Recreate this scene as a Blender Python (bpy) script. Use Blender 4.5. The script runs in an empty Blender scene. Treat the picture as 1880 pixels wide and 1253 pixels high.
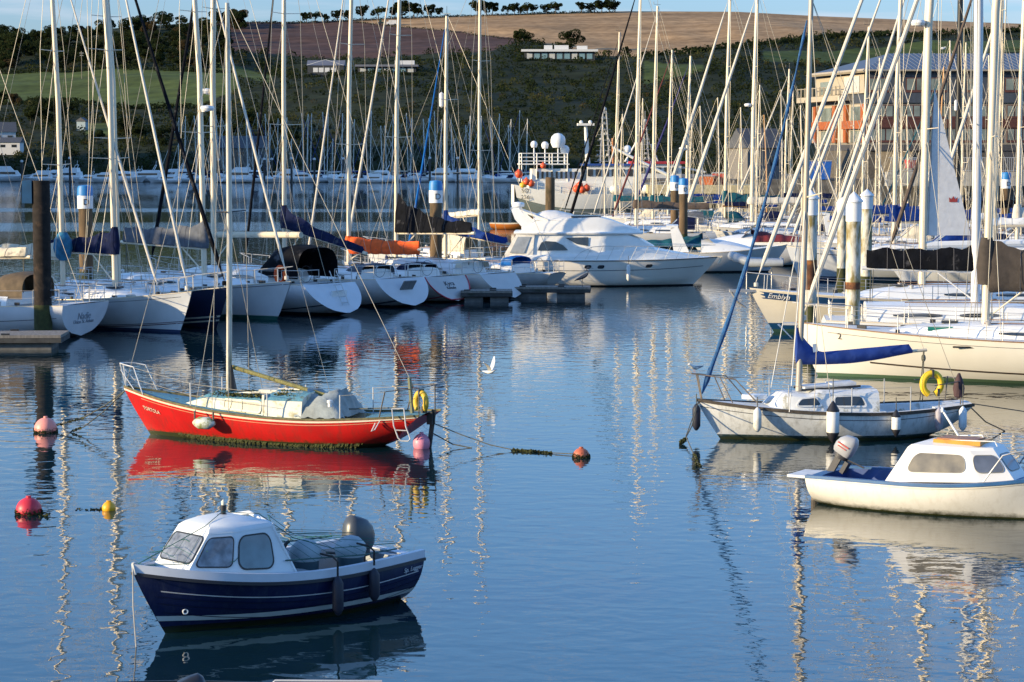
import bpy, math, random
import numpy as np
from mathutils import Vector, Matrix, noise
# ---------------------------------------------------------------- camera, sky, sun, exposure
random.seed(7)
SC = bpy.context.scene
COL = SC.collection
R = math.radians
F = 4200.0; CX, CY, HZ, CAMH = 940.0, 626.5, 280.0, 7.0
cam = bpy.data.cameras.new('camera'); camo = bpy.data.objects.new('camera', cam); COL.objects.link(camo)
cam.sensor_width = 36.0; cam.lens = 36.0*F/1880.0; cam.clip_start = 0.5; cam.clip_end = 6000
PITCH = math.atan((CY-HZ)/F)
camo.location = (0, 0, CAMH); camo.rotation_euler = (math.pi/2-PITCH, 0, 0)
SC.camera = camo
SUN_EL, SUN_A = R(13.0), R(70.0)           # sun low, to the left and behind the camera
sdir = Vector((-math.sin(SUN_A)*math.cos(SUN_EL), -math.cos(SUN_A)*math.cos(SUN_EL), math.sin(SUN_EL)))
sun = bpy.data.lights.new('sun', 'SUN'); sun.energy = 5.0; sun.angle = R(0.5); sun.color = (1.0, 0.79, 0.48)
suno = bpy.data.objects.new('sun', sun); COL.objects.link(suno)
suno.rotation_euler = (-sdir).to_track_quat('-Z', 'Y').to_euler()
W = bpy.data.worlds.new('World'); SC.world = W; W.use_nodes = True
wn, wl = W.node_tree.nodes, W.node_tree.links; wn.clear()
sky = wn.new('ShaderNodeTexSky'); sky.sky_type = 'NISHITA'; sky.sun_disc = False
sky.sun_elevation = SUN_EL; sky.sun_rotation = math.atan2(sdir.x, sdir.y)
sky.air_density = 1.0; sky.dust_density = 0.3; sky.ozone_density = 1.5
bg = wn.new('ShaderNodeBackground'); bg.inputs['Strength'].default_value = 0.118
wo = wn.new('ShaderNodeOutputWorld')
tc = wn.new('ShaderNodeTexCoord'); mp = wn.new('ShaderNodeMapping'); mp.inputs['Scale'].default_value = (4, 4, 42)
nz = wn.new('ShaderNodeTexNoise'); nz.inputs['Scale'].default_value = 2.2; nz.inputs['Detail'].default_value = 6
rp = wn.new('ShaderNodeValToRGB'); rp.color_ramp.elements[0].position = .52; rp.color_ramp.elements[1].position = .72
rp.color_ramp.elements[0].color = (0, 0, 0, 1); rp.color_ramp.elements[1].color = (.6, .6, .6, 1)
mx = wn.new('ShaderNodeMixRGB'); mx.inputs['Color2'].default_value = (4.2, 4.5, 5.2, 1)
hs = wn.new('ShaderNodeHueSaturation'); hs.inputs['Saturation'].default_value = 1.1
wl.new(tc.outputs['Generated'], mp.inputs['Vector']); wl.new(mp.outputs['Vector'], nz.inputs['Vector'])
wl.new(nz.outputs['Fac'], rp.inputs['Fac']); wl.new(sky.outputs['Color'], hs.inputs['Color'])
sx_ = wn.new('ShaderNodeSeparateXYZ'); wl.new(tc.outputs['Generated'], sx_.inputs['Vector'])
el_ = wn.new('ShaderNodeValToRGB'); el_.color_ramp.elements[0].position = .03; el_.color_ramp.elements[0].color = (.46, .60, 1.08, 1); el_.color_ramp.elements[1].position = .30; el_.color_ramp.elements[1].color = (1.06, 1.48, 2.0, 1)
wl.new(sx_.outputs['Z'], el_.inputs['Fac']); tm_ = wn.new('ShaderNodeMixRGB'); tm_.blend_type = 'MULTIPLY'; tm_.inputs['Fac'].default_value = 1.
wl.new(hs.outputs['Color'], tm_.inputs['Color1']); wl.new(el_.outputs['Color'], tm_.inputs['Color2']); wl.new(tm_.outputs['Color'], mx.inputs['Color1'])
wl.new(rp.outputs['Color'], mx.inputs['Fac']); wl.new(mx.outputs['Color'], bg.inputs['Color'])
wl.new(bg.outputs['Background'], wo.inputs['Surface'])
SC.view_settings.view_transform = 'Standard'; SC.view_settings.look = 'None'
SC.view_settings.exposure = 0.62; SC.view_settings.gamma = 1.0
SC.render.engine = 'CYCLES'
try:
    SC.cycles.use_denoising = True; SC.cycles.max_bounces = 8; SC.cycles.glossy_bounces = 4
    SC.cycles.caustics_reflective = False; SC.cycles.caustics_refractive = False
except Exception: pass
# ---------------------------------------------------------------- photograph-to-place measuring helpers
_f = Vector((0, math.cos(PITCH), -math.sin(PITCH))); _u = Vector((0, math.sin(PITCH), math.cos(PITCH)))
def ray(px, py): return _f*F + _u*(CY-py) + Vector((px-CX, 0, 0))
def water(px, py):
    d = ray(px, py); k = -CAMH/d.z; return Vector((d.x*k, d.y*k, 0))
def at(px, py, Y):
    d = ray(px, py); k = Y/d.y; return Vector((d.x*k, Y, CAMH+d.z*k))
def proj(p):
    q = Vector(p)-Vector((0, 0, CAMH)); dz = q.dot(_f); return CX+F*q.x/dz, CY-F*q.dot(_u)/dz
# ---------------------------------------------------------------- materials
_M = {}
def M(name, col, rough=.45, metal=0., var=.15, scale=4., bump=0., bscale=30., spec=.5, dirt=None, dcol=(.12,.12,.05), dscale=2., stretch=(1,1,1), alpha=1., emit=None, coat=0.):
    if name in _M: return _M[name]
    m = bpy.data.materials.new(name); m.use_nodes = True; n, l = m.node_tree.nodes, m.node_tree.links
    b = n['Principled BSDF']; b.inputs['Roughness'].default_value = rough; b.inputs['Metallic'].default_value = metal
    b.inputs['Specular IOR Level'].default_value = spec; b.inputs['Coat Weight'].default_value = coat
    t = n.new('ShaderNodeTexCoord'); mpn = n.new('ShaderNodeMapping'); mpn.inputs['Scale'].default_value = stretch
    l.new(t.outputs['Object'], mpn.inputs['Vector'])
    nn = n.new('ShaderNodeTexNoise'); nn.inputs['Scale'].default_value = scale; nn.inputs['Detail'].default_value = 5
    l.new(mpn.outputs['Vector'], nn.inputs['Vector'])
    r = n.new('ShaderNodeValToRGB'); r.color_ramp.elements[0].position = .3; r.color_ramp.elements[1].position = .7
    r.color_ramp.elements[0].color = tuple(c*(1-var) for c in col)+(1,); r.color_ramp.elements[1].color = tuple(min(1, c*(1+var)) for c in col)+(1,)
    l.new(nn.outputs['Fac'], r.inputs['Fac']); out = r.outputs['Color']
    if dirt:
        n2 = n.new('ShaderNodeTexNoise'); n2.inputs['Scale'].default_value = dscale; n2.inputs['Detail'].default_value = 8; n2.inputs['Roughness'].default_value = .65
        l.new(mpn.outputs['Vector'], n2.inputs['Vector'])
        r2 = n.new('ShaderNodeValToRGB'); r2.color_ramp.elements[0].position = 1-dirt-.06; r2.color_ramp.elements[1].position = 1-dirt+.08
        l.new(n2.outputs['Fac'], r2.inputs['Fac']); x = n.new('ShaderNodeMixRGB'); x.inputs['Color2'].default_value = dcol+(1,)
        l.new(r2.outputs['Color'], x.inputs['Fac']); l.new(out, x.inputs['Color1']); out = x.outputs['Color']
    l.new(out, b.inputs['Base Color'])
    if bump:
        nb = n.new('ShaderNodeTexNoise'); nb.inputs['Scale'].default_value = bscale; nb.inputs['Detail'].default_value = 4
        l.new(mpn.outputs['Vector'], nb.inputs['Vector']); bp = n.new('ShaderNodeBump'); bp.inputs['Strength'].default_value = bump; bp.inputs['Distance'].default_value = .03
        l.new(nb.outputs['Fac'], bp.inputs['Height']); l.new(bp.outputs['Normal'], b.inputs['Normal'])
    if emit: b.inputs['Emission Color'].default_value = emit[0]+(1,); b.inputs['Emission Strength'].default_value = emit[1]
    if alpha < 1: b.inputs['Alpha'].default_value = alpha
    _M[name] = m; return m
def hullmat(name, top, boot=None, anti=(.02,.03,.05), z0=.06, z1=.16, rough=.28, slime=.0, var=.06, rust=None):
    """topsides above z1, boot stripe z0..z1, antifouling under z0; slime = ragged weed line height"""
    if name in _M: return _M[name]
    m = bpy.data.materials.new(name); m.use_nodes = True; n, l = m.node_tree.nodes, m.node_tree.links
    b = n['Principled BSDF']; b.inputs['Roughness'].default_value = rough
    t = n.new('ShaderNodeTexCoord'); s = n.new('ShaderNodeSeparateXYZ'); l.new(t.outputs['Object'], s.inputs['Vector'])
    def step(z, sock=None):
        k = n.new('ShaderNodeMath'); k.operation = 'GREATER_THAN'; k.inputs[1].default_value = z; l.new(sock or s.outputs['Z'], k.inputs[0]); return k.outputs[0]
    def mix(f, a, c):
        x = n.new('ShaderNodeMixRGB'); l.new(f, x.inputs['Fac'])
        for q, v in (('Color1', a), ('Color2', c)):
            if isinstance(v, tuple): x.inputs[q].default_value = v+(1,)
            else: l.new(v, x.inputs[q])
        return x.outputs['Color']
    nn = n.new('ShaderNodeTexNoise'); nn.inputs['Scale'].default_value = 1.3; nn.inputs['Detail'].default_value = 7; l.new(t.outputs['Object'], nn.inputs['Vector'])
    rr = n.new('ShaderNodeValToRGB'); rr.color_ramp.elements[0].position = .35; rr.color_ramp.elements[1].position = .7
    rr.color_ramp.elements[0].color = tuple(c*(1-var) for c in top)+(1,); rr.color_ramp.elements[1].color = tuple(min(1, c*(1+var)) for c in top)+(1,)
    l.new(nn.outputs['Fac'], rr.inputs['Fac'])
    c = mix(step(z1), boot or top, rr.outputs['Color'])
    if rust:   # streaks and stains
        mpp = n.new('ShaderNodeMapping'); mpp.inputs['Scale'].default_value = (5, 5, .7); l.new(t.outputs['Object'], mpp.inputs['Vector'])
        n3 = n.new('ShaderNodeTexNoise'); n3.inputs['Scale'].default_value = 1.6; n3.inputs['Detail'].default_value = 9; n3.inputs['Roughness'].default_value = .7; l.new(mpp.outputs['Vector'], n3.inputs['Vector'])
        r3 = n.new('ShaderNodeValToRGB'); r3.color_ramp.elements[0].position = .47; r3.color_ramp.elements[1].position = .72; r3.color_ramp.elements[1].color = (rust[1],)*3+(1,)
        l.new(n3.outputs['Fac'], r3.inputs['Fac']); c = mix(r3.outputs['Color'], c, rust[0])
    c = mix(step(z0), anti, c)
    if slime:
        n2 = n.new('ShaderNodeTexNoise'); n2.inputs['Scale'].default_value = 5; n2.inputs['Detail'].default_value = 9; n2.inputs['Roughness'].default_value = .7; l.new(t.outputs['Object'], n2.inputs['Vector'])
        a = n.new('ShaderNodeMath'); a.operation = 'MULTIPLY_ADD'; a.inputs[1].default_value = -slime*2.6; a.inputs[2].default_value = slime*.9; l.new(n2.outputs['Fac'], a.inputs[0])
        a2 = n.new('ShaderNodeMath'); a2.operation = 'ADD'; l.new(a.outputs[0], a2.inputs[0]); l.new(s.outputs['Z'], a2.inputs[1])
        mr = n.new('ShaderNodeMapRange'); mr.inputs['From Min'].default_value = -.02; mr.inputs['From Max'].default_value = .10; l.new(a2.outputs[0], mr.inputs['Value'])
        c = mix(mr.outputs[0], (.035, .04, .012), c)
    l.new(c, b.inputs['Base Color'])
    nb = n.new('ShaderNodeTexNoise'); nb.inputs['Scale'].default_value = 1.1; nb.inputs['Detail'].default_value = 1; l.new(t.outputs['Object'], nb.inputs['Vector'])
    bp = n.new('ShaderNodeBump'); bp.inputs['Strength'].default_value = .25; bp.inputs['Distance'].default_value = .02; l.new(nb.outputs['Fac'], bp.inputs['Height']); l.new(bp.outputs['Normal'], b.inputs['Normal'])
    _M[name] = m; return m
white = M('white_gelcoat', (.78,.78,.76), .3, var=.04, scale=2, dirt=.33, dcol=(.55,.53,.46), dscale=3)
deckw = M('deck_white', (.70,.70,.68), .6, var=.06, dirt=.36, dcol=(.45,.44,.38), dscale=4)
alu = M('mast_aluminium', (.70,.61,.46), .4, .1, var=.08, scale=2, stretch=(1,1,.2), dirt=.34, dcol=(.45,.40,.28), dscale=2)
steel = M('steel_rail', (.50,.49,.47), .45, .5, var=.05)
wire = M('wire_rope', (.42,.38,.30), .45, .2, var=.1)
darkm = M('black_fitting', (.02,.02,.022), .4, var=.3)
glass = M('dark_window', (.03,.035,.04), .06, var=.3, scale=1.5, spec=.8)
rope = M('rope', (.10,.10,.08), .9, var=.4, scale=30)
teak = M('teak', (.22,.12,.06), .6, var=.25, scale=6)
navy = M('navy_canvas', (.008,.013,.045), .8, var=.3, bump=.5, bscale=8, spec=.08, dirt=.36, dcol=(.09,.09,.10), dscale=1.5)
blue = M('blue_canvas', (.010,.038,.19), .7, var=.2, bump=.5, bscale=8, spec=.08, dirt=.36, dcol=(.09,.09,.10), dscale=1.5)
brightblue = M('bright_blue_canvas', (.01,.12,.42), .7, var=.2, bump=.5, bscale=8, spec=.08, dirt=.36, dcol=(.09,.09,.10), dscale=1.5)
black = M('black_canvas', (.006,.007,.010), .85, var=.3, bump=.5, bscale=8, spec=.08, dirt=.36, dcol=(.09,.09,.10), dscale=1.5)
orange = M('orange_canvas', (.80,.12,.03), .7, var=.18, bump=.6, bscale=6, spec=.08, dirt=.36, dcol=(.09,.09,.10), dscale=1.5)
grey = M('grey_canvas', (.10,.11,.13), .8, var=.2, bump=.6, bscale=6, spec=.08, dirt=.36, dcol=(.09,.09,.10), dscale=1.5)
brownc = M('brown_canvas', (.11,.085,.07), .8, var=.2, bump=.5, bscale=6, spec=.08, dirt=.36, dcol=(.09,.09,.10), dscale=1.5)
teal = M('teal_canvas', (.015,.09,.12), .8, var=.2, bump=.5, bscale=6, spec=.08, dirt=.36, dcol=(.09,.09,.10), dscale=1.5)
cream = M('cream_canvas', (.62,.55,.42), .8, var=.08, bump=.4, bscale=6, spec=.08, dirt=.36, dcol=(.09,.09,.10), dscale=1.5)
sailw = M('sail_white', (.60,.56,.48), .8, var=.06, bump=.4, bscale=3)
greysail = M('grey_sail', (.66,.66,.66), .8, var=.08, bump=.4, bscale=3)
# ---------------------------------------------------------------- mesh tools
def tag(o, label=None, cat=None, group=None, kind=None):
    for k, v in (('label', label), ('category', cat), ('group', group), ('kind', kind)):
        if v: o[k] = v
    return o
def empty(name, loc=(0,0,0), rz=0., label=None, cat=None, group=None):
    o = bpy.data.objects.new(name, None); COL.objects.link(o); o.location = loc; o.rotation_euler = (0, 0, rz); o.empty_display_size = .3
    return tag(o, label, cat, group)
class MB:
    def __init__(s): s.v = []; s.f = []; s.mi = []
    def add(s, vs, fs, mi=0):
        k = len(s.v); s.v += [tuple(p) for p in vs]
        for f in fs: s.f.append(tuple(i+k for i in f)); s.mi.append(mi)
        return s
    def box(s, cx, cy, cz, sx, sy, sz, rz=0., mi=0, ry=0., rx=0.):
        m = Matrix.Translation((cx, cy, cz)) @ Matrix.Rotation(rz, 4, 'Z') @ Matrix.Rotation(ry, 4, 'Y') @ Matrix.Rotation(rx, 4, 'X')
        vs = [m @ Vector((x*sx/2, y*sy/2, z*sz/2)) for x in (-1, 1) for y in (-1, 1) for z in (-1, 1)]
        return s.add(vs, [(0,1,3,2),(4,6,7,5),(0,4,5,1),(2,3,7,6),(0,2,6,4),(1,5,7,3)], mi)
    def tube(s, pts, r, n=8, mi=0, sq=1., cap=True):
        pts = [Vector(p) for p in pts]; N = len(pts); rr = r if isinstance(r, (list, tuple)) else [r]*N
        k = len(s.v); up = Vector((0, 0, 1)); prev = None
        for i, p in enumerate(pts):
            t = (pts[min(i+1, N-1)]-pts[max(i-1, 0)]).normalized()
            a = prev if prev is not None else (up if abs(t.z) < .95 else Vector((1, 0, 0)))
            e2 = (a - t*a.dot(t)).normalized(); e1 = t.cross(e2); prev = e2
            for j in range(n):
                w = 2*math.pi*j/n; s.v.append(tuple(p + e1*math.cos(w)*rr[i]*sq + e2*math.sin(w)*rr[i]))
        for i in range(N-1):
            for j in range(n):
                s.f.append((k+i*n+j, k+i*n+(j+1)%n, k+(i+1)*n+(j+1)%n, k+(i+1)*n+j)); s.mi.append(mi)
        if cap:
            s.f.append(tuple(k+j for j in range(n))[::-1]); s.mi.append(mi)
            s.f.append(tuple(k+(N-1)*n+j for j in range(n))); s.mi.append(mi)
        return s
    def lathe(s, prof, c=(0,0,0), n=16, mi=0, sx=1., sy=1., axis='Z'):
        k = len(s.v); c = Vector(c)
        for r_, z in prof:
            for j in range(n):
                w = 2*math.pi*j/n; p = (r_*math.cos(w)*sx, r_*math.sin(w)*sy, z)
                if axis == 'X': p = (p[2], p[0], p[1])
                if axis == 'Y': p = (p[1], p[2], p[0])
                s.v.append(tuple(c+Vector(p)))
        for i in range(len(prof)-1):
            for j in range(n):
                s.f.append((k+i*n+j, k+i*n+(j+1)%n, k+(i+1)*n+(j+1)%n, k+(i+1)*n+j)); s.mi.append(mi)
        for i, fl in ((0, 1), (len(prof)-1, 0)):
            if prof[i][0] > 1e-4:
                q = tuple(k+i*n+j for j in range(n)); s.f.append(q[::-1] if fl else q); s.mi.append(mi)
        return s
    def ball(s, c, r, n=14, mi=0, sz=1., sx=1., sy=1., axis='Z'):
        return s.lathe([(max(1e-5, r*math.sin(math.pi*i/n)), -r*sz*math.cos(math.pi*i/n)) for i in range(n+1)], c, n+2, mi, sx, sy, axis)
    def loft(s, secs, mi=0, closed=False, caps=False, mis=None):
        k = len(s.v); n = len(secs[0])
        for q in secs: s.v += [tuple(p) for p in q]
        m = n if closed else n-1
        for i in range(len(secs)-1):
            for j in range(m):
                s.f.append((k+i*n+j, k+i*n+(j+1)%n, k+(i+1)*n+(j+1)%n, k+(i+1)*n+j)); s.mi.append(mis[j] if mis else mi)
        if caps:
            s.f.append(tuple(k+j for j in range(n))[::-1]); s.mi.append(mi)
            e = k+(len(secs)-1)*n; s.f.append(tuple(e+j for j in range(n))); s.mi.append(mi)
        return s
    def build(s, name, mats, parent=None, ang=35., loc=None):
        me = bpy.data.meshes.new(name); me.from_pydata(s.v, [], s.f)
        if not isinstance(mats, (list, tuple)): mats = [mats]
        for m in mats: me.materials.append(m)
        if len(mats) > 1: me.polygons.foreach_set('material_index', s.mi)
        me.update()
        import bmesh
        bm = bmesh.new(); bm.from_mesh(me); bmesh.ops.remove_doubles(bm, verts=bm.verts, dist=1e-5); bmesh.ops.recalc_face_normals(bm, faces=bm.faces); bm.to_mesh(me); bm.free()
        if ang > 0:
            me.polygons.foreach_set('use_smooth', [True]*len(me.polygons)); me.set_sharp_from_angle(angle=R(ang))
        o = bpy.data.objects.new(name, me); COL.objects.link(o)
        if parent: o.parent = parent
        if loc is not None: o.location = loc
        return o
def text(s, mat, size, loc, rot, parent, name='name_lettering', thick=.004, italic=0., space=1.):
    cu = bpy.data.curves.new('txt', 'FONT'); cu.body = s; cu.size = size; cu.extrude = thick; cu.align_x = 'CENTER'; cu.align_y = 'CENTER'; cu.shear = italic; cu.space_character = space
    to = bpy.data.objects.new('txt', cu); COL.objects.link(to); bpy.context.view_layer.update()
    me = bpy.data.meshes.new_from_object(to.evaluated_get(bpy.context.evaluated_depsgraph_get())); bpy.data.objects.remove(to); bpy.data.curves.remove(cu)
    me.materials.clear(); me.materials.append(mat); me.name = name
    o = bpy.data.objects.new(name, me); COL.objects.link(o); o.parent = parent
    if isinstance(rot, Matrix): o.matrix_local = Matrix.Translation(loc) @ rot
    else: o.location = loc; o.rotation_euler = rot
    return o
def frame(xa, up):     # rotation matrix with local x along xa, y along up
    xa = Vector(xa).normalized(); up = Vector(up); up = (up-xa*up.dot(xa)).normalized(); z = xa.cross(up)
    return Matrix((xa, up, z)).transposed().to_4x4()
def rrect(w, h, r, k=5):   # rounded rectangle outline in uv
    r = min(r, w/2-1e-4, h/2-1e-4); o = []
    for cx, cy, a0 in ((w/2-r, h/2-r, 0), (-w/2+r, h/2-r, 90), (-w/2+r, -h/2+r, 180), (w/2-r, -h/2+r, 270)):
        for i in range(k+1): a = R(a0+90*i/k); o.append((cx+r*math.cos(a), cy+r*math.sin(a)))
    return o
def pane(quad, u0, u1, v0, v1, rad, parent, gm, fm=None, fw=.03, off=.012, nm=('window', 'pane'), taper=0.):
    """window set on a wall quad (bl, br, tr, tl): a frame part and its glass sub-part"""
    bl, br, tr, tl = [Vector(q) for q in quad]
    def P(u, v): return (bl*(1-u)+br*u)*(1-v)+(tl*(1-u)+tr*u)*v
    n = (br-bl).cross(tl-bl).normalized(); W_ = (br-bl).length*(u1-u0); H_ = ((tl-bl).length)*(v1-v0)
    def ring(w, h, r_, o): 
        q = []
        for x, y in rrect(w, h, r_):
            x += taper*(y/h) 
            q.append(P((u0+u1)/2+x/W_*(u1-u0), (v0+v1)/2+y/H_*(v1-v0))+n*o)
        return q
    root = parent
    if fm:
        b = MB(); a = ring(W_+2*fw, H_+2*fw, rad+fw, .002); c = ring(W_+2*fw, H_+2*fw, rad+fw, off); d = ring(W_, H_, rad, off); e = ring(W_, H_, rad, .002)
        b.loft([a, c, d, e, a], closed=True)
        root = b.build(nm[0], fm, parent)
    g = ring(W_-.002, H_-.002, rad, off*.8); b = MB(); b.add(g, [tuple(range(len(g)))])
    return b.build(nm[1] if fm else nm[0], gm, root, ang=0)
def wallgrid(b, a, c, d, e, n=7):
    P = lambda u, v: (a*(1-u)+c*u)*(1-v)+(e*(1-u)+d*u)*v
    b.loft([[P(i/n, j/n) for i in range(n+1)] for j in range(n+1)])
def copy_tree(o, parent=None):
    c = o.copy(); COL.objects.link(c)
    if parent: c.parent = parent
    for ch in o.children: copy_tree(ch, c)
    return c
# ---------------------------------------------------------------- hulls
class Hull:
    def __init__(s, L, B, zs, zm, zb, rb, rs, tw, dr=.35, tb=.04, full=2.2, chine=0., rnd=.6, tmid=.42):
        s.__dict__.update(locals())
    def deck(s, t):
        if t < s.tmid: b = s.tw+(1-s.tw)*math.sin(math.pi/2*t/s.tmid)
        else: b = 1-((t-s.tmid)/(1-s.tmid))**s.full
        b = max(b, .012)*s.B/2
        z = s.zm + ((s.zb-s.zm)*((t-.35)/.65)**2 if t > .35 else (s.zs-s.zm)*((.35-t)/.35)**1.6)
        return b, z
    def x(s, t, v):
        xs = -s.L/2 + (s.rs*(1-v) if s.rs > 0 else -s.rs*v)
        xb = s.L/2 - s.rb*(1-v)**1.15
        return xs+t*(xb-xs)
    def pt(s, t, v, off=0.):
        b, zd = s.deck(t); zk = s.tb+(-s.dr-s.tb)*math.sin(math.pi*min(1, t*1.15))**.7 if t*1.15 < 1 else s.tb-.1*0
        zk = s.tb + (-s.dr-s.tb)*(math.sin(math.pi/2*min(1, t/.35))) if t < .35 else -s.dr+( s.dr-.12)*((t-.35)/.65)**2.5
        z = zk+(zd-zk)*v; w = t*t
        rnd = (1-(1-v)**2.3)**s.rnd; f = rnd*(1-w)+w*(v**.95)
        if s.chine: f = f*(1-s.chine)+s.chine*min(1, v/.35)**.8*(.86+.14*v)
        return Vector((s.x(t, v), b*f+off, z))
    def xt(s, x): return (x+s.L/2)/s.L
    def sheer(s, x):
        t = min(1, max(0, s.xt(x-(-s.rs if s.rs < 0 else 0)*0))); return s.deck(t)
    def build(s, mats, parent, nst=26, nv=12, mis=None, open_=False):
        b = MB(); secs = []; vs = [(j/nv)**.85 for j in range(nv+1)]
        if mis: vs = sorted(set(vs+[m[0] for m in mis]+[m[1] for m in mis]))
        nv = len(vs)-1
        for i in range(nst+1):
            t = (i/nst)**.9 if False else i/nst
            q = [s.pt(t, v) for v in vs]; secs.append([Vector((p.x, -p.y, p.z)) for p in q[::-1]]+q[1:])
        idx = []
        for k in range(nv):
            mid = (vs[k]+vs[k+1])/2; mi = 0
            for a_, b_, m_ in (mis or []):
                if a_ <= mid <= b_: mi = m_
            idx.append(mi)
        b.loft(secs, mis=idx[::-1]+idx)
        b.add(secs[0], [tuple(range(len(secs[0])))], len(mats)-1 if isinstance(mats, (list, tuple)) and len(mats) > 3 else 0)
        return b.build('hull', mats, parent, ang=40)
    def deckmesh(s, mat, parent, well=None, inm=None, camber=.05, name='deck', inset=.02, nst=30):
        """deck with an optional well (t0, t1, side width, floor z)"""
        b = MB(); ts = [i/nst for i in range(nst+1)]
        if well: ts = sorted(set(ts+[well[0], well[1]]))
        def dp(t, k):
            bb, z = s.deck(t); return Vector((s.x(t, 1), (bb-inset)*k, z-.012+camber*(1-k*k)*min(1, bb/.5)))
        ks = [-1, -.66, -.33, 0, .33, .66, 1]
        solid = [t for t in ts if not well or t <= well[0]+1e-6]
        parts = [solid, [t for t in ts if well and t >= well[1]-1e-6]]
        for seg in parts:
            if len(seg) > 1: b.loft([[dp(t, k) for k in ks] for t in seg])
        o = None
        if well:
            w = MB(); seg = [t for t in ts if well[0]-1e-6 <= t <= well[1]+1e-6]
            for sgn in (1, -1):
                side = []; wall = []
                for t in seg:
                    bb, z = s.deck(t); x = s.x(t, 1); yi = max(.05, bb-well[2])
                    side.append([Vector((x, (bb-inset)*sgn, z-.012)), Vector((x, yi*sgn, z+.0))])
                    lo, hi = 0., 1.
                    for _ in range(14):
                        mm = (lo+hi)/2
                        if s.pt(t, mm).z < well[3]: lo = mm
                        else: hi = mm
                    yf = min(yi-.05, s.pt(t, lo).y*.90)
                    wall.append([Vector((x, yi*sgn, z+.0)), Vector((x, max(.02, yf)*sgn, well[3])), Vector((x, 0, well[3]))])
                b.loft(side); w.loft(wall)
            for t in (well[0], well[1]):
                bb, z = s.deck(t); x = s.x(t, 1); yi = max(.05, bb-well[2])
                w.add([(x, -yi, z), (x, yi, z), (x, yi*.8, well[3]), (x, -yi*.8, well[3])], [(0, 1, 2, 3)])
                b.add([dp(t, k) for k in ks]+[(x, yi, z), (x, -yi, z)], [(6, 7, 8, 0, 1, 2, 3, 4, 5)])
            w.build('cockpit', inm or mat, parent)
        return b.build(name, mat, parent)
    def rail(s, mat, parent, w=.03, h=.05, name='gunwale', t0=0., t1=1., dz=0., nst=40, out=.008, z_off=0.):
        b = MB()
        for sgn in (1, -1):
            secs = []
            for i in range(nst+1):
                t = t0+(t1-t0)*i/nst; bb, z = s.deck(t); x = s.x(t, 1); y = bb+out; z += z_off
                secs.append([Vector((x, sgn*y, z-h/2)), Vector((x, sgn*y, z+h/2+dz)), Vector((x, sgn*max(0, y-w), z+h/2+dz)), Vector((x, sgn*max(0, y-w), z-h/2))])
            b.loft(secs, closed=True, caps=True)
        return b.build(name, mat, parent)
    def band(s, v0, v1, mat, parent, t0=0., t1=1., off=.006, name='stripe', nst=40, sides=(1, -1), zconst=None):
        b = MB()
        for sgn in sides:
            secs = []
            for i in range(nst+1):
                t = t0+(t1-t0)*i/nst; q = []
                for v in (v0, (v0+v1)/2, v1):
                    p = s.pt(t, v); q.append(Vector((p.x, sgn*(p.y+off), p.z)))
                secs.append(q)
            b.loft(secs)
        return b.build(name, mat, parent)
# ---------------------------------------------------------------- yacht parts
def canvas_cover(parent, mat, x0, x1, z, hm, he, w=.2, name='sail_cover', seed=0, zend=None, drop=.0, y=0.):
    """stowed sail in its cover: tall at the mast (x0), low at the boom end (x1)"""
    rnd = random.Random(seed); b = MB(); secs = []; n = 26; ze = z if zend is None else zend
    for i in range(n+1):
        u = i/n; x = x0+(x1-x0)*u; zz = z+(ze-z)*u
        h = he+(hm-he)*(1-u)**2.6; h *= 1+.07*math.sin(u*23+seed)+.04*rnd.uniform(-1, 1)
        ww = w*(1-.35*u)*(1+.10*math.sin(u*31+seed*2)); lo = -.06-drop*(1-.2*u)*(1+.06*math.sin(u*40+seed))
        if i in (0, n): ww *= .6
        q = []
        for j in range(12):
            a = 2*math.pi*j/12; cy, sz = math.cos(a), math.sin(a)
            hh = (h if sz > 0 else -lo); yy = ww*cy*(1-.45*max(0, sz)); yy += .025*math.sin(u*18+j*1.7+seed)*(1 if sz > -.5 else 0)
            q.append((x, y+yy, zz+hh*sz))
        secs.append(q)
    b.loft(secs, closed=True, caps=True); o = b.build(name, mat, parent, ang=60)
    if name == 'sail_cover':
        for i in (5, 9, 13, 17, 21):
            c = Vector((sum(p[0] for p in secs[i])/12, y, sum(p[2] for p in secs[i])/12)); q = [c+(Vector(p)-c)*1.03 for p in secs[i]]; MB().tube(q+q[:2], .009, 4).build('sail_tie', M('tie_tape', (.10,.10,.11), .8), o)
    return o
def sprayhood(parent, mat, x0, x1, w, z, h, wm=None, name='spray_hood'):
    """folding hood: open side at x0 (aft), sloping windscreen to x1 (forward)"""
    secs = []; b = MB()
    for x, k in ((x0, .92), (x0+(x1-x0)*.35, 1.), (x0+(x1-x0)*.62, .9), (x1, .12)):
        q = []
        for j in range(11):
            a = math.pi*j/10; q.append((x, w*math.copysign(abs(math.cos(a))**.6, math.cos(a))*(.9+.1*k), z+h*k*abs(math.sin(a))**.55))
        secs.append(q)
    b.loft(secs); o = b.build(name, mat, parent, ang=50)
    if wm:
        for j in (3, 4.6, 6.2):
            jj = int(j); a_, c_ = secs[2], secs[3]
            A = [Vector(a_[jj]), Vector(a_[jj+1]), Vector(c_[jj+1]), Vector(c_[jj])]; ce = sum(A, Vector())/4; n_ = (A[1]-A[0]).cross(A[2]-A[0]).normalized(); n_ = n_ if n_.z > 0 else -n_
            MB().add([ce+(p-ce)*.8+n_*.015 for p in A], [(0, 1, 2, 3)]).build('clear_panel', wm, o, ang=0)
    return o
clear = M('clear_panel', (.30,.32,.33), .15, var=.25, scale=2, spec=.7)
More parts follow.
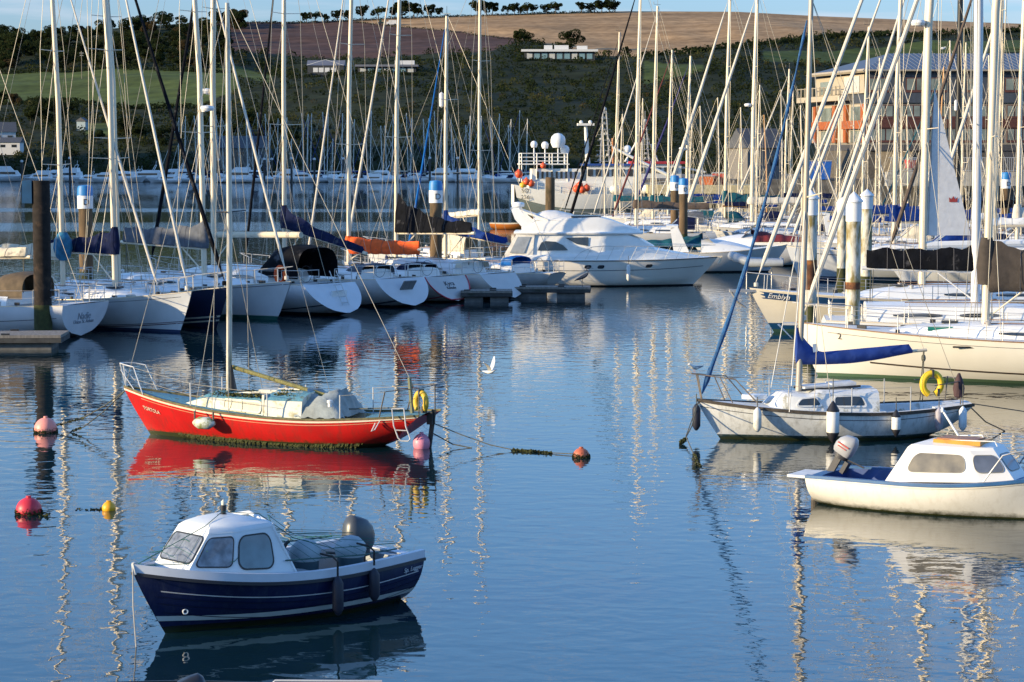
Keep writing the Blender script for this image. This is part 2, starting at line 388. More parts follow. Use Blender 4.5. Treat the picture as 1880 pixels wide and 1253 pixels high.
def spreader_set(parent, x, z, w, sweep=-.15, name='spreader', r=.022, mat=None, dip=.04):
    for sg in (1, -1):
        MB().tube([(x, 0, z), (x+sweep, sg*w, z+dip)], [r, r*.7], 6).build(name, mat or alu, parent)
def yacht(name, label, cat, group, anchor, px, py, head, L, B, zs=1.0, zm=.95, zb=1.35, rb=1.1, rs=-.5, tw=.7, hull=None, mast_px=None, mast_x=None,
          mh=15., mr=.085, rake=-.35, boom=None, furl=None, spr=((.36, 1.), (.66, .8)), cabin=(-.28, .26, .45), cwin=True, hood=None, bands=(), rails=True,
          mastmat=None, dr=.4, full=2.0, shr=True, backstay=True, tb=.05, radar=None, extra=None, furl_x=None, deckmat=None, Y=None, well=True, wr=.011, masttop=None, bimini=None, teakrail=None, fend=0):
    head = R(head); c, s_ = math.cos(head), math.sin(head)
    H = Hull(L, B, zs, zm, zb, rb, rs, tw, dr=dr, tb=tb, full=full)
    lx = {'bow': L/2-rb*.93, 'stern': -L/2+max(rs, 0)*.9, 'mid': 0.}[anchor]
    P = water(px, py) if Y is None else Vector(at(px, HZ, Y)[:2]+(0,))
    root = empty(name, (P.x-c*lx, P.y-s_*lx, 0), head, label, cat, group)
    hm = hull or hullmat('hull_white', (.72,.72,.70))
    H.build(hm, root)
    wl_ = (.06, .34, .35, .45) if well else None
    H.deckmesh(deckmat or deckw, root, well=wl_, inm=white)
    H.rail(teakrail or alu, root, w=.03, h=.035)
    for v0, v1, m_, t0, t1 in bands: H.band(v0, v1, m_, root, t0, t1)
    # mast position
    if mast_px is not None:
        best = min((abs(proj((root.location.x+c*x, root.location.y+s_*x, 1.5))[0]-mast_px), x) for x in [i*.05-L/2 for i in range(int(L/.05))])
        mx_ = best[1]
    else: mx_ = mast_x if mast_x is not None else .06*L
    mx_ = max(-L*.46, min(L*.47, mx_)); bd, zd = H.deck((mx_+L/2)/L); zc = zd
    # coachroof
    if cabin:
        x0, x1, h = cabin[0]*L, cabin[1]*L, cabin[2]; b = MB(); secs = []; n = 12; cp = []
        for i in range(n+1):
            u = i/n; x = x0+(x1-x0)*u; bb, z = H.deck((x+L/2)/L); wb = min(bb-.32, B*.32)*(1-.25*u**2); wb = max(.12, wb)
            hh = h*(1-.75*max(0, (u-.55)/.45)**1.6)*(.93+.07*math.sin(u*3)); 
            if i == n: hh *= .12
            q = [(x, -wb, z-.02), (x, -wb*.93, z+hh*.55), (x, -wb*.84, z+hh*.88), (x, -wb*.5, z+hh*1.03), (x, 0, z+hh*1.08)]
            q += [(p[0], -p[1], p[2]) for p in q[-2::-1]]; secs.append(q); cp.append((x, wb, z, hh))
        b.loft(secs, caps=True); ro = b.build('coachroof', white, root, ang=45)
        if cwin:
            for sg in (1, -1):
                for u0, u1 in ((.12, .34), (.42, .6)):
                    w_ = MB(); rows = []
                    for k in range(5):
                        u = u0+(u1-u0)*k/4; f = u*n; i = int(f); g = f-i; A, C = cp[i], cp[min(n, i+1)]; x, wb, z, hh = [A[q]*(1-g)+C[q]*g for q in range(4)]
                        e = .06 if k in (0, 4) else 0.
                        rows.append([(x, sg*(wb*(1-.07*.28/.55)+.012), z+hh*(.30+e)), (x, sg*(wb*.945+.014), z+hh*(.52-e))])
                    w_.loft(rows).build('window', glass, ro, ang=0)
        hx = x0+(x1-x0)*.78; MB().box(hx, 0, H.deck((hx+L/2)/L)[1]+h*.88, .5, .5, .07).build('hatch', glass, root)
        if x0 < mx_ < x1: zc = zd+h*.8
    # mast and rig
    mm = mastmat or alu; top = zd+mh if masttop is None else masttop; hgt = top-zc
    mast = MB().tube([(mx_, 0, zc), (mx_+rake*.2, 0, zc+hgt*.5), (mx_+rake, 0, top)], [mr, mr, mr*.8], 12, sq=1.45 if False else 1.15).build('mast', mm, root)
    def mpt(f): 
        z = zc+hgt*f; x = mx_+(rake*.4*f if f < .5 else rake*.2+rake*.8*(f-.5)*2); return x, z
    for f, w in spr:
        x, z = mpt(f); spreader_set(mast, x, z, w)
    MB().tube([(mx_+rake, 0, top), (mx_+rake, 0, top+.5)], .012, 5).tube([(mx_+rake-.25, 0, top+.12), (mx_+rake+.3, 0, top+.15)], .012, 5).tube([(mx_+rake+.3, 0, top+.15), (mx_+rake+.3, 0, top+.35)], .02, 5).build('masthead_fitting', darkm, mast)
    if radar:
        for f, kind in radar:
            x, z = mpt(f)
            if kind == 'dome': MB().lathe([(.02, -.12), (.25, -.1), (.3, 0), (.26, .1), (.02, .14)], (x+.42, 0, z), 16).box(x+.2, 0, z-.12, .4, .08, .04).build('radar_dome', white, mast)
            if kind == 'reflector': MB().lathe([(.01, -.4), (.11, -.33), (.12, .3), (.01, .4)], (x+.2, .12, z), 12).build('radar_reflector', white, mast)
    ch = bd-.08
    if shr:
        f2 = spr[-1]; f1 = spr[0]
        for sg in (1, -1):
            xt, zt = mpt(.985); pts = [(mx_-.1, sg*ch, zd)]
            for f, w in spr: x, z = mpt(f); pts.append((x-.15, sg*w, z+.04))
            pts.append((xt, 0, zt)); MB().tube(pts, wr, 5, cap=False).build('shroud', wire, root)
            x, z = mpt(f1[0]); MB().tube([(mx_-.55, sg*ch, zd), (x, 0, z)], wr, 5, cap=False).tube([(mx_+.45, sg*ch*.95, zd), (x, 0, z)], wr, 5, cap=False).build('lower_shroud', wire, root)
            if len(spr) > 1: x2, z2 = mpt(f2[0]); MB().tube([(x-.15, sg*f1[1], z+.04), (x2, 0, z2)], wr, 5, cap=False).build('upper_shroud', wire, root)
    if backstay:
        xt, zt = mpt(.995); MB().tube([(-L/2+(0.1 if rs >= 0 else -rs+.1), 0, zs), (xt-.1, 0, zt)], wr, 5, cap=False).build('backstay', wire, root)
    fx = L/2-.25 if furl_x is None else furl_x
    if furl:
        fm, fr, ff = furl[:3]; xt, zt = mpt(ff); a = Vector((fx, 0, zb+.25)); e = Vector((xt+.12, 0, zt)); pts = [a.lerp(e, u) for u in (0, .02, .05, .3, .6, .9, .97, 1)]
        sag = furl[3] if len(furl) > 3 else .12
        pts = [p-Vector((0, 0, sag*4*u*(1-u))) for p, u in zip(pts, (0, .02, .05, .3, .6, .9, .97, 1))]
        MB().tube(pts, [.02, .02, fr*1.15, fr*1.1, fr*.85, fr*.5, .02, .015], 8).lathe([(.03, 0), (.09, .02), (.09, .16), (.03, .18)], (fx+.0, 0, zb+.05), 10).build('furled_headsail', fm, root)
    else:
        xt, zt = mpt(.98); MB().tube([(fx, 0, zb), (xt, 0, zt)], wr, 5, cap=False).build('forestay', wire, root)
    # boom and stowed mainsail
    if boom:
        bz, bl, cm, hm_, he_ = boom[:5]; opt = boom[5] if len(boom) > 5 else {}
        bd_ = opt.get('dir', -1); x0 = mx_+bd_*.15; x1 = mx_+bd_*bl; ze = bz+opt.get('rise', .1)
        bo = MB().tube([(x0, 0, bz), (x1, 0, ze)], opt.get('r', .075), 10).build('boom', opt.get('mat', mm), root)
        if cm:
            canvas_cover(bo, cm, mx_+bd_*.05, mx_+bd_*bl*opt.get('cl', .96), bz+.06, hm_, he_, w=opt.get('w', .18), seed=int(abs(px)*7)%97, zend=ze+.05, drop=opt.get('drop', 0))
            if opt.get('collar', True): MB().lathe([(mr*1.6, 0), (mr*1.9, hm_*.4), (mr*1.5, hm_*.9), (mr*1.15, hm_*1.15)], (mx_, 0, bz), 12, sx=1.25).build('mast_collar', cm, bo)
        MB().tube([(x1, 0, ze), mpt(.985)[0:1]+(0,)+mpt(.985)[1:2]], wr*.7, 4, cap=False).build('topping_lift', wire, root)
        MB().tube([(x1-bd_*.3, 0, ze-.05), (x1-bd_*.3, .1, zs+.35)], .018, 5).tube([(x1-bd_*.4, -.05, ze-.05), (x1-bd_*.35, -.1, zs+.3)], .012, 5).build('mainsheet', rope, root)
        if opt.get('vang', True): MB().tube([(mx_+bd_*.05, 0, zc+.2), (mx_+bd_*1.3, 0, bz-.05)], .03, 6).build('boom_vang', mm, root)
    if hood:
        sprayhood(root, hood[0], hood[1]*L, hood[2]*L, hood[4] if len(hood) > 4 else B*.28, zm+.25, hood[3], clear)
    if bimini: 
        x0, x1, z_, m_ = bimini; b = MB(); secs = []
        for i in range(7):
            u = i/6; secs.append([((x0+(x1-x0)*u)*L, B*.33*math.cos(math.pi*j/8), z_+.18*math.sin(math.pi*u)*.6+.2*math.sin(math.pi*j/8)**.7) for j in range(9)])
        bi = b.loft(secs).build('bimini', m_, root)
        for u in (x0, x1): 
            for sg in (1, -1): MB().tube([((x0+x1)/2*L, sg*B*.36, zm+.2), (u*L, sg*B*.33, z_)], .015, 6).build('bimini_frame', steel, bi)
    if rails:
        n = max(4, int(L/2)); tops = {1: [], -1: []}
        for i in range(n+1):
            t = .1+.78*i/n; bb, z = H.deck(t); x = H.x(t, 1)
            for sg in (1, -1):
                p = Vector((x, sg*(bb-.06), z)); q = p+Vector((0, 0, .58)); tops[sg].append(q)
                MB().tube([p, q], .016, 6).build('stanchion', steel, root)
        for sg in (1, -1):
            tp = tops[sg]
            MB().tube(tp, .007, 4, cap=False).tube([p-Vector((0, 0, .28)) for p in tp], .007, 4, cap=False).build('lifeline', steel, root)
        def arc(t, k, zz): 
            bb, z = H.deck(t); return Vector((H.x(t, 1)+k, bb-.04, z+zz))
        a = arc(.88, 0, .6); e = arc(.97, .12, .62); b = MB()
        ring = [a, e, Vector((L/2+.1, 0, zb+.62)), Vector((e.x, -e.y, e.z)), Vector((a.x, -a.y, a.z))]
        b.tube(ring, .016, 6)
        for sg in (1, -1):
            for t, k, tz in ((.88, 0, .6), (.955, .0, .61)):
                bb, z = H.deck(t); b.tube([(H.x(t, 1)+.05, sg*(bb-.06), z), (H.x(t, 1)+k+.02, sg*(bb-.05), z+tz)], .016, 6)
        b.build('pulpit', steel, root)
        b = MB(); x = H.x(.01, 1); bb, z = H.deck(.01); xa, ba, za = H.x(.1, 1), H.deck(.1)[0], H.deck(.1)[1]
        for zz in (.32, .6):
            for sg in (1, -1): b.tube([(xa, sg*(ba-.06), za+zz), (x+.05, sg*(bb-.06), z+zz), (x+.02, sg*bb*.3, z+zz)], .016, 6)
        for sg in (1, -1):
            for xx, yy, z_ in ((x+.05, bb-.06, z), (x+.03, bb*.3, z)): b.tube([(xx, sg*yy, z_), (xx, sg*yy, z_+.6)], .016, 6)
        b.build('pushpit', steel, root)
    rg = random.Random(int(abs(px)*13)); b = MB()
    for k, dx in enumerate((.16, -.17)): z1_ = zc+hgt*(.93 if k else .6); b.tube([(mx_+dx, .05, zc+.1), (mpt((z1_-zc)/hgt)[0]+dx*.4, .03, z1_)], wr*.6, 4, cap=False)
    b.build('halyard', rope, root)
    if rails:
        b = MB()
        for k in range(14):
            t = rg.uniform(.08, .9); bb, z = H.deck(t); y = rg.choice((-1, 1))*bb*rg.uniform(.35, .85); b.box(H.x(t, 1), y, z+.06, rg.uniform(.06, .3), rg.uniform(.04, .14), rg.uniform(.06, .16), rg.uniform(-.3, .3))
        b.build('deck_fitting', darkm, root)
        for k in range(2):
            t = rg.uniform(.2, .8); bb, z = H.deck(t); y = rg.choice((-1, 1))*bb*.6; torus(MB(), (H.x(t, 1), y, z+.05), .16, .045, 0, 360, 14, 6, 'Z').build('rope_coil', [M('rope_pale', (.45,.43,.38), .9, var=.3), rope, M('rope_blue', (.04,.10,.25), .9)][rg.randrange(3)], root)
        for sg in (1, -1):
            bb, z = H.deck(.62); MB().lathe([(.05, 0), (.05, .1), (.09, .16), (.09, .22), (.02, .24)], (H.x(.58, 1), sg*bb*.45, z+.3), 10).build('cowl_vent', steel, root)
            MB().tube([(cabin[0]*L*.7 if cabin else 0, sg*B*.2, zm+(cabin[2] if cabin else 0)+.06), (.1*L, sg*B*.17, zm+(cabin[2] if cabin else 0)+.06)], .018, 5).build('grab_rail', teak, root)
        MB().lathe([(.02, 0), (.03, .35), (.08, .36), (.08, .42), (.01, .43)], (H.x(.14, 1), 0, zs+.1), 10).build('binnacle', white, root); torus(MB(), (H.x(.12, 1), 0, zs+.35), .36, .010, 0, 360, 24, 6, 'X').build('steering_wheel', darkm, root)
        for k in range(fend):
            t = .25+.16*k+rg.uniform(-.03, .03); bb, z = H.deck(t); sg = 1 if k % 2 else -1
            MB().lathe([(.02, -.38), (.10, -.3), (.11, .25), (.03, .34), (.01, .36)], (H.x(t, .8), sg*(bb+.10), z-.45), 10).tube([(H.x(t, .8), sg*(bb+.08), z-.12), (H.x(t, 1), sg*bb, z+.1)], .012, 4).build('fender', [white, M('fender_navy', (.02,.03,.10), .6), white][rg.randrange(3)], root)
    # winches
    for sg in (1, -1):
        bb, z = H.deck(.22); MB().lathe([(.07, 0), (.06, .08), (.08, .16), (.01, .17)], (H.x(.22, 1), sg*(bb-.2), z), 10).build('winch', steel, root)
    root['_m'] = mx_; 
    if extra: extra(root, H, mx_, mast)
    del root['_m']
    return root, H, mx_
def transom_text(root, H, lines, size, mat, dz=0., v=.62, t=0.):
    p0 = H.pt(0, .3); p1 = H.pt(0, .95); up = Vector((p1.x-p0.x, 0, p1.z-p0.z)).normalized(); xa = Vector((0, -1, 0)); rot = frame(xa, up)
    nrm = xa.cross(up)
    for i, (s_, k) in enumerate(lines):
        vv = v-.17*i; c = H.pt(0, vv); text(s_, mat, size*k, Vector((c.x, 0, c.z))+nrm*.012, rot, root)
def side_text(root, H, s_, size, mat, t, v, side=1, italic=0., off=.012, name='name_lettering'):
    p = H.pt(t, v); a = H.pt(t-.02, v); b = H.pt(t+.02, v); hi = H.pt(t, min(1, v+.1))
    if side > 0: xa = a-b     # port side read from port: bow to the left
    else: xa = Vector((b.x-a.x, -(b.y-a.y), b.z-a.z))
    up = Vector((hi.x-p.x, side*(hi.y-p.y), hi.z-p.z)); rot = frame(xa, up); n = Vector(rot.col[2][:3])
    return text(s_, mat, size, Vector((p.x, side*p.y, p.z))+n*off, rot, root, name=name, italic=italic)
def torus(b, c, Rr, r, a0=0, a1=360, n=28, m=10, axis='X', mi=0, flat=1., sz=1.):
    pts = []
    for i in range(n+1):
        a = R(a0+(a1-a0)*i/n); u, w = Rr*math.cos(a), Rr*sz*math.sin(a)
        pts.append(Vector(c)+(Vector((0, u, w)) if axis == 'X' else Vector((u, 0, w)) if axis == 'Y' else Vector((u, w, 0))))
    return b.tube(pts, r, m, mi=mi, sq=flat)
# ---------------------------------------------------------------- water
def build_water():
    m = bpy.data.materials.new('harbour_water'); m.use_nodes = True; n, l = m.node_tree.nodes, m.node_tree.links; b = n['Principled BSDF']
    b.inputs['Base Color'].default_value = (.005, .022, .030, 1); b.inputs['Roughness'].default_value = .015; b.inputs['IOR'].default_value = 1.72
    t = n.new('ShaderNodeTexCoord')
    def nz(sc, rz, det, s3, dist=0.):
        mp_ = n.new('ShaderNodeMapping'); mp_.inputs['Scale'].default_value = s3; mp_.inputs['Rotation'].default_value = (0, 0, R(rz)); l.new(t.outputs['Object'], mp_.inputs['Vector'])
        q = n.new('ShaderNodeTexNoise'); q.inputs['Scale'].default_value = sc; q.inputs['Detail'].default_value = det; q.inputs['Roughness'].default_value = .5; q.inputs['Distortion'].default_value = dist; l.new(mp_.outputs['Vector'], q.inputs['Vector']); return q.outputs['Fac']
    def mul(a, k):
        q = n.new('ShaderNodeMath'); q.operation = 'MULTIPLY'; l.new(a, q.inputs[0])
        if isinstance(k, float): q.inputs[1].default_value = k
        else: l.new(k, q.inputs[1])
        return q.outputs[0]
    def add(a, c): q = n.new('ShaderNodeMath'); q.operation = 'ADD'; l.new(a, q.inputs[0]); l.new(c, q.inputs[1]); return q.outputs[0]
    def ramp(a, p0, p1, c0, c1):
        q = n.new('ShaderNodeMapRange'); q.inputs['From Min'].default_value = p0; q.inputs['From Max'].default_value = p1; q.inputs['To Min'].default_value = c0; q.inputs['To Max'].default_value = c1; l.new(a, q.inputs['Value']); return q.outputs[0]
    swell = nz(1.35, 12, 1, (1.15, 1.35, 1), .35); chop = nz(2.4, -8, 2, (1, 1.4, 1), .4); rip = nz(7., 20, 2, (1, 1.25, 1), .2)
    patch = nz(.05, 4, 3, (1, .55, 1))
    rough = ramp(patch, .40, .62, .30, 1.5)
    s = n.new('ShaderNodeSeparateXYZ'); l.new(t.outputs['Object'], s.inputs['Vector'])
    # wind lanes on the open water beyond the pontoons, where the ripples are steeper
    jit = mul(nz(.010, 0, 4, (1, 1.2, 1)), 40.)
    yj = add(s.outputs['Y'], jit)
    def lane(y, w):
        q = n.new('ShaderNodeMath'); q.operation = 'SUBTRACT'; l.new(yj, q.inputs[0]); q.inputs[1].default_value = y
        a = n.new('ShaderNodeMath'); a.operation = 'ABSOLUTE'; l.new(q.outputs[0], a.inputs[0]); return ramp(a.outputs[0], w*.55, w, 1., 0.)
    lanes = add(add(lane(236, 15), lane(296, 12)), lane(575, 40))
    h = add(add(mul(swell, WSW), mul(mul(chop, rough), WCH)), mul(mul(rip, rough), WRI))
    h = add(h, mul(mul(chop, lanes), .035))
    bp = n.new('ShaderNodeBump'); bp.inputs['Strength'].default_value = 1.; bp.inputs['Distance'].default_value = 1.; l.new(h, bp.inputs['Height']); l.new(bp.outputs['Normal'], b.inputs['Normal'])
    b_ = MB(); b_.add([(-1500, -60, 0), (1500, -60, 0), (1500, 1400, 0), (-1500, 1400, 0)], [(0, 1, 2, 3)])
    tag(b_.build('water', m, ang=0), kind='structure')
SHADE_BLOCKS = [(-20, 84, 91, 8.0), (-20, 91.1, 94.5, 10.8), (-20, 94.6, 99, 12.0), (-20, 99.1, 107.5, 14.0)]  # unseen blocks added to shade the left row of yachts
WSW, WCH, WRI = .0108, .0040, .0008
build_water()
# ---------------------------------------------------------------- hill across the water
HX0, HX1, NHX, NHS = -500, 2400, 560, 170
SKY = [(-500,80),(0,70),(120,63),(250,52),(330,47),(420,43),(560,44),(700,37),(850,32),(1000,27),(1150,24),(1350,25),(1500,33),(1700,41),(1880,47),(2400,70)]
def interp(T, x):
    if x <= T[0][0]: return T[0][1]
    for (a, b), (c, d) in zip(T, T[1:]):
        if x <= c: return b+(d-b)*(x-a)/(c-a)
    return T[-1][1]
YA, YB = 572., 1080.
def hill_pt(px, s):
    Y = YA+(YB-YA)*s; yr = interp(SKY, px); 
    if s <= 1: yp = 331+(yr-331)*(s**.62)
    else: yp = yr
    x = (px-CX)*Y/F; z = CAMH+(HZ-yp)*Y/F
    if s > 1: z = CAMH+(HZ-yr)*YB/F-(s-1)*60
    k = min(1, s*3)
    z += (noise.noise(Vector((x*.012, Y*.012, 1)))*3.5*k+noise.noise(Vector((x*.05, Y*.05, 3)))*.8*k)*(1 if s < .85 else max(0, (1-s)/.15))
    if s < .012: z = -2.
    return Vector((x, Y, z))
def hill_s(px, py):
    yr = interp(SKY, px); return max(0, (py-331)/(yr-331))**(1/.62)
STB = [(-500,60),(630,38),(700,50),(850,60),(950,70),(1060,86),(1110,99),(1180,104),(1300,90),(1380,80),(1500,74),(1700,64),(1880,60),(2400,90)]
PLB = [(400,102),(470,100),(560,106),(700,108),(820,104),(900,98),(930,84),(965,74)]
GT = [(-500,134),(330,132),(400,136),(440,150)]; GB = [(-500,185),(0,186),(90,178),(130,186),(200,192),(320,193),(380,186),(440,170)]
def field(px, py):
    """0 scrub 1 stubble 2 ploughed 3 green 4 dull green"""
    j = 1.6*noise.noise(Vector((px*.02, py*.03, 0)))
    if px > 632 and py < interp(STB, px)+j: return 1
    if 405 < px < 965 and py < interp(PLB, px)+j: return 2
    if px < 440 and interp(GT, px)+j < py < interp(GB, px)+j*2: return 3
    if 400 < px < 500 and 112 < py-(px-400)*.25 < 140: return 3
    if 160 < px < 210 and 228 < py < 250: return 3
    if 1180 < px < 1290 and 118+(px-1180)*.06 < py < 146-(px-1180)*.12: return 3
    if 1400 < px < 1990 and interp([(1400,100),(1600,93),(1720,86),(1990,74)], px)+j < py < interp([(1400,118),(1600,112),(1990,104)], px): return 3
    return 0
def build_hill():
    vs = []; cols = []
    pal = {0: (.022, .028, .013), 1: (.34, .215, .11), 2: (.085, .05, .04), 3: (.068, .090, .024), 4: (.03, .045, .02)}
    for i in range(NHS+12):
        s = i/NHS
        for j in range(NHX+1):
            px = HX0+(HX1-HX0)*j/NHX; p = hill_pt(px, s); vs.append(p)
            q = proj(p); cols.append(pal[field(px, 331+(interp(SKY, px)-331)*min(1, s)**.62)]+(1,))
    n = NHX+1; fs = [(i*n+j, i*n+j+1, (i+1)*n+j+1, (i+1)*n+j) for i in range(NHS+11) for j in range(NHX)]
    me = bpy.data.meshes.new('hill'); me.from_pydata(vs, [], fs)
    a = me.color_attributes.new('ground', 'FLOAT_COLOR', 'POINT'); a.data.foreach_set('color', np.array(cols, dtype=np.float32).ravel())
    me.polygons.foreach_set('use_smooth', [True]*len(me.polygons))
    m = bpy.data.materials.new('hillside'); m.use_nodes = True; nn, l = m.node_tree.nodes, m.node_tree.links; b = nn['Principled BSDF']; b.inputs['Roughness'].default_value = .95; b.inputs['Specular IOR Level'].default_value = .1
    at_ = nn.new('ShaderNodeAttribute'); at_.attribute_name = 'ground'; t = nn.new('ShaderNodeTexCoord')
    mp_ = nn.new('ShaderNodeMapping'); mp_.inputs['Scale'].default_value = (.015, .12, .12); mp_.inputs['Rotation'].default_value = (0, 0, R(8)); l.new(t.outputs['Object'], mp_.inputs['Vector'])
    q = nn.new('ShaderNodeTexNoise'); q.inputs['Scale'].default_value = 1.; q.inputs['Detail'].default_value = 6; l.new(mp_.outputs['Vector'], q.inputs['Vector'])
    q2 = nn.new('ShaderNodeTexNoise'); q2.inputs['Scale'].default_value = .25; q2.inputs['Detail'].default_value = 8; l.new(t.outputs['Object'], q2.inputs['Vector'])
    r1 = nn.new('ShaderNodeMapRange'); r1.inputs['From Min'].default_value = .3; r1.inputs['From Max'].default_value = .7; r1.inputs['To Min'].default_value = .7; r1.inputs['To Max'].default_value = 1.3; l.new(q.outputs['Fac'], r1.inputs['Value'])
    r2 = nn.new('ShaderNodeMapRange'); r2.inputs['From Min'].default_value = .3; r2.inputs['From Max'].default_value = .7; r2.inputs['To Min'].default_value = .75; r2.inputs['To Max'].default_value = 1.25; l.new(q2.outputs['Fac'], r2.inputs['Value'])
    mu = nn.new('ShaderNodeMath'); mu.operation = 'MULTIPLY'; l.new(r1.outputs[0], mu.inputs[0]); l.new(r2.outputs[0], mu.inputs[1])
    vm = nn.new('ShaderNodeVectorMath'); vm.operation = 'SCALE'; l.new(at_.outputs['Color'], vm.inputs[0]); l.new(mu.outputs[0], vm.inputs['Scale']); l.new(vm.outputs[0], b.inputs['Base Color'])
    me.materials.append(m); o = bpy.data.objects.new('hill', me); COL.objects.link(o); tag(o, kind='structure')
build_hill()
def shade_hill():  # hill added outside the picture to put the far marina in shade
    n_ = Vector((-math.cos(SUN_A), math.sin(SUN_A), 0)); l_ = Vector((math.sin(SUN_A), math.cos(SUN_A), 0)); b = MB(); secs = []
    for i in range(31):
        q = 425+i*7; row = []
        for j in range(21):
            p = -190+j*13.5; e = math.exp(-((p+62)/52)**2)*max(0, min(1, (q-423)/55, (637-q)/55)); c = l_*p+n_*q; row.append((c.x, c.y, -3+74*e*(1+.10*noise.noise(Vector((q*.03, p*.03, 2))))+2*noise.noise(Vector((q*.1, p*.1, 5)))*min(1, e*4)))
        secs.append(row)
    tag(b.loft(secs).build('shade_hill', M('shade_hill_grass', (.03,.045,.018), .95, var=.4, scale=.08), ang=80), kind='structure')
shade_hill()
# ---------------------------------------------------------------- foliage
def leafmat(name, c, var=.3):
    m = M(name, c, .9, var=var, scale=1.3, spec=.05); n, l = m.node_tree.nodes, m.node_tree.links; b = n['Principled BSDF']; out = [q for q in n if q.type == 'OUTPUT_MATERIAL'][0]
    if not any(q.type == 'BSDF_TRANSLUCENT' for q in n):
        t = n.new('ShaderNodeBsdfTranslucent'); x = n.new('ShaderNodeMixShader'); x.inputs[0].default_value = .45; l.new(b.inputs['Base Color'].links[0].from_socket, t.inputs['Color']); l.new(b.outputs[0], x.inputs[1]); l.new(t.outputs[0], x.inputs[2]); l.new(x.outputs[0], out.inputs['Surface'])
    return m
LV = [leafmat('foliage_dark', (.020, .028, .011)), leafmat('foliage_mid', (.036, .048, .016)), leafmat('foliage_olive', (.065, .065, .022)), leafmat('foliage_brown', (.075, .055, .026)), leafmat('foliage_hedge', (.026, .036, .013))]
bark = M('bark', (.07, .055, .04), .9)
def clump(vs, fs, c, r, n, size, rnd, flat=.8):
    for _ in range(n):
        while True:
            p = Vector((rnd.uniform(-1, 1), rnd.uniform(-1, 1), rnd.uniform(-1, 1)))
            if p.length < 1: break
        p = p.normalized()*(p.length**.45)
        q = Vector(c)+Vector((p.x*r, p.y*r, p.z*r*flat)); a = Vector((rnd.gauss(0, 1), rnd.gauss(0, 1), rnd.gauss(0, 1))).normalized(); b = a.cross(Vector((rnd.gauss(0, 1), rnd.gauss(0, 1), rnd.gauss(0, 1)))).normalized()
        s = size*rnd.uniform(.5, 1.3); k = len(vs); vs += [tuple(q-a*s-b*s*.6), tuple(q+a*s-b*s*.5), tuple(q+a*s*.8+b*s*.7), tuple(q-a*s*.7+b*s*.6)]; fs.append((k, k+1, k+2, k+3))
def tree_proto(name, h, seed, mat, spread=1., n=900, leaf=.28, trunk=.3, wind=0.):
    rnd = random.Random(seed); root = empty(name)
    b = MB(); b.tube([(0, 0, -1.), (.1, 0, h*.25), (wind*.3, .1, h*.6)], [h*.035, h*.028, h*.012], 7)
    blobs = []
    for i in range(9):
        a = rnd.uniform(0, 6.28); rr = rnd.uniform(.1, .38)*h*spread; z = h*rnd.uniform(trunk+.12, .85)
        c = Vector((math.cos(a)*rr+wind*z/h, math.sin(a)*rr, z)); blobs.append((c, h*rnd.uniform(.12, .24)*spread**.5))
        b.tube([(0, 0, h*.3), c*.6+Vector((0, 0, h*.1)), c], [h*.014, h*.009, h*.004], 5)
    b.build('trunk', bark, root)
    vs, fs = [], []
    for c, r_ in blobs: clump(vs, fs, c, r_, n//9, leaf, rnd)
    me = MB(); me.add(vs, fs); me.build('crown', mat, root, ang=0); return root
protos = [tree_proto('broadleaf_tree', 6., 1, LV[0], 1.1), tree_proto('broadleaf_tree', 6., 2, LV[1], 1.25, wind=.4), tree_proto('broadleaf_tree', 6., 3, LV[0], .95, trunk=.25), tree_proto('hillside_tree', 9., 4, LV[1], 1.2, n=2600, leaf=.29, trunk=.1), tree_proto('hillside_tree', 9., 5, LV[4], 1.3, n=2600, leaf=.29, trunk=.05), tree_proto('hillside_tree', 9., 6, LV[3], 1.15, n=2300, leaf=.29, trunk=.1)]
used = set(); TLAB = {}
def plant(k, px, py_base, hpx, label, group, s=None):
    s = hill_s(px, py_base) if s is None else s; s = min(s, .995); p = hill_pt(px, s); sc = (hpx*p.y/F)/(6. if k < 3 else 9.)
    o = protos[k] if k not in used else copy_tree(protos[k]); used.add(k)
    o.location = p; o.rotation_euler = (0, 0, random.uniform(0, 6.28)); o.scale = (sc*random.uniform(.95, 1.25),)*2+(sc,)
    tag(o, label, 'tree', group); return o
for px, hp, k in [(566,22,0),(582,24,1),(600,17,2),(622,24,0),(641,22,2),(668,30,0),(697,26,1),(727,25,0),(740,34,2),(762,30,0),(768,21,1),(793,26,2),(809,20,0),(878,34,1),(893,28,2),(905,26,0),(933,22,1),(944,24,0),(955,17,2),(968,24,1),(978,21,0),(1003,20,2),(1019,24,1),(1067,22,0),(1083,16,2),(1090,22,1),(1104,25,0),(1117,26,2),(1127,22,0)]:
    plant(k, px, interp(SKY, px)+3, hp, 'dark rounded tree standing on the skyline above the stubble field', 'skyline trees')
plant(4, 1047, 86, 36, 'big round lone tree behind the flat white hillside house', None)
plant(3, 951, 84, 30, 'tall bushy tree left of the flat white hillside house', None); plant(3, 967, 80, 22, 'small bushy tree left of the flat white hillside house, the shorter of two', None)
plant(2, 1147, 104, 20, 'low tree on the lower edge of the stubble field right of the white house', None)
rw = random.Random(11)
for i in range(150):   # the wood on the left skyline and on the slope under it
    px = rw.uniform(-20, 440); top = interp(SKY, px); base = rw.uniform(top+4, 130 if px < 430 else top+12)
    plant(rw.choice([3, 4, 4, 3, 4, 5]), px, base, rw.uniform(18, 34), 'tree in the dark wood above the green field', 'wooded slope trees')
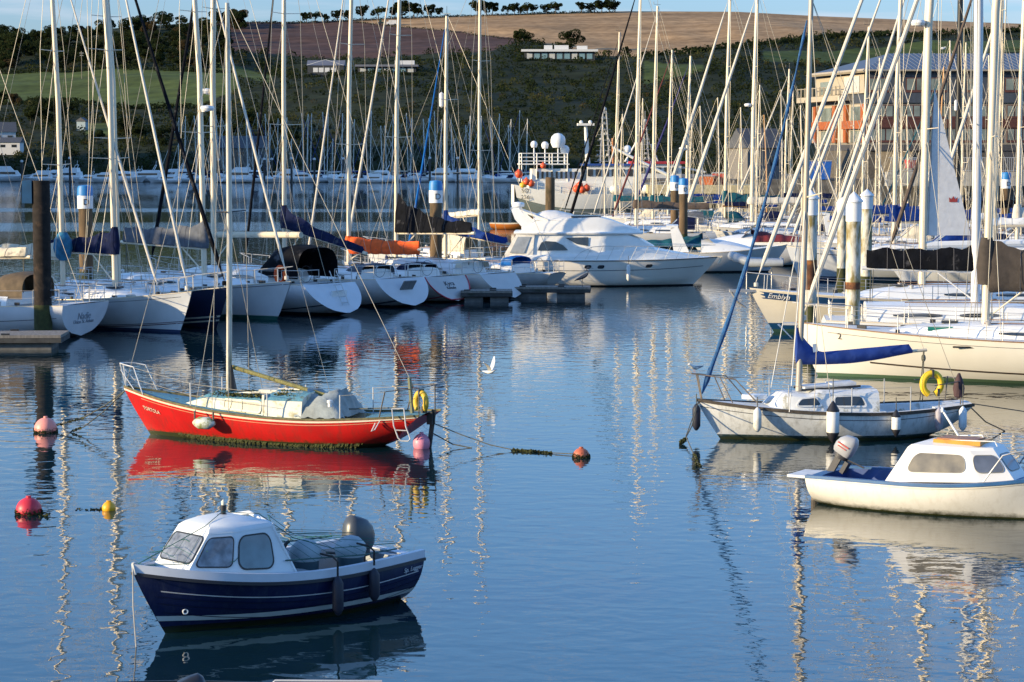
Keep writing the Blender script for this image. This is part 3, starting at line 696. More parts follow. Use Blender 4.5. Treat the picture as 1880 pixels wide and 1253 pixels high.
for px, py, hp, k in [(60,232,34,3),(85,228,44,4),(110,226,40,3),(35,205,26,5),(135,214,24,4),(360,250,40,3),(400,235,36,4),(420,262,36,3),(455,246,44,3),(500,262,40,4),(480,282,40,5),(540,270,34,3),(10,190,26,4),(230,250,36,4),(260,262,34,3),(205,215,22,5),(300,268,34,4),(180,262,24,3)]:
    plant(k, px, py, hp, 'full leafy tree on the slope above the far moorings', 'slope trees')
def shrubs(name, n, seed, box, matw, test, hpx=(5, 10)):
    rnd = random.Random(seed); V = [[] for _ in LV]; Fc = [[] for _ in LV]; c = 0
    while c < n:
        px = rnd.uniform(*box[0]); py = rnd.uniform(*box[1])
        if py < interp(SKY, px)+1 or not test(px, py): c += .2; continue
        s = hill_s(px, py); p = hill_pt(px, s); r_ = rnd.uniform(*hpx)*p.y/F; k = rnd.choices(range(len(LV)), matw)[0]
        nn_ = noise.noise(Vector((px*.012, py*.03, 5)))
        if nn_ > .15 and rnd.random() < .5: k = 2
        clump(V[k], Fc[k], p+Vector((0, 0, r_*.45)), r_, 30, r_*.20, rnd, .75); c += 1
    b = MB()
    for k in range(len(LV)): b.add(V[k], Fc[k], k)
    o = b.build(name, LV, ang=0); tag(o, 'dark scrub and bushes covering the hillside below the fields', 'scrub', kind='stuff')
shrubs('scrub', 5200, 3, ((-60, 1960), (62, 322)), (6, 4, .5, .25, 6), lambda x, y: field(x, y) == 0 and not (1480 < x and y > 140))
def hedge(name, pts, seed, h=5., label='dark hedge between the fields on the hill'):
    rnd = random.Random(seed); vs, fs = [], []
    for (a, b), (c, d) in zip(pts, pts[1:]):
        n = int(abs(c-a)/4)+1
        for i in range(n):
            u = i/n; px = a+(c-a)*u; py = b+(d-b)*u+rnd.uniform(-1, 1); p = hill_pt(px, min(.995, hill_s(px, py))); r_ = rnd.uniform(.6, 1.2)*h*p.y/F
            clump(vs, fs, p+Vector((0, 0, r_*.4)), r_, 26, r_*.28, rnd)
    b_ = MB(); b_.add(vs, fs); tag(b_.build(name, LV[4], ang=0), label, 'hedge')
hedge('hedge', [(px, interp(SKY, px)+2) for px in range(410, 1160, 30)], 1, 3.5, 'thin dark hedge along the skyline under the rounded trees')
hedge('hedge', [(1180, 106), (1300, 96), (1400, 84), (1560, 78), (1720, 68), (1990, 62)], 2, 8., 'thick dark hedge along the lower edge of the stubble field')
hedge('hedge', [(640, 44), (740, 54), (850, 62), (950, 72)], 3, 2.5, 'low hedge between the ploughed field and the stubble field')
hedge('hedge', [(945, 116), (1110, 117)], 8, 5., 'bushes in front of the flat white hillside house')
hedge('hedge', [(560, 143), (660, 142), (780, 142)], 9, 5., 'bushes in front of the dark hillside houses')
hedge('hedge', [(0, 133), (200, 132), (430, 136)], 4, 6., 'dark hedge along the top of the green field at the left')
hedge('hedge', [(0, 190), (120, 182), (230, 196), (430, 188)], 5, 7., 'dark hedge along the foot of the green field at the left')
# ---------------------------------------------------------------- far houses, sheds, poles
wallw = M('render_white', (.62,.62,.60), .8, var=.08); slate = M('slate_roof', (.07,.075,.085), .7, var=.25); concrete = M('concrete', (.34,.33,.30), .85, var=.2, scale=.8, dirt=.4, dcol=(.14,.13,.11), dscale=1.2)
stonew = M('stone_wall', (.12,.11,.095), .9, var=.4, scale=1.2, bump=.6, bscale=2.)
def gable_house(name, label, p, w, d, h, rh, rz=0., wins=3, cat='house', wm=None, rm=None, chim=True):
    r0 = empty(name, p, rz, label, cat)
    MB().box(0, 0, h/2-1, w, d, h+2).build('wall', wm or wallw, r0, ang=0)
    b = MB(); e = .3; b.add([(-w/2-e, -d/2-e, h-.1), (w/2+e, -d/2-e, h-.1), (w/2+e, 0, h+rh), (-w/2-e, 0, h+rh), (-w/2-e, d/2+e, h-.1), (w/2+e, d/2+e, h-.1)], [(0,1,2,3), (3,2,5,4), (0,3,4), (1,5,2), (0,4,5,1)]); ro = b.build('roof', rm or slate, r0, ang=0)
    if chim: MB().box(-w/2+.6, 0, h+rh+.2, .7, .7, 1.5).build('chimney', wallw, ro, ang=0)
    for i in range(wins):
        x = -w/2+w*(i+.5)/wins; MB().box(x, -d/2, h*.55, w/wins*.45, .06, h*.3).build('window', glass, r0, ang=0)
    return r0
def hp(px, py): return hill_pt(px, hill_s(px, py))
gable_house('cottage', 'white cottage with grey slate roof and chimney at the left edge above the far moorings', hp(8, 264)-Vector((0,5,0)), 9., 7, 3.5, 2.6, R(15))
gable_house('cottage', 'small low white cottage below the chimney cottage at the left edge', hp(30, 276)-Vector((0,5,0)), 6, 5, 2.4, 1.2, 0, 2, chim=False)
gable_house('shed', 'pale blue wooden shed on the green patch above the far moorings', hp(157, 240)-Vector((0,2,0)), 2.2, 2.6, 2.4, 1., R(80), 0, 'shed', M('pale_blue_boards', (.30,.38,.42), .8), chim=False)
gable_house('cottage', 'grey stone cottage with slate roof among trees left of the dark cottage', hp(450, 298)-Vector((0,5,0)), 12, 7, 3.6, 3., 0, 3, 'house', stonew, chim=False)
def flat_house(name, label, px0, px1, pyt, pyb, Y, boxes=(), col=wallw, gl=5, roofm=None):
    Y = hp((px0+px1)/2, pyb).y-3
    a, c = at(px0, pyb, Y), at(px1, pyt, Y); w, h = c.x-a.x, c.z-a.z; r0 = empty(name, ((a.x+c.x)/2, Y, a.z), 0, label, 'house')
    MB().box(0, 3.5, h*.42-1.5, w*.92, 6, h*.84+3).build('wall', M('dark_timber_wall', (.035,.04,.045), .8), r0, ang=0)
    MB().box(0, 3, h*.9, w, 7.6, h*.2).build('roof', roofm or col, r0, ang=0)
    for i in range(gl):
        x = -w*.44+w*.88*(i+.5)/gl; MB().box(x, .42, h*.42, w*.88/gl*.72, .08, h*.5).build('window', M('pale_blue_window', (.18,.30,.34), .1) if i % 3 else M('pale_curtain_window', (.5,.5,.46), .3), r0, ang=0)  # every third window takes the pale curtain colour
    for bx, bw, bh in boxes: MB().box((bx-(px0+px1)/2)*Y/F, 4, h+bh*Y/F/2, bw*Y/F, 3, bh*Y/F).build('roof_box', wallw, r0, ang=0)
    return r0
flat_house('modern_house', 'long flat white house with three white roof boxes below the stubble field', 957, 1098, 91, 112, 800, ((1007, 15, 8), (1031, 26, 8), (1069, 19, 7)), gl=9)
flat_house('modern_house', 'low dark house with a long flat roof right of the white gabled hillside house', 652, 768, 119, 138, 780, ((742, 36, 8),), M('dark_flat_roof', (.13,.14,.17), .7), gl=7)
g = gable_house('modern_house', 'white gabled modern house with a glass front on the hillside under the ploughed field', hp(604, 138)-Vector((0, 6, 0)), 13, 8, 2.9, 1.9, 0, 0, chim=False, rm=M('dark_flat_roof', (.13,.14,.17), .7), wm=M('dark_timber_wall', (.10,.11,.12)))
for x in (-3.6, -1.6, .6, 2.8): MB().box(x, -4.05, 1.2, 1.7, .1, 1.6).build('window', wallw, g, ang=0)
MB().tube([(-6.6, -4.4, 2.9), (0, -4.4, 4.85), (6.6, -4.4, 2.9)], .1, 4).build('roof_edge', wallw, g)
for (px, pt, pb, lb) in [(155, 97, 147, 'wooden utility pole with cross arm standing in the green field at the left'), (703, 74, 112, 'utility pole in front of the ploughed field above the dark hillside house'), (100, 140, 170, 'thin bare post in the green field at the left edge')]:
    s = hill_s(px, pb); p = hill_pt(px, s); h = (pb-pt)*p.y/F; r0 = empty('utility_pole', p, 0, lb, 'pole')
    MB().tube([(0, 0, -1), (0, 0, h)], .14, 6).build('pole', M('pole_wood', (.2,.17,.13), .8), r0)
    if px != 100: MB().box(0, 0, h*.93, 1.5, .12, .14).box(0, 0, h*.85, 1.3, .12, .14).build('cross_arm', wallw, r0, ang=0)
p = hp(716, 50); r0 = empty('van', p+Vector((1.4, -1, 0)), 0, 'tiny white van parked at the edge of the stubble field', 'van')
MB().box(.3, 0, 1.3, 3.6, 1.8, 1.9).box(-1.9, 0, .95, 1.1, 1.7, 1.2).build('body', wallw, r0)
for x in (-1.6, 1.4): MB().lathe([(.35, -.95), (.35, .95)], (x, 0, .35), 12, axis='Y').build('wheel', darkm, r0)
p = hp(705, 50); r0 = empty('tractor', p+Vector((-.6, -1, 0)), 0, 'tiny dark tractor in front of the white van at the edge of the stubble field', 'tractor')
MB().box(0, 0, 1.1, 2.4, 1.1, .8).box(-.5, 0, 1.9, 1.1, 1.2, 1.1).build('body', M('dark_green_paint', (.02,.05,.03)), r0)
for x, rr_ in ((-.8, .8), (1., .5)): MB().lathe([(rr_, -.8), (rr_, .8)], (x, 0, rr_), 12, axis='Y').build('wheel', darkm, r0)
# ---------------------------------------------------------------- far quay, apartment block
def quay():
    b = MB(); a = at(1180, HZ, 262); z = 3.9
    b.add([(a.x, 262, z), (75, 262, z), (95, 330, z), (a.x+6, 330, z), (a.x, 262, -2), (75, 262, -2), (95, 330, -2), (a.x+6, 330, -2)], [(0,1,2,3), (0,4,5,1), (3,7,4,0)])
    tag(b.build('quay', stonew, ang=0), kind='structure')
quay()
r0 = empty('quay_wall', (at(1640, HZ, 258).x, 258, 0), 0, 'pale concrete parapet wall with a grey railing on the quay below the apartment block', 'wall')
MB().box(9, 2, 4.0, 19, 1.2, 1.6).build('parapet', concrete, r0, ang=0)
b = MB(); [b.box(x*.22, 1.6, 5.6, .05, .05, 1.6) for x in range(0, 84)]; b.box(9, 1.6, 6.4, 18.6, .07, .07).box(9, 1.6, 4.95, 18.6, .06, .06); b.build('railing', steel, r0, ang=0)
def apartments():
    Y = 268.; z0 = 4.; P = [at(1497, HZ, 286), at(1592, HZ, Y), at(1990, HZ, Y), at(1990, HZ, 300), at(1497, HZ, 300)]; P = [Vector((p.x, p.y, 0)) for p in P]
    root = empty('apartment_block', (0, 0, 0), 0, 'long grey clad apartment block with metal roof and orange timber bays above the quay', 'building')
    cl = M('grey_cladding', (.045,.056,.075), .6, var=.12, scale=3, stretch=(1,1,.2)); cw = M('cream_render', (.38,.33,.25), .8, var=.1); ow = M('orange_timber', (.32,.085,.016), .5, var=.2, scale=3); br = M('brown_timber', (.075,.024,.015), .6, var=.2)
    gl = M('pale_window', (.16,.19,.18), .08, var=.35, scale=.7); rf = M('zinc_roof', (.09,.108,.14), .5, .2, var=.1); dk = M('dark_slab', (.05,.05,.055), .7)
    def prism(pts, za, zb_, name, m, ins=0.): 
        n = len(pts); b = MB(); b.add([(p.x, p.y, za) for p in pts]+[(p.x, p.y, zb_) for p in pts], [(i, (i+1)%n, n+(i+1)%n, n+i) for i in range(n)]+[tuple(range(n))[::-1], tuple(n+i for i in range(n))]); return b.build(name, m, root, ang=0)
    Z = lambda py: CAMH+(HZ-py)*Y/F
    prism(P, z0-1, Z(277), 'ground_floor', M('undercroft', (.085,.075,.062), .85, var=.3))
    prism([p+Vector((0, -.35, 0)) for p in P], Z(277), Z(266), 'floor_slab', dk)
    prism(P, Z(266), Z(190), 'lower_wall', M('bay_wall', (.20,.18,.15), .8, var=.15))
    prism([p+Vector((0, -.25, 0)) for p in P], Z(190), Z(130), 'upper_wall', cl)
    # roof
    E = [P[0]+Vector((-1.2, -.9, 0)), P[1]+Vector((-.6, -1.2, 0)), P[2]+Vector((1, -1.2, 0)), P[3]+Vector((1, 1, 0)), P[4]+Vector((-1, 1, 0))]
    q1, q2 = at(1630, HZ, 283), at(1990, HZ, 283); zt, ze = Z(96)+.35, Z(130)
    b = MB(); b.add([(p.x, p.y, ze) for p in E]+[(q1.x, 283, zt), (q2.x, 283, zt)], [(0, 1, 5), (1, 2, 6, 5), (2, 3, 6), (3, 4, 5, 6), (4, 0, 5), (4, 3, 2, 1, 0)]); ro = b.build('roof', rf, root, ang=0)
    b = MB()
    for i in range(44):
        x = E[1].x+.4+i*.62
        if x < E[2].x: 
            xt = max(x, q1.x+(x-q1.x)*1.); u = 1. if x > q1.x else max(.02, (x-E[1].x)/(q1.x-E[1].x)); b.tube([(x, E[1].y, ze+.04), (x, E[1].y+(283-E[1].y)*u, ze+(zt-ze)*u+.04)], .03, 4)
    b.build('standing_seam', M('zinc_seam', (.22,.25,.31), .5, .3), ro)
    b = MB(); b.tube([(E[0].x, E[0].y, ze-.12), (E[1].x, E[1].y, ze-.12)], .22, 4).tube([(E[1].x, E[1].y, ze-.12), (E[2].x, E[2].y, ze-.12)], .1, 4); b.build('fascia', cw, ro, ang=0)
    # main facade windows: three storeys
    for py0, py1, k in ((143, 170, 0), (193, 218, 1), (236, 262, 1)):
        xs = [(1594, 1632), (1663, 1700), (1708, 1739), (1775, 1790), (1845, 1880)] if k == 0 else [(1597, 1640), (1650, 1690), (1698, 1738), (1746, 1790), (1798, 1840), (1848, 1892)]
        for a_, c_ in xs:
            y = Y-(.28 if k == 0 else .03); A, C = at(a_, py1, y), at(c_, py0, y); w, h = C.x-A.x, C.z-A.z
            f = MB().box(A.x+w/2, y, A.z+h/2, w, .12, h).build('window', M('window_frame_brown', (.09,.03,.02), .5), root, ang=0)
            nn_ = 2 if k == 0 else 3
            for i in range(nn_): MB().box(A.x+w*(i+.5)/nn_, y-.07, A.z+h*.55, w/nn_*.82, .04, h*.78).build('pane', gl, f, ang=0)
    for x0, x1 in ((1592, 1990),): A, C = at(x0, 235, Y), at(x1, 219, Y); MB().box((A.x+C.x)/2, Y-.1, (A.z+C.z)/2, C.x-A.x, .3, C.z-A.z).build('timber_band', br, root, ang=0)
    # left facade: balcony, orange bays
    a, c = P[0], P[1]; t = (c-a).normalized(); nrm = Vector((t.y, -t.x, 0)); Ln = (c-a).length
    def wp(u, z, o): p = a+t*(u*Ln)+nrm*o; return Vector((p.x, p.y, z))
    def slab(u0, u1, za, zb_, o0, o1, name, m):
        q = [wp(u0, za, o0), wp(u1, za, o0), wp(u1, za, o1), wp(u0, za, o1)]; b = MB(); b.add([tuple(p) for p in q]+[(p.x, p.y, zb_) for p in q], [(0,1,2,3),(4,5,6,7),(0,1,5,4),(1,2,6,5),(2,3,7,6),(3,0,4,7)]); return b.build(name, m, root, ang=0)
    slab(-.15, .72, Z(184), Z(174), -.2, 1.6, 'balcony', cw)
    b = MB()
    for i in range(12): p = wp(-.14+.85*i/11, Z(165), 1.55); b.box(p.x, p.y, p.z, .18, .06, 1.1)
    A, C = wp(-.15, Z(158), 1.55), wp(.72, Z(158), 1.55); b.tube([A, C], .05, 4); b.build('balustrade', cw, root, ang=0)
    slab(.05, .98, Z(172), Z(138), .28, .34, 'balcony_wall', cw); slab(.15, .38, Z(170), Z(146), .36, .42, 'window', gl); slab(.62, .9, Z(170), Z(140), .36, .42, 'window', M('pale_curtain_window', (.5,.5,.46)))
    slab(-.06, 1., Z(262), Z(192), .02, .1, 'bay_wall', cw)
    for u0, u1 in ((.02, .07), (.40, .46), (.62, .67), (.94, 1.0)): slab(u0, u1, Z(262), Z(192), .12, .5, 'timber_post', ow)
    for u0, u1 in ((.02, .46), (.62, 1.0)): slab(u0, u1, Z(237), Z(222), .5, .7, 'timber_balcony', ow)
    for u0, u1 in ((.14, .34), (.72, .9)):
        for pa, pb in ((221, 196), (262, 240)): slab(u0, u1, Z(pa), Z(pb), .12, .2, 'window', gl)
    for i, x in enumerate((1625, 1660, 1720, 1780, 1850, 1920)):
        A = at(x, 300, Y-.1); MB().box(A.x, Y-.1, 6., 1.9, .14, 2.8).build('ground_floor_panel', dk if i > 2 else M('sandstone', (.27,.21,.13), .85, var=.2), root, ang=0)
apartments()
for i, (x, y) in enumerate([(1652, 94), (1731, 96)]):
    p = at(x, y, 283); g = MB().ball((0, 0, .2), .16, 8, sx=1.9).ball((.28, 0, .34), .09, 8).build('gull', wallw, loc=p-Vector((0, 0, -.25))); tag(g, ['white gull standing on the left part of the metal roof ridge', 'white gull standing on the metal roof ridge behind the thick white mast'][i], 'bird', 'gulls on the roof')
gable_house('quay_shed', 'small dark harbour building with pitched slate roof left of the apartment block', Vector((at(1388, HZ, 270).x, 270, 4)), 4.6, 5, 3.6, 2.2, R(20), 2, 'building', M('timber_grey_wall', (.16,.15,.14), .85), chim=False)
# piers with concrete legs
r0 = empty('pier', (0, 0, 0), 0, 'pale concrete pier on stout square legs with dark gaps behind the moored yachts', 'pier')
A, C = at(1190, HZ, 236), at(1385, HZ, 236); MB().box((A.x+C.x)/2, 240, 3.2, C.x-A.x, 8, .9).build('pier_deck', M('pier_concrete', (.50,.42,.24), .85, var=.25, dirt=.4, dcol=(.14,.12,.08)), r0, ang=0)
for i in range(8):
    x = A.x+.5+(C.x-A.x-1)*i/7; MB().box(x, 236.8, 1., .9, .9, 4.2).build('pier_leg', M('pier_concrete', (.5,.42,.24)), r0, ang=0); MB().box(x, 243, 1., .9, .9, 4.2).build('pier_leg', M('pier_concrete', (.5,.42,.24)), r0, ang=0)
def fish_box_pile(px, Y, z, cm, label, sx=2., sz=1.2, cat='bin'):
    p = at(px, HZ, Y); r0 = empty('skip' if cat == 'skip' else 'crate_stack', (p.x, Y, z), random.uniform(-.3, .3), label, cat)
    MB().add([(-sx/2*.85, -.6, 0), (sx/2*.85, -.6, 0), (sx/2*.85, .6, 0), (-sx/2*.85, .6, 0), (-sx/2, -.8, sz), (sx/2, -.8, sz), (sx/2, .8, sz), (-sx/2, .8, sz)], [(0,1,2,3), (0,1,5,4), (1,2,6,5), (2,3,7,6), (3,0,4,7)]).build('body', cm, r0, ang=0)
    b = MB(); b.tube([(-sx/2, -.8, sz), (sx/2, -.8, sz), (sx/2, .8, sz), (-sx/2, .8, sz), (-sx/2, -.8, sz)], .06, 4); b.build('rim', steel, r0)
fish_box_pile(1504, 262.5, 3.9+.01, M('skip_blue', (.01,.09,.38), .5), 'big bright blue container standing on the quay left of the furled white sails', 2.9, 2.1, 'container')
fish_box_pile(1298, 237, 3.66, M('net_orange', (.5,.13,.04), .8, bump=.6), 'heap of orange crates on the pale pier', 1.6, .9, 'crate')
fish_box_pile(1322, 238, 3.66, M('net_red', (.4,.05,.04), .8, bump=.6), 'heap of red crates on the pale pier, right of the orange one', 1.4, 1.2, 'crate')
fish_box_pile(1672, 262, 5.2, M('drum_red', (.55,.05,.03)), 'small red bin on the quay under the railing left of the thick masts', .9, 1., 'bin')
# ---------------------------------------------------------------- trawler
def trawler(label, anchor, heading, L=24, B=7, wheel=None, name='fishing_trawler', hullc=None, regs='SO 256', sc=1.):
    head = R(heading); p = water(*anchor); root = empty(name, p, head, label, 'fishing boat')
    H = Hull(L, B, 4.5, 3.2, 4.4, 2.6, .8, .8, dr=1.6, tb=.2, full=2.6)
    hm = hullmat('trawler_hull_'+name+regs[:2], hullc or (.20,.24,.22), None, (.10,.03,.02), .3, .4, rust=((.16,.09,.05), .5)); H.build(hm, root)
    wb = M('trawler_white', (.80,.77,.68), .5, var=.05, dirt=.35, dcol=(.5,.38,.22), dscale=.8)
    H.band(.62, 1., wb, root, 0, 1, .03, 'bulwark'); MB().add([(H.x(0, 1)-.03, y, z) for y, z in ((-2.7, 1.9), (2.7, 1.9), (2.8, 4.5), (-2.8, 4.5))], [(0, 1, 2, 3)]).build('transom_plate', wb, root, ang=0)
    H.deckmesh(M('trawler_deck', (.12,.16,.13), .8), root, inset=.1); H.rail(wb, root, w=.12, h=.12)
    def blk(x0, x1, w, z0, z1, name='deckhouse', m=wb, sl=.0):
        b = MB(); b.add([(x0, -w, z0), (x1, -w, z0), (x1, w, z0), (x0, w, z0), (x0+sl, -w*.96, z1), (x1-sl, -w*.96, z1), (x1-sl, w*.96, z1), (x0+sl, w*.96, z1)], [(0,1,2,3), (4,5,6,7), (0,1,5,4), (1,2,6,5), (2,3,7,6), (3,0,4,7)]); return b.build(name, m, root, ang=0)
    return root, H, blk, wb
T, H, blk, wb = trawler('large white fishing trawler with satellite domes and orange floats moored beyond the white motor yacht', (1108, 402), 4)
blk(-10, 3.5, 2.5, 2.2, 4.8); wh = blk(-2.5, 4.2, 2.3, 4.8, 7.0, 'wheelhouse', wb, .2); blk(-9.2, -2.6, 2.3, 4.8, 5.0, 'upper_deck')
rfm = blk(-3, 4.6, 2.5, 7.0, 7.25, 'roof', M('trawler_blue', (.02,.06,.22), .5))
blk(-9.6, -3.2, 2.2, 4.95, 6.6, 'after_house')
for i in range(6): MB().box(-2.0+i*1.05, -2.34, 6.1, .7, .1, .9).build('window', glass, wh, ang=0)
for i in range(9): MB().box(-8.9+i*.62, -2.25, 5.8, .28, .1, .9).build('window', glass, T, ang=0)
text('PORT', M('blue_paint', (.05,.09,.3)), .0001, (0, -3, 5), (R(90), 0, 0), T) if False else None
for i, s_ in enumerate(('SO', '256')): text(s_, darkm, .75, (-10.6+.0, -3.13 if i else -3.13, 3.75-.85*i), (R(90), 0, 0), T, name='registration_number')
b = MB()   # gantry rails over the stern
for x in (-11, -9, -7, -5): b.tube([(x, -2.2, 4.9), (x, -2.2, 8.6)], .09, 6).tube([(x, 2.2, 4.9), (x, 2.2, 8.6)], .09, 6)
for z in (7.6, 8.1, 8.6): b.tube([(-11, -2.2, z), (-5, -2.2, z), (-5, 2.2, z), (-11, 2.2, z), (-11, -2.2, z)], .06, 5)
b.box(-8, 0, 7.2, 6.5, 4.6, .15); b.build('gantry', wb, T)
for x, y, z, r_ in ((-6.1, -.6, 10.3, .98), (-9.3, -1, 9.8, .45), (-7.7, .8, 9.7, .48), (-5.1, .5, 9.1, .6), (3.2, .4, 9.2, .5)):
    MB().tube([(x, y, 7.2), (x, y, z-r_*.8)], .1, 6).lathe([(r_*.75, -r_*.95), (r_, -r_*.3), (r_, .1*r_), (r_*.88, r_*.5), (r_*.5, r_*.88), (.01, r_)], (x, y, z), 20).build('satellite_dome', white, T)
def lattice(root, x, y, z0, z1, w0, w1, seed=1, n=9):
    b = MB(); rnd = random.Random(seed)
    for sx in (-1, 1):
        for sy in (-1, 1): b.tube([(x+sx*w0, y+sy*w0, z0), (x+sx*w1, y+sy*w1, z1)], .07, 5)
    for i in range(n):
        u = (i+.5)/n; z = z0+(z1-z0)*u; w = w0+(w1-w0)*u; b.box(x, y, z, w*2.4, w*2.2, .06)
        for k in range(3): b.ball((x+rnd.uniform(-1.6, 1.6)*w, y+rnd.uniform(-1.5, 1.5)*w, z+.15), rnd.uniform(.08, .2), 6)
        b.tube([(x-w*2.2, y, z), (x+w*2.2, y, z)], .03, 4)
    b.tube([(x, y, z1), (x, y, z1+1.6)], .04, 5).ball((x, y, z1+.2), .28, 10); return b.build('signal_mast', M('mast_grey', (.40,.40,.38), .5, var=.3), root)
lattice(T, .1, 0, 7.2, 14.2, .62, .2, 1, 10); b = MB(); b.tube([(-2.1, 0, 7.2), (-2.4, 0, 12.3)], [.35, .22], 10).box(-2.4, 0, 12.4, 2.2, 1.2, .3).ball((-3, 0, 12.7), .25, 8).ball((-1.8, 0, 12.7), .25, 8); b.build('funnel_mast', wb, T)
MB().tube([(1, -1.5, 9.4), (4.5, -2, 7.6), (9, -2, 5.4)], [.16, .2, .24], 8).build('derrick', wb, T)
MB().tube([(1.1, -1.4, 7.2), (1.0, -1.5, 10.6)], .14, 8).build('derrick_post', M('rust_post', (.45,.18,.06), .7), T)
b = MB()
for x in range(-9, 12): b.tube([(x, -H.deck((x+12)/24)[0]+.15, H.deck((x+12)/24)[1]), (x, -H.deck((x+12)/24)[0]+.15, H.deck((x+12)/24)[1]+1.1)], .035, 5)
for z in (.55, 1.1): b.tube([(x, -H.deck((x+12)/24)[0]+.15, H.deck((x+12)/24)[1]+z) for x in range(-9, 12)], .03, 5, cap=False)
b.build('guard_rail', wb, T)
fl = M('float_orange', (.75,.10,.03), .45, var=.1)
cT = Matrix.Rotation(R(4), 4, 'Z')
T.scale = (.8, .8, .8)
def on(root, v): return Vector(root.location)+Matrix.Rotation(root.rotation_euler.z, 3, 'Z') @ (Vector(v)*root.scale.x)
for i, (x, y, z, r_) in enumerate([(-11.4, -2.3, 5.9, .42), (-10.4, -2.6, 4.9, .38), (-9.8, -2.65, 4.7, .36), (-10.9, -2.6, 4.4, .36), (-8.2, -2.4, 7.0, .3), (-3.9, -3.4, 4.0, .42), (-3.2, -3.5, 3.9, .4), (-2.6, -3.4, 4.1, .38), (-3.5, -3.45, 4.5, .34)]):
    f = MB().ball((0, 0, 0), r_, 12).lathe([(r_*.3, r_*.9), (r_*.22, r_*1.25), (.01, r_*1.3)], n=8).build('fishing_float', fl if i != 3 else M('float_yellow', (.75,.45,.03)), loc=on(T, (x, y, z)))
    tag(f, 'orange round float hung on the stern rail of the white trawler' if i in (0, 1, 2, 4) else ('yellow round float among the orange ones on the stern of the white trawler' if i == 3 else 'orange round float in the cluster on the side deck of the white trawler'), 'float', 'orange floats at the trawler stern' if i in (0, 1, 2, 4) else (None if i == 3 else 'orange floats on the trawler side deck'))
for i, (x, y) in enumerate([(1.2, -3.2), (5.2, -3.1)]): tag(MB().ball((0, 0, 0), .62, 12, sz=.8).build('fender_ball', white, loc=on(T, (x, y-.1, 3.9))), ['big white ball fender on the trawler side deck near the orange floats', 'big white ball fender on the trawler side deck nearer the bow'][i], 'fender')
T2, H2, blk2, _ = trawler('red and white fishing boat with a forest of aerials behind the white trawler', (1215, 386), 8, L=20, B=6, name='fishing_boat', hullc=(.04,.06,.12), regs='D 91')
blk2(-7, 2, 2.1, 2.2, 4.6); w2 = blk2(-4, 2.4, 2., 4.6, 6.6, 'wheelhouse'); blk2(-4.5, 2.9, 2.2, 6.6, 6.95, 'roof', M('trawler_red', (.42,.03,.03), .5))
for i in range(5): MB().box(-3.2+i*1.15, -2.04, 5.7, .75, .1, .8).build('window', glass, w2, ang=0)
T2.scale = (.85, .85, .85)
lattice(T2, -2.5, 0, 6.9, 12.5, .5, .15, 5, 8); MB().tube([(-1, -1, 6.8), (6, -1.4, 5.4)], .16, 8).build('derrick', wb, T2)
MB().tube([(-5.4, 0, 6.9), (-3.9, 0, 9.4), (-3.2, 0, 12.0)], [.12, .14, .1], 8).tube([(-.6, 0, 6.9), (-1.6, 0, 9.4)], .12, 8).build('a_frame', wb, T2)
# small open orange boat seen left of the motor yacht
p = water(946, 421); r0 = empty('rowing_boat', p, R(-8), 'small open orange and cream boat floating left of the white motor yacht', 'boat'); Hh = Hull(4.6, 1.7, .55, .5, .85, .5, .1, .7, dr=.2)
Hh.build(hullmat('orange_hull', (.55,.17,.03), None, (.05,.03,.02), .02, .03), r0); Hh.rail(cream, r0, w=.06, h=.08); Hh.deckmesh(cream, r0, well=(.06, .8, .1, .12))
# ---------------------------------------------------------------- pontoons and piles
pont = M('pontoon_side', (.05,.05,.048), .85, var=.4, dirt=.4, dcol=(.02,.025,.015)); pdeck = M('pontoon_boards', (.20,.18,.155), .85, var=.25, scale=2, stretch=(6,1,1))
def pontoon(label, cx, cy, L, W_, rz, name='pontoon'):
    r0 = empty(name, (cx, cy, 0), rz, label, 'pontoon')
    MB().box(0, 0, .5, L, W_, .1).build('boards', pdeck, r0, ang=0); MB().box(0, 0, .36, L+.04, W_+.04, .16).build('side_timber', pont, r0, ang=0)
    n = max(2, int(L/2.6))
    for i in range(n): MB().box(-L/2+L*(i+.5)/n, 0, .0, L/n*.72, W_*.8, .5).build('float', M('pontoon_float', (.12,.12,.115), .8, var=.3), r0, ang=0)
    for i in range(n):
        for sg in (1, -1): MB().box(-L/2+L*(i+.25)/n, sg*(W_/2-.12), .58, .3, .06, .06).build('cleat', darkm, r0)
    return r0
a = water(-25, 640); pontoon('weathered pontoon beside the dark pile at the left edge', a.x+.2, a.y, 5.2, 2.2, R(3))
a = water(905, 556); pontoon('short timber pontoon end between the white sterns, in front of the motor yacht', a.x-.3, a.y+.8, 2.4, 1.6, R(0))
a = water(1010, 549); pontoon('pontoon finger where the heron stands, below the motor yacht stern', a.x+.1, a.y+.9, 3.7, 1.5, R(-3))
a = water(-60, 560); pontoon('long walkway pontoon running behind the sterns and bows of the left row', -6, 118, 36, 2.2, R(28))
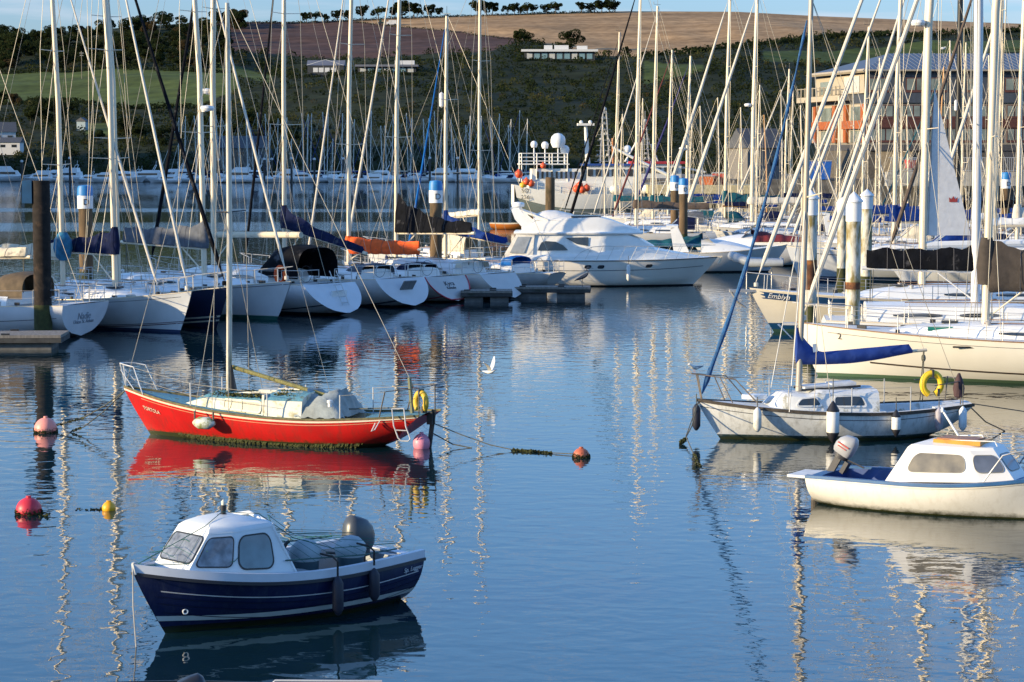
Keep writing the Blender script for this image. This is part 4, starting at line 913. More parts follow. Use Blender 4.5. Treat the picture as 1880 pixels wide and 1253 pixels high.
def pile(label, px, pyt, Y, w, kind='plain', rustband=None, group=None):
    top = at(px, pyt, Y); h = top.z; r_ = w/2; r0 = empty('mooring_pile', (top.x, Y, 0), random.uniform(0, 6), label, 'pile', group)
    pm = M('timber_pile', (.13,.085,.045), .9, var=.35, scale=3, bump=.8, bscale=5, stretch=(1,1,.25), dirt=.45, dcol=(.05,.04,.02)); dkp = M('dark_steel_pile', (.022,.018,.016), .85, var=.35, dirt=.42, dcol=(.06,.04,.028), dscale=2.5, spec=.2); wp_ = M('rusty_white_pile', (.60,.58,.50), .7, var=.15, dirt=.50, dcol=(.22,.17,.05), dscale=2.2, stretch=(1,1,.35))
    weed = M('weed_band', (.045,.05,.015), .95, var=.4, scale=5); rust = M('rust_band', (.10,.04,.018), .9, var=.5, scale=4, dirt=.4, dcol=(.3,.12,.03)); cp = M('pile_cap_white', (.75,.76,.76), .5, var=.05); cb = M('pile_cap_blue', (.02,.20,.50), .5, var=.1)
    m = {'D': pm, 'dark': dkp, 'white': wp_, 'plain': pm}[kind]
    MB().tube([(0, 0, -1.5), (0, 0, h-(.5 if kind in ('D', 'white') else 0))], r_, 20).build('shaft', m, r0)
    MB().tube([(0, 0, -.6), (0, 0, h*.22)], r_*1.03, 20).build('weed_band', weed, r0)
    if kind == 'D':
        MB().lathe([(r_*1.12, h-1.15), (r_*1.12, h-.5)], n=24).build('white_collar', cp, r0); c = MB().lathe([(r_*1.13, h-.52), (r_*1.1, h-.18), (r_*.95, h-.04), (.01, h)], n=24).build('blue_cap', cb, r0)
        t = text('D', darkm, .42, Vector((.12, -r_*1.16, h-.84)), (R(90), 0, 0), r0, 'letter'); r0.rotation_euler.z = 0
    if kind == 'white':
        rb_ = rustband if rustband else None
        MB().lathe([(r_*1.08, h-.95), (r_*1.08, h-.35), (r_*1.28, h-.34), (r_*1.25, h-.28), (.01, h)], n=24).build('cone_cap', cp, r0)
        if rb_: MB().tube([(0, 0, h*rb_[0]), (0, 0, h*rb_[1])], r_*1.015, 20).build('rust_band', rust, r0)
    return r0, h
q0, h0 = pile('thick dark steel pile at the left edge with a blue box at its head', 75, 332, 85.5, .66, 'dark')
MB().box(-.48, 0, h0-.42, .36, .5, .84).build('blue_box', M('box_blue', (.01,.07,.16), .5), q0, ang=0); q0.rotation_euler.z = 0
pile('brown pile with blue and white D cap behind the navy stowed sail at left', 156, 340, 112, .68, 'D')
pile('brown pile with blue and white D cap between two white masts, near centre', 800, 331, 116, .62, 'D')
pile('blue and white capped pile in front of the pale pier, left of two', 1239, 322, 172, .62, 'D'); pile('blue and white capped pile in front of the pale pier, right of two', 1255, 327, 165, .62, 'D')
pile('blue and white capped pile near the right edge in front of the quay railing', 1847, 316, 160, .62, 'D')
pile('brown pile standing between the trawler and the white motor yacht', 1010, 326, 165, .68, 'plain')
pile('stained white pile with a cone cap and a rust band behind the blue striped bow', 1489, 349, 86, .50, 'white', (.33, .53))
pile('stained white cone capped pile, streaked with rust, nearest to the big cream yacht', 1568, 352, 72.8, .47, 'white', (.46, .50))
pile('pale slim pile half hidden behind the rusty cone capped pile', 1547, 362, 118, .50, 'white')
pile('stained white cone capped pile right of the rusty one and farther away', 1592, 347, 108, .52, 'white')
for i, (x, yt, Y) in enumerate([(40, 294, 520), (128, 288, 522), (370, 292, 535), (401, 291, 530), (485, 290, 525), (499, 290, 530), (535, 289, 528), (577, 290, 525), (630, 289, 535), (664, 289, 530), (789, 288, 530), (840, 288, 532)]):
    top = at(x, yt, Y); r0 = empty('marina_pile', (top.x, Y, 0), 0, 'thin dark pile with a small white cap in the far marina', 'pile', 'white capped piles of the far marina')
    MB().tube([(0, 0, -1), (0, 0, top.z-.3)], .26, 8).build('shaft', darkm, r0); MB().lathe([(.36, top.z-.5), (.34, top.z-.1), (.01, top.z)], n=10).build('cap', wallw, r0)
# ---------------------------------------------------------------- the far marina (yachts and motor boats nearly 550 m away)
def far_sail(seed):
    rnd = random.Random(seed); L = rnd.uniform(9, 12); root = empty('moored_yacht'); H = Hull(L, 3.2, 1., .9, 1.3, .9, -.4, .7, dr=.3, tb=.05)
    H.build(hullmat('far_white' if seed % 4 else 'far_navy', (.78,.78,.78) if seed % 4 else (.02,.03,.08)), root, nst=12, nv=6); H.deckmesh(deckw, root, nst=8)
    MB().add([(-2.5, -.9, .9), (2.2, -.6, 1.), (2.2, .6, 1.), (-2.5, .9, .9), (-2.2, -.8, 1.55), (1.6, -.45, 1.4), (1.6, .45, 1.4), (-2.2, .8, 1.55)], [(0,1,5,4), (1,2,6,5), (2,3,7,6), (3,0,4,7), (4,5,6,7)]).build('coachroof', white, root, ang=0)
    h = rnd.uniform(9.5, 17); ms = MB().tube([(.6, 0, 1), (.2, 0, h)], .085, 6).build('mast', M('far_mast', (.72,.70,.64), .5, var=.1), root)
    for f in (.35, .65): MB().tube([(.5, -1, h*f), (.5, 1, h*f)], .03, 4).build('spreader', alu, ms)
    MB().tube([(.4, 0, 2.3), (-3.6, 0, 2.4)], [.2, .13], 6).build('stowed_mainsail', [blue, navy, sailw, cream][seed % 4], root)
    MB().tube([(L/2-.3, 0, 1.3), (.3, 0, h*.95)], .05, 5).build('furled_headsail', [sailw, sailw, blue, sailw][seed % 4], root)
    MB().tube([(-L/2+.3, 0, 1), (.2, 0, h)], .022, 4).tube([(.4, -1.4, 1), (.5, -1, h*.35), (.2, 0, h)], .022, 4).tube([(.4, 1.4, 1), (.5, 1, h*.35), (.2, 0, h)], .022, 4).build('shroud', wire, root)
    if seed % 2: sprayhood(root, [blue, navy, grey, blue][seed % 4], -2.9, -1.4, .95, 1.1, .75)
    return root
def far_motor(seed, L=11.):
    root = empty('motor_boat'); H = Hull(L, 3.6, 1.2, 1.2, 1.7, 1.3, .1, .9, dr=.4, tb=.05, full=2.8)
    H.build(hullmat('far_white', (.62,.63,.63)), root, nst=12, nv=6); H.deckmesh(deckw, root, nst=8)
    for (x0, x1, w, z0, z1, sl, nm) in ((-4.2*L/11, 1.8*L/11, 1.4, 1.2, 2.5, .5, 'cabin'), (-3.6*L/11, .2*L/11, 1.25, 2.5, 3.4 if seed % 2 else 2.9, .4, 'flybridge')):
        b = MB(); b.add([(x0, -w, z0), (x1+sl, -w*.8, z0), (x1+sl, w*.8, z0), (x0, w, z0), (x0+.2, -w*.9, z1), (x1-sl, -w*.75, z1), (x1-sl, w*.75, z1), (x0+.2, w*.9, z1)], [(0,1,5,4), (1,2,6,5), (2,3,7,6), (3,0,4,7), (4,5,6,7)]); c = b.build(nm, white, root, ang=0)
        if nm == 'cabin': 
            for sg in (1, -1): MB().box((x0+x1)/2, sg*w*.9, 1.95, (x1-x0)*.7, .12, .45).build('window', glass, c, ang=0)
    MB().tube([(-2.6, -1.1, 3), (-3.2, -1, 4.1), (-3.2, 1, 4.1), (-2.6, 1.1, 3)], .07, 5).tube([(-3.2, 0, 4.1), (-3.3, 0, 5.2)], .04, 4).build('radar_arch', white, root)
    return root
fs_ = [far_sail(i) for i in range(6)]; fm_ = [far_motor(i, 9.5+1.5*i) for i in range(3)]; fused = set()
far_lab = ['white yacht with a navy hood in the far marina', 'white yacht with a stowed navy mainsail in the far marina', 'white yacht with a white mainsail cover in the far marina', 'white yacht with a cream mainsail cover in the far marina', 'navy hulled yacht in the far marina', 'white yacht with a grey hood in the far marina']
far_lab = ['navy hulled yacht in the far marina', 'white yacht with a navy hood and stowed navy sail in the far marina', 'white yacht with a blue furled headsail in the far marina', 'white yacht with a blue hood and cream stowed sail in the far marina', 'navy hulled yacht in the far marina', 'white yacht with a navy hood and stowed navy sail in the far marina']
def put_far(protos_, k, px, Y, head, label, cat, group):
    o = protos_[k]; key = o.name; o2 = o if key not in fused else copy_tree(o); fused.add(key)
    p = at(px, HZ, Y); o2.location = (p.x, Y, 0); o2.rotation_euler = (0, 0, R(head)); tag(o2, label, cat, group); return o2
rf_ = random.Random(5)
for i in range(50):
    px = 330+ (i*13.) + rf_.uniform(-4, 4); k = rf_.randrange(6)
    if px > 985: px = rf_.uniform(1100, 1500)
    put_far(fs_, k, px, rf_.uniform(546, 572) if i % 3 else rf_.uniform(528, 545), rf_.choice([0, 180, 15, 165, 200])+rf_.uniform(-12, 12), far_lab[k], 'yacht', 'yachts moored in the far marina')
for px, Y, k, h in [(68, 536, 1, 180), (118, 541, 1, 170), (185, 528, 2, 185), (262, 540, 2, 178), (235, 536, 0, 5), (95, 544, 0, 178), (20, 545, 1, 10), (310, 548, 0, 180), (350, 540, 1, 8), (430, 530, 1, 178), (455, 536, 0, 178), (522, 540, 1, 175), (560, 533, 0, 5), (800, 538, 1, 178), (690, 534, 0, 180), (840, 541, 2, 180)]:
    put_far(fm_, k, px, Y, h, ['small white motor cruiser in the far marina', 'white motor cruiser with a flybridge in the far marina', 'large white motor cruiser in the far marina'][k], 'motor boat', 'motor boats moored in the far marina').scale = (rf_.uniform(.8, 1.1),)*3
for i in range(26):
    k = rf_.randrange(3); put_far(fm_, k, rf_.uniform(120, 940), rf_.uniform(522, 570), rf_.choice([0, 180, 90, 200])+rf_.uniform(-12, 12), ['small white motor cruiser in the far marina', 'white motor cruiser with a flybridge in the far marina', 'large white motor cruiser in the far marina'][k], 'motor boat', 'motor boats moored in the far marina').scale = (rf_.uniform(.45, .75),)*3
MB().box(0, 0, .3, 170, 2, .5).build('marina_pontoon', concrete, ang=0, loc=(-22, 551, 0)); tag(bpy.data.objects['marina_pontoon'], 'long low pontoon of the far marina with the white boats along it', 'pontoon')
# ---------------------------------------------------------------- left row of yachts
HW = hullmat('hull_white', (.66,.67,.68), (.02,.03,.07), (.02,.03,.05), .05, .12)
dark_line = M('dark_stripe', (.03,.035,.06), .4); maroon = M('maroon_stripe', (.10,.02,.03), .4); redl = M('red_stripe', (.45,.03,.05), .4); goldb = M('navy_stripe', (.01,.03,.12), .3)
ink = M('name_ink_blue', (.05,.08,.16), .5); inkg = M('name_ink_grey', (.25,.27,.32), .5); inkk = M('name_ink_black', (.02,.02,.03), .5)
G = 'yachts along the left pontoon'
brown_hood = M('brown_hood', (.10,.07,.04), .8, var=.3)
r0, H, m_ = yacht('sailing_yacht', 'white yacht with a broad flat transom and brown spray hood at the left edge', 'yacht', G, 'stern', 150, 619, 158, 12.5, 4.0, zs=1.28, zm=1.2, zb=1.6, rs=.25, tw=.80, hull=hullmat('hull_nadie', (.62,.63,.66), None, (.02,.03,.05), .02, .05), mast_x=.8, mh=16, boom=(2.9, 4.6, cream, .5, .32, {'w': .3}), hood=(brown_hood, -.33, -.18, 1.0), bands=((.62, .635, dark_line, .02, .75),), rake=-.4, full=2.2, fend=4)
transom_text(r0, H, [('Nadie', 1.), ('Union St. Adnan', .55)], .38, inkg, v=.62)
r0, H, m_ = yacht('sailing_yacht', 'white yacht with a bright teal mast bundle behind the dark pile', 'yacht', G, 'bow', 262, 604, -22, 10.5, 3.4, mast_px=117, mh=15.5, zb=1.3, boom=(2.75, 4.2, cream, .55, .4, {'r': .09, 'collar': False}), hull=HW, spr=((.34, 1.05), (.64, .85)), rake=-.45, mr=.10, furl=(sailw, .05, .95), fend=4)
MB().lathe([(.12, -.6), (.26, -.45), (.34, -.1), (.30, .25), (.14, .55)], (m_+.02, 0, 3.25), 14, sx=1.2).build('mast_bundle', M('teal_bundle', (.01,.13,.24), .7, var=.4, scale=5, bump=.5), r0)
r0, H, m_ = yacht('sailing_yacht', 'white yacht with twin maroon boot stripes, bow touching the navy hulled yacht', 'yacht', G, 'bow', 330, 611, -38, 12.2, 3.9, zs=1.25, zm=1.15, zb=1.62, rb=.75, mast_px=211, mh=17.5, mr=.105, boom=(2.95, 4.6, navy, .95, .42, {'mat': alu, 'w': .2, 'rise': .05}), furl=(sailw, .055, .96), rake=-.75, bands=((.28, .30, maroon, 0, 1), (.32, .335, maroon, 0, 1), (.90, .91, dark_line, .03, .97)), hull=hullmat('hull_maroon', (.66,.68,.70), (.02,.03,.10), (.03,.05,.12), .06, .10), radar=((.2, 'dome'),) if False else None, spr=((.30, 1.05), (.55, .9), (.78, .7)), fend=4)
r0, H, m_ = yacht('sailing_yacht', 'navy hulled yacht with cream boot stripes and a black furled headsail', 'yacht', G, 'bow', 397, 604, -40, 12, 3.8, zs=1.2, zm=1.2, zb=1.7, rb=.8, mast_px=219, mh=17, mr=.08, boom=None, furl=(black, .075, .97), rake=-.9, hull=hullmat('hull_navy_l', (.010,.016,.045), None, (.01,.012,.03), .05, .1), bands=((.33, .37, M('cream_stripe', (.55,.52,.42)), 0, 1), (.24, .275, M('cream_stripe', (.55,.52,.42)), 0, 1)), fend=4)
r0, H, m_ = yacht('sailing_yacht', 'white yacht with green antifouling and grey stowed mainsail right of the navy hull', 'yacht', G, 'bow', 508, 588, -38, 12.4, 4.0, zs=1.3, zm=1.25, zb=1.65, rb=.9, mast_px=375, mh=17.5, mr=.11, boom=(2.9, 5.2, grey, 1.0, .62, {'w': .24, 'rise': .15}), furl=(sailw, .055, .96), rake=-.8, hull=hullmat('hull_green_boot', (.66,.68,.70), (.6,.6,.58), (.01,.10,.08), .16, .2), bands=((.93, .945, dark_line, 0, 1),), radar=((.42, 'dome'),), fend=4)
r0, H, m_ = yacht('sailing_yacht', 'white yacht with an open sugar scoop stern, orange lifebuoy and black cockpit canopy', 'yacht', G, 'stern', 640, 580, 140, 13, 4.1, zs=1.35, zm=1.3, zb=1.6, rs=-1.15, tw=.78, tb=.1, mast_px=393, mh=18, mr=.12, boom=(3.3, 5.6, None, 0, 0, {'r': .14, 'mat': cream, 'rise': .1}), furl=(black, .075, .97), rake=-.3, hull=hullmat('hull_scoop', (.64,.66,.68), (.6,.62,.64), (.012,.02,.04), .13, .17), hood=(black, -.36, -.14, 1.45, 1.25), bands=((.30, .33, dark_line, 0, 1), (.66, .672, ink, .12, .3)), cabin=(-.22, .3, .62), radar=((.45, 'dome'),), fend=4)
MB().box(H.x(0, .62)-.05, -.1, .8, .06, .9, .5).build('stern_locker', white, r0); b = MB()
for y in (-.25, .15): b.tube([(H.x(0, .9)-.05, y, 1.9), (H.x(0, .25)-.08, y, .45)], .02, 6)
for k in range(5): b.tube([(H.x(0, .3+.13*k)-.06, -.25, .55+.25*k), (H.x(0, .3+.13*k)-.06, .15, .55+.25*k)], .018, 6)
b.build('boarding_ladder', steel, r0)
lb = torus(MB(), (0, 0, 0), .34, .085, 60, 385).build('lifebuoy', orange, loc=on(r0, (H.x(.1, 1), H.deck(.1)[0]+.02, 1.75))); lb.rotation_euler = (0, 0, r0.rotation_euler.z+R(80)); tag(lb, 'orange horseshoe lifebuoy on the rail of the yacht with the black canopy', 'lifebuoy')
r0, H, m_ = yacht('sailing_yacht', 'white yacht with a plain white transom and slatted grey boarding hatch, navy sail cover above', 'yacht', G, 'stern', 762, 565, 138, 11.8, 3.9, zs=1.3, zm=1.2, zb=1.5, rs=-.95, tw=.8, tb=.08, mast_px=522, mh=17.8, mr=.10, boom=(3.4, 5.6, navy, .95, .28, {'w': .2, 'rise': -1.05, 'mat': cream}), furl=(black, .06, .96), rake=-.2, hull=hullmat('hull_slat', (.60,.60,.60), None, (.012,.015,.03), .1, .12), bands=((.2, .24, dark_line, 0, 1),), spr=((.38, 1.1), (.68, .9)), hood=(grey, -.3, -.18, .45), fend=4)
MB().box(H.x(0, .6)-.04, -.0, .85, .05, .8, .85, ry=R(-35)).build('stern_hatch', M('hatch_grey', (.16,.17,.18), .6, var=.4, scale=10, stretch=(.1,8,.1)), r0)
r0, H, m_ = yacht('sailing_yacht', 'white yacht with a red line round its transom and an orange stowed mainsail', 'yacht', G, 'stern', 842, 556, 136, 11, 3.7, zs=1.2, zm=1.1, zb=1.45, rs=-.9, tw=.72, tb=.08, mast_px=640, mh=16.5, mr=.10, boom=(2.35, 5.2, orange, .5, .32, {'w': .18, 'drop': .30, 'rise': .05}), furl=(sailw, .05, .97), rake=-.45, hull=hullmat('hull_redline', (.52,.50,.47), None, (.03,.02,.015), .08, .12, var=.1), bands=((.2, .23, redl, 0, 1),), hood=(navy, -.28, -.18, .45), fend=4)
b = MB(); sec = [H.pt(0, v) for v in [i/14 for i in range(1, 15)]]; pts = [Vector((p.x-.02, p.y, p.z)) for p in sec[::-1]]+[Vector((p.x-.02, -p.y, p.z)) for p in sec]; b.tube(pts, .03, 6).build('transom_line', redl, r0)
transom_text(r0, H, [('Kyra', 1.), ('Kinsale', .6)], .34, inkk, v=.7)
r0, H, m_ = yacht('sailing_yacht', 'white yacht with a narrow open stern beside the short pontoon, black stowed mainsail', 'yacht', G, 'stern', 946, 550, 140, 11.5, 3.8, zs=1.2, zm=1.15, zb=1.5, rs=-1.1, tw=.68, tb=.08, mast_px=727, mh=17.2, mr=.10, boom=(3.0, 5.2, black, 1.9, .5, {'w': .2, 'rise': .1, 'collar': False}), furl=(sailw, .06, .97), rake=-.5, hull=hullmat('hull_script', (.55,.53,.50), None, (.02,.02,.03), .08, .12), cabin=(-.25, .3, .6), bands=((.74, .755, dark_line, .12, .5),), hood=(cream, -.28, -.18, .42), fend=4)
side_text(r0, H, 'Mencito', .34, inkk, .2, .66, 1, italic=.3)
r0, H, m_ = yacht('sailing_yacht', 'small grey white yacht with a tiny heart shaped transom and a blue stowed mainsail', 'yacht', G, 'stern', 1012, 540, 143, 10, 3.2, zs=1.05, zm=1.0, zb=1.3, rs=.5, tw=.42, tb=.35, mast_px=818, masttop=13.9, mh=12, mr=.095, boom=(2.9, 4.1, blue, 1.0, .3, {'w': .2, 'rise': -.5, 'mat': cream}), furl=(brightblue, .05, .95), rake=-.12, hull=hullmat('hull_heart', (.50,.50,.49), None, (.02,.02,.03), .04, .08), radar=((.66, 'reflector'),), hood=(brightblue, -.27, -.17, .6), fend=4)
r0, H, m_ = yacht('sailing_yacht', 'white yacht with an arched canopy and grey stowed sail seen behind the blue sail cover', 'yacht', G, 'stern', 925, 506, 140, 11, 3.4, rs=-.4, mast_px=880, mast_x=None, mh=17, mr=.09, boom=(3.4, 3.6, sailw, .3, .25, {'dir': 1, 'rise': -.3}), rake=-.1, furl=None, hood=(cream, -.3, -.05, 1.2), Y=None, fend=4)
# ---------------------------------------------------------------- white motor yacht
rail_dark = M('rail_pale', (.55,.53,.48), .5, .1)
def motor_yacht():
    a = water(1272, 524); hd = R(-3); L, B = 11.4, 3.9; H = Hull(L, B, 1.36, 1.38, 1.52, 1.45, .1, .92, dr=.6, tb=-.2, full=3.0, chine=.45, rnd=.5)
    lx = L/2-1.3; root = empty('motor_yacht', (a.x-math.cos(hd)*lx, a.y-math.sin(hd)*lx, 0), hd, 'cream white flybridge motor yacht moored side on in the middle', 'motor yacht')
    H.build(hullmat('motor_yacht_hull', (.80,.77,.70), None, (.015,.02,.03), .07, .14, var=.04), root); H.deckmesh(white, root); H.rail(M('rubbing_strake', (.10,.09,.08), .5), root, w=.05, h=.045, out=.03, z_off=-.02); H.band(.72, .735, dark_line, root, 0, .96, .008)
    mw = M('motor_yacht_white', (.84,.83,.79), .25, var=.03)
    def skin(secs, name, mat=mw, ang=32, par=None):   # sections of (half width, z) pairs along x
        b = MB(); rows = []
        for x, pr in secs: rows.append([(x, -w, z) for w, z in pr]+[(x, w, z) for w, z in pr[::-1]])
        return b.loft(rows, caps=True).build(name, mat, par or root, ang=ang)
    # bulwark and foredeck rising to the windscreen
    skin([(x, [(w, 1.36+.02*max(0, x)), (w*.985, 1.36+h*.55), (w*.9, 1.36+h*.92), (w*.45, 1.36+h*1.02)]) for x, w, h in ((-5.2, 1.80, .30), (-3, 1.84, .34), (-1, 1.80, .42), (.6, 1.66, .62), (1.8, 1.46, .72), (2.8, 1.18, .55), (3.8, .80, .36), (4.7, .4, .20), (5.3, .1, .1))], 'foredeck_house')
    # saloon, with the raked screen at its front
    sal = skin([(x, [(w, z0), (w*.985, (z0+z1)/2), (w*.93, z1), (w*.5, z1+.04)]) for x, w, z0, z1 in ((-4.3, 1.56, 1.6, 2.76), (-1.5, 1.56, 1.6, 2.78), (.2, 1.50, 1.6, 2.78), (.9, 1.42, 1.7, 2.72), (1.7, 1.26, 1.8, 2.42), (2.35, 1.0, 1.85, 2.05))], 'saloon')
    skin([(x, [(w, 2.72), (w+.03, 2.80), (w*.97, 2.86), (w*.5, 2.88)]) for x, w in ((-5.0, 1.5), (-4.2, 1.62), (-1, 1.60), (.4, 1.5), (1.3, 1.3), (1.75, 1.0))], 'deck_overhang')
    skin([(x, [(w, 2.86), (w*.98, (2.86+z)/2), (w*.92, z), (w*.5, z+.02)]) for x, w, z in ((-4.6, 1.5, 3.1), (-3.8, 1.52, 3.42), (-2.2, 1.5, 3.56), (-.6, 1.42, 3.62), (.1, 1.32, 3.45), (.9, 1.12, 3.15), (1.6, .8, 2.92))], 'flybridge', mw, 18)
    skin([(x, [(w, 3.60), (w*.98, 3.68), (w*.5, 3.70)]) for x, w in ((-2.0, 1.3), (-1.2, 1.3), (-.62, 1.2), (-.45, .9))], 'helm_screen', M('smoked_screen', (.05,.05,.06), .15), 20)
    for sg in (1, -1):
        def W_(x, z): return 1.56*(1-.07*max(0, (z-1.6)/1.18))+.06
        for pts in ([(-3.75, 1.88), (-2.15, 1.90), (-2.4, 2.15), (-2.8, 2.34), (-3.35, 2.38), (-3.55, 2.30)], [(-2.3, 2.55), (-1.1, 2.58), (-1.1, 2.12), (-1.7, 2.22)]):
            b = MB(); b.add([(x, sg*W_(x, z), z) for x, z in pts], [tuple(range(len(pts)))]); b.build('window', glass, sal, ang=0)
        # canvas screens round the cockpit, with a clear panel
        q = MB().add([(-5.6, sg*1.62, 1.5), (-4.0, sg*1.66, 1.6), (-3.9, sg*1.56, 2.78), (-4.85, sg*1.5, 2.76)], [(0, 1, 2, 3)]).build('cockpit_canopy', M('canopy_white', (.74,.71,.64), .6, bump=.4, bscale=4), root, ang=0)
        MB().add([(-5.2, sg*1.665, 1.75), (-4.45, sg*1.69, 1.75), (-4.1, sg*1.60, 2.60), (-4.78, sg*1.56, 2.60)], [(0, 1, 2, 3)]).build('clear_panel', clear, q, ang=0)
        # arch leaning aft
        MB().loft([[(-3.45, sg*1.50, 2.86), (-4.35, sg*1.50, 2.86), (-4.35, sg*1.38, 2.86), (-3.45, sg*1.38, 2.86)], [(-4.35, sg*1.34, 3.62), (-4.95, sg*1.34, 3.5), (-4.95, sg*1.22, 3.5), (-4.35, sg*1.22, 3.62)], [(-4.75, sg*1.2, 4.08), (-5.15, sg*1.2, 4.0), (-5.15, sg*1.1, 4.0), (-4.75, sg*1.1, 4.08)]], closed=True, caps=True).build('radar_arch', mw, root, ang=20)
        MB().loft([[(-3.2, sg*1.44, 3.50), (-3.2, sg*1.40, 3.40)], [(-4.75, sg*1.22, 4.02), (-4.75, sg*1.2, 3.92)]]).build('arch_brace', mw, root, ang=0)
    for x in (-1.04, -.35, 2.2):
        for sg in (1, -1):
            t = (x+L/2)/L; vv = .83; p = H.pt(t, vv); e = Vector((p.x, sg*(p.y+.014), p.z)); b = MB(); xa = (H.pt(t+.01, vv)-H.pt(t-.01, vv)); xa.y *= sg; xa.normalize(); up = H.pt(t, vv+.05)-H.pt(t, vv-.05); up.y *= sg; up.normalize()
            b.add([e+xa*u+up*v for u, v in rrect(.36, .2, .095)], [tuple(range(24))]); b.build('porthole', glass, root, ang=0)
    MB().add([(-5.6, -1.62, 1.5), (-5.6, 1.62, 1.5), (-4.85, 1.5, 2.76), (-4.85, -1.5, 2.76)], [(0, 1, 2, 3)]).build('rear_canopy', M('canopy_white', (.74,.71,.64)), root, ang=0)
    MB().box(-4.95, 0, 4.06, .5, 2.36, .09).build('arch_top', mw, root); MB().lathe([(.1, 0), (.33, .03), (.35, .17), (.27, .25), (.02, .28)], (-4.85, 0, 4.11), 16).build('radar_dome', mw, root)
    secs = []
    for i in range(15):
        u = i/14; x = -4.0+u*2.1; q = []
        for j in range(15):
            v = j/14*2-1; pk = .50*math.sin(math.pi*min(1, .12+u*.95))**.8 if u < .55 else .50-.22*(u-.55)/.45; z = 3.44+pk*(1-abs(v)**3)+.018*math.sin(j*2.4+i*1.1)
            q.append((x, v*1.42, z))
        secs.append(q)
    MB().loft(secs).build('flybridge_cover', M('cover_white', (.76,.74,.69), .75, var=.04, bump=.5, bscale=3), root, ang=60)
    b = MB(); tp = []
    for i in range(13):
        t = .36+.62*i/12; bb, z = H.deck(t); x = H.x(t, 1); z += .25*max(0, 1-t); zz = .62 if i > 1 else .3*i+.25; tp.append(Vector((x+.1, 0, z+zz)))
        for sg in (1, -1):
            if i < 12: b.tube([(x-.25, sg*(bb-.08), z-.1), (x+.1, sg*(bb-.06), z+zz)], .010, 6)
    for sg in (1, -1): b.tube([(p.x, sg*(H.deck(.36+.62*i/12)[0]-.06), p.z) for i, p in enumerate(tp)], .017, 6)
    b.build('bow_rail', rail_dark, root)
    MB().box(-6.05, 0, .3, .9, 3.2, .1).build('bathing_platform', teak, root)
    MB().box(L/2-.1, 0, 1.52, .7, .16, .08).tube([(L/2+.2, 0, 1.5), (L/2+.05, 0, 1.15)], .05, 6).build('anchor', alu, root)
    return root, H
MY, MH = motor_yacht()
def fender(loc, label, r_=.11, h=.6, m=None, tips=None, group=None, ropeh=.5, tilt=None, name='fender'):
    r0 = empty(name, loc, 0, label, 'fender', group); fm = m or M('fender_white', (.72,.72,.70), .45, var=.08, dirt=.36, dcol=(.35,.35,.28), dscale=6)
    pr = [(r_*.25, -h/2-r_*.5), (r_*.6, -h/2-r_*.1), (r_, -h/2+r_*.6), (r_, h/2-r_*.6), (r_*.6, h/2+r_*.1), (r_*.25, h/2+r_*.5), (.01, h/2+r_*.6)]
    MB().lathe(pr, n=16).build('body', fm, r0)
    if tips: MB().lathe([(.01, -h/2-r_), (r_*.5, -h/2-r_*.5), (r_*1.02, -h/2+r_*.55), (r_*1.0, -h/2+r_*.7)], n=16).lathe([(r_*1.0, h/2-r_*.7), (r_*1.02, h/2-r_*.5), (r_*.5, h/2+r_*.4), (.01, h/2+r_)], n=16).build('end_cap', tips, r0)
    if ropeh: MB().tube([(0, 0, h/2+r_*.4), (0, .03, h/2+ropeh)], .012, 5).build('rope', rope, r0)
    if tilt: r0.rotation_euler = tilt
    return r0
fender(on(MY, (1.0, -MH.deck(.6)[0]-.14, .75)), 'slim white fender hanging amidships on the cream motor yacht', .10, .75)
# heron on the pontoon
def heron():
    p = at(1070, 515, 109.6); p.z = .55; r0 = empty('heron', p, R(180), 'grey heron standing on the pontoon in front of the motor yacht', 'bird')
    hb = M('heron_grey', (.07,.08,.10), .8, var=.3)
    b = MB(); b.loft([[(x, w*math.cos(a), z+hh*math.sin(a)) for a in [R(k*36) for k in range(10)]] for x, z, w, hh in ((.42, .30, .01, .01), (.30, .36, .06, .04), (.1, .45, .10, .09), (-.08, .53, .11, .11), (-.2, .60, .08, .09), (-.27, .68, .05, .06), (-.24, .77, .04, .05), (-.17, .86, .036, .042), (-.20, .94, .036, .036), (-.28, .95, .035, .032), (-.34, .935, .018, .018), (-.52, .90, .004, .004))], closed=True, caps=True)
    for sg in (1, -1): b.tube([(0, sg*.04, .42), (.05, sg*.045, .22), (0, sg*.045, 0), (-.08, sg*.05, .0)], .012, 6)
    b.build('body', hb, r0, ang=60)
heron()
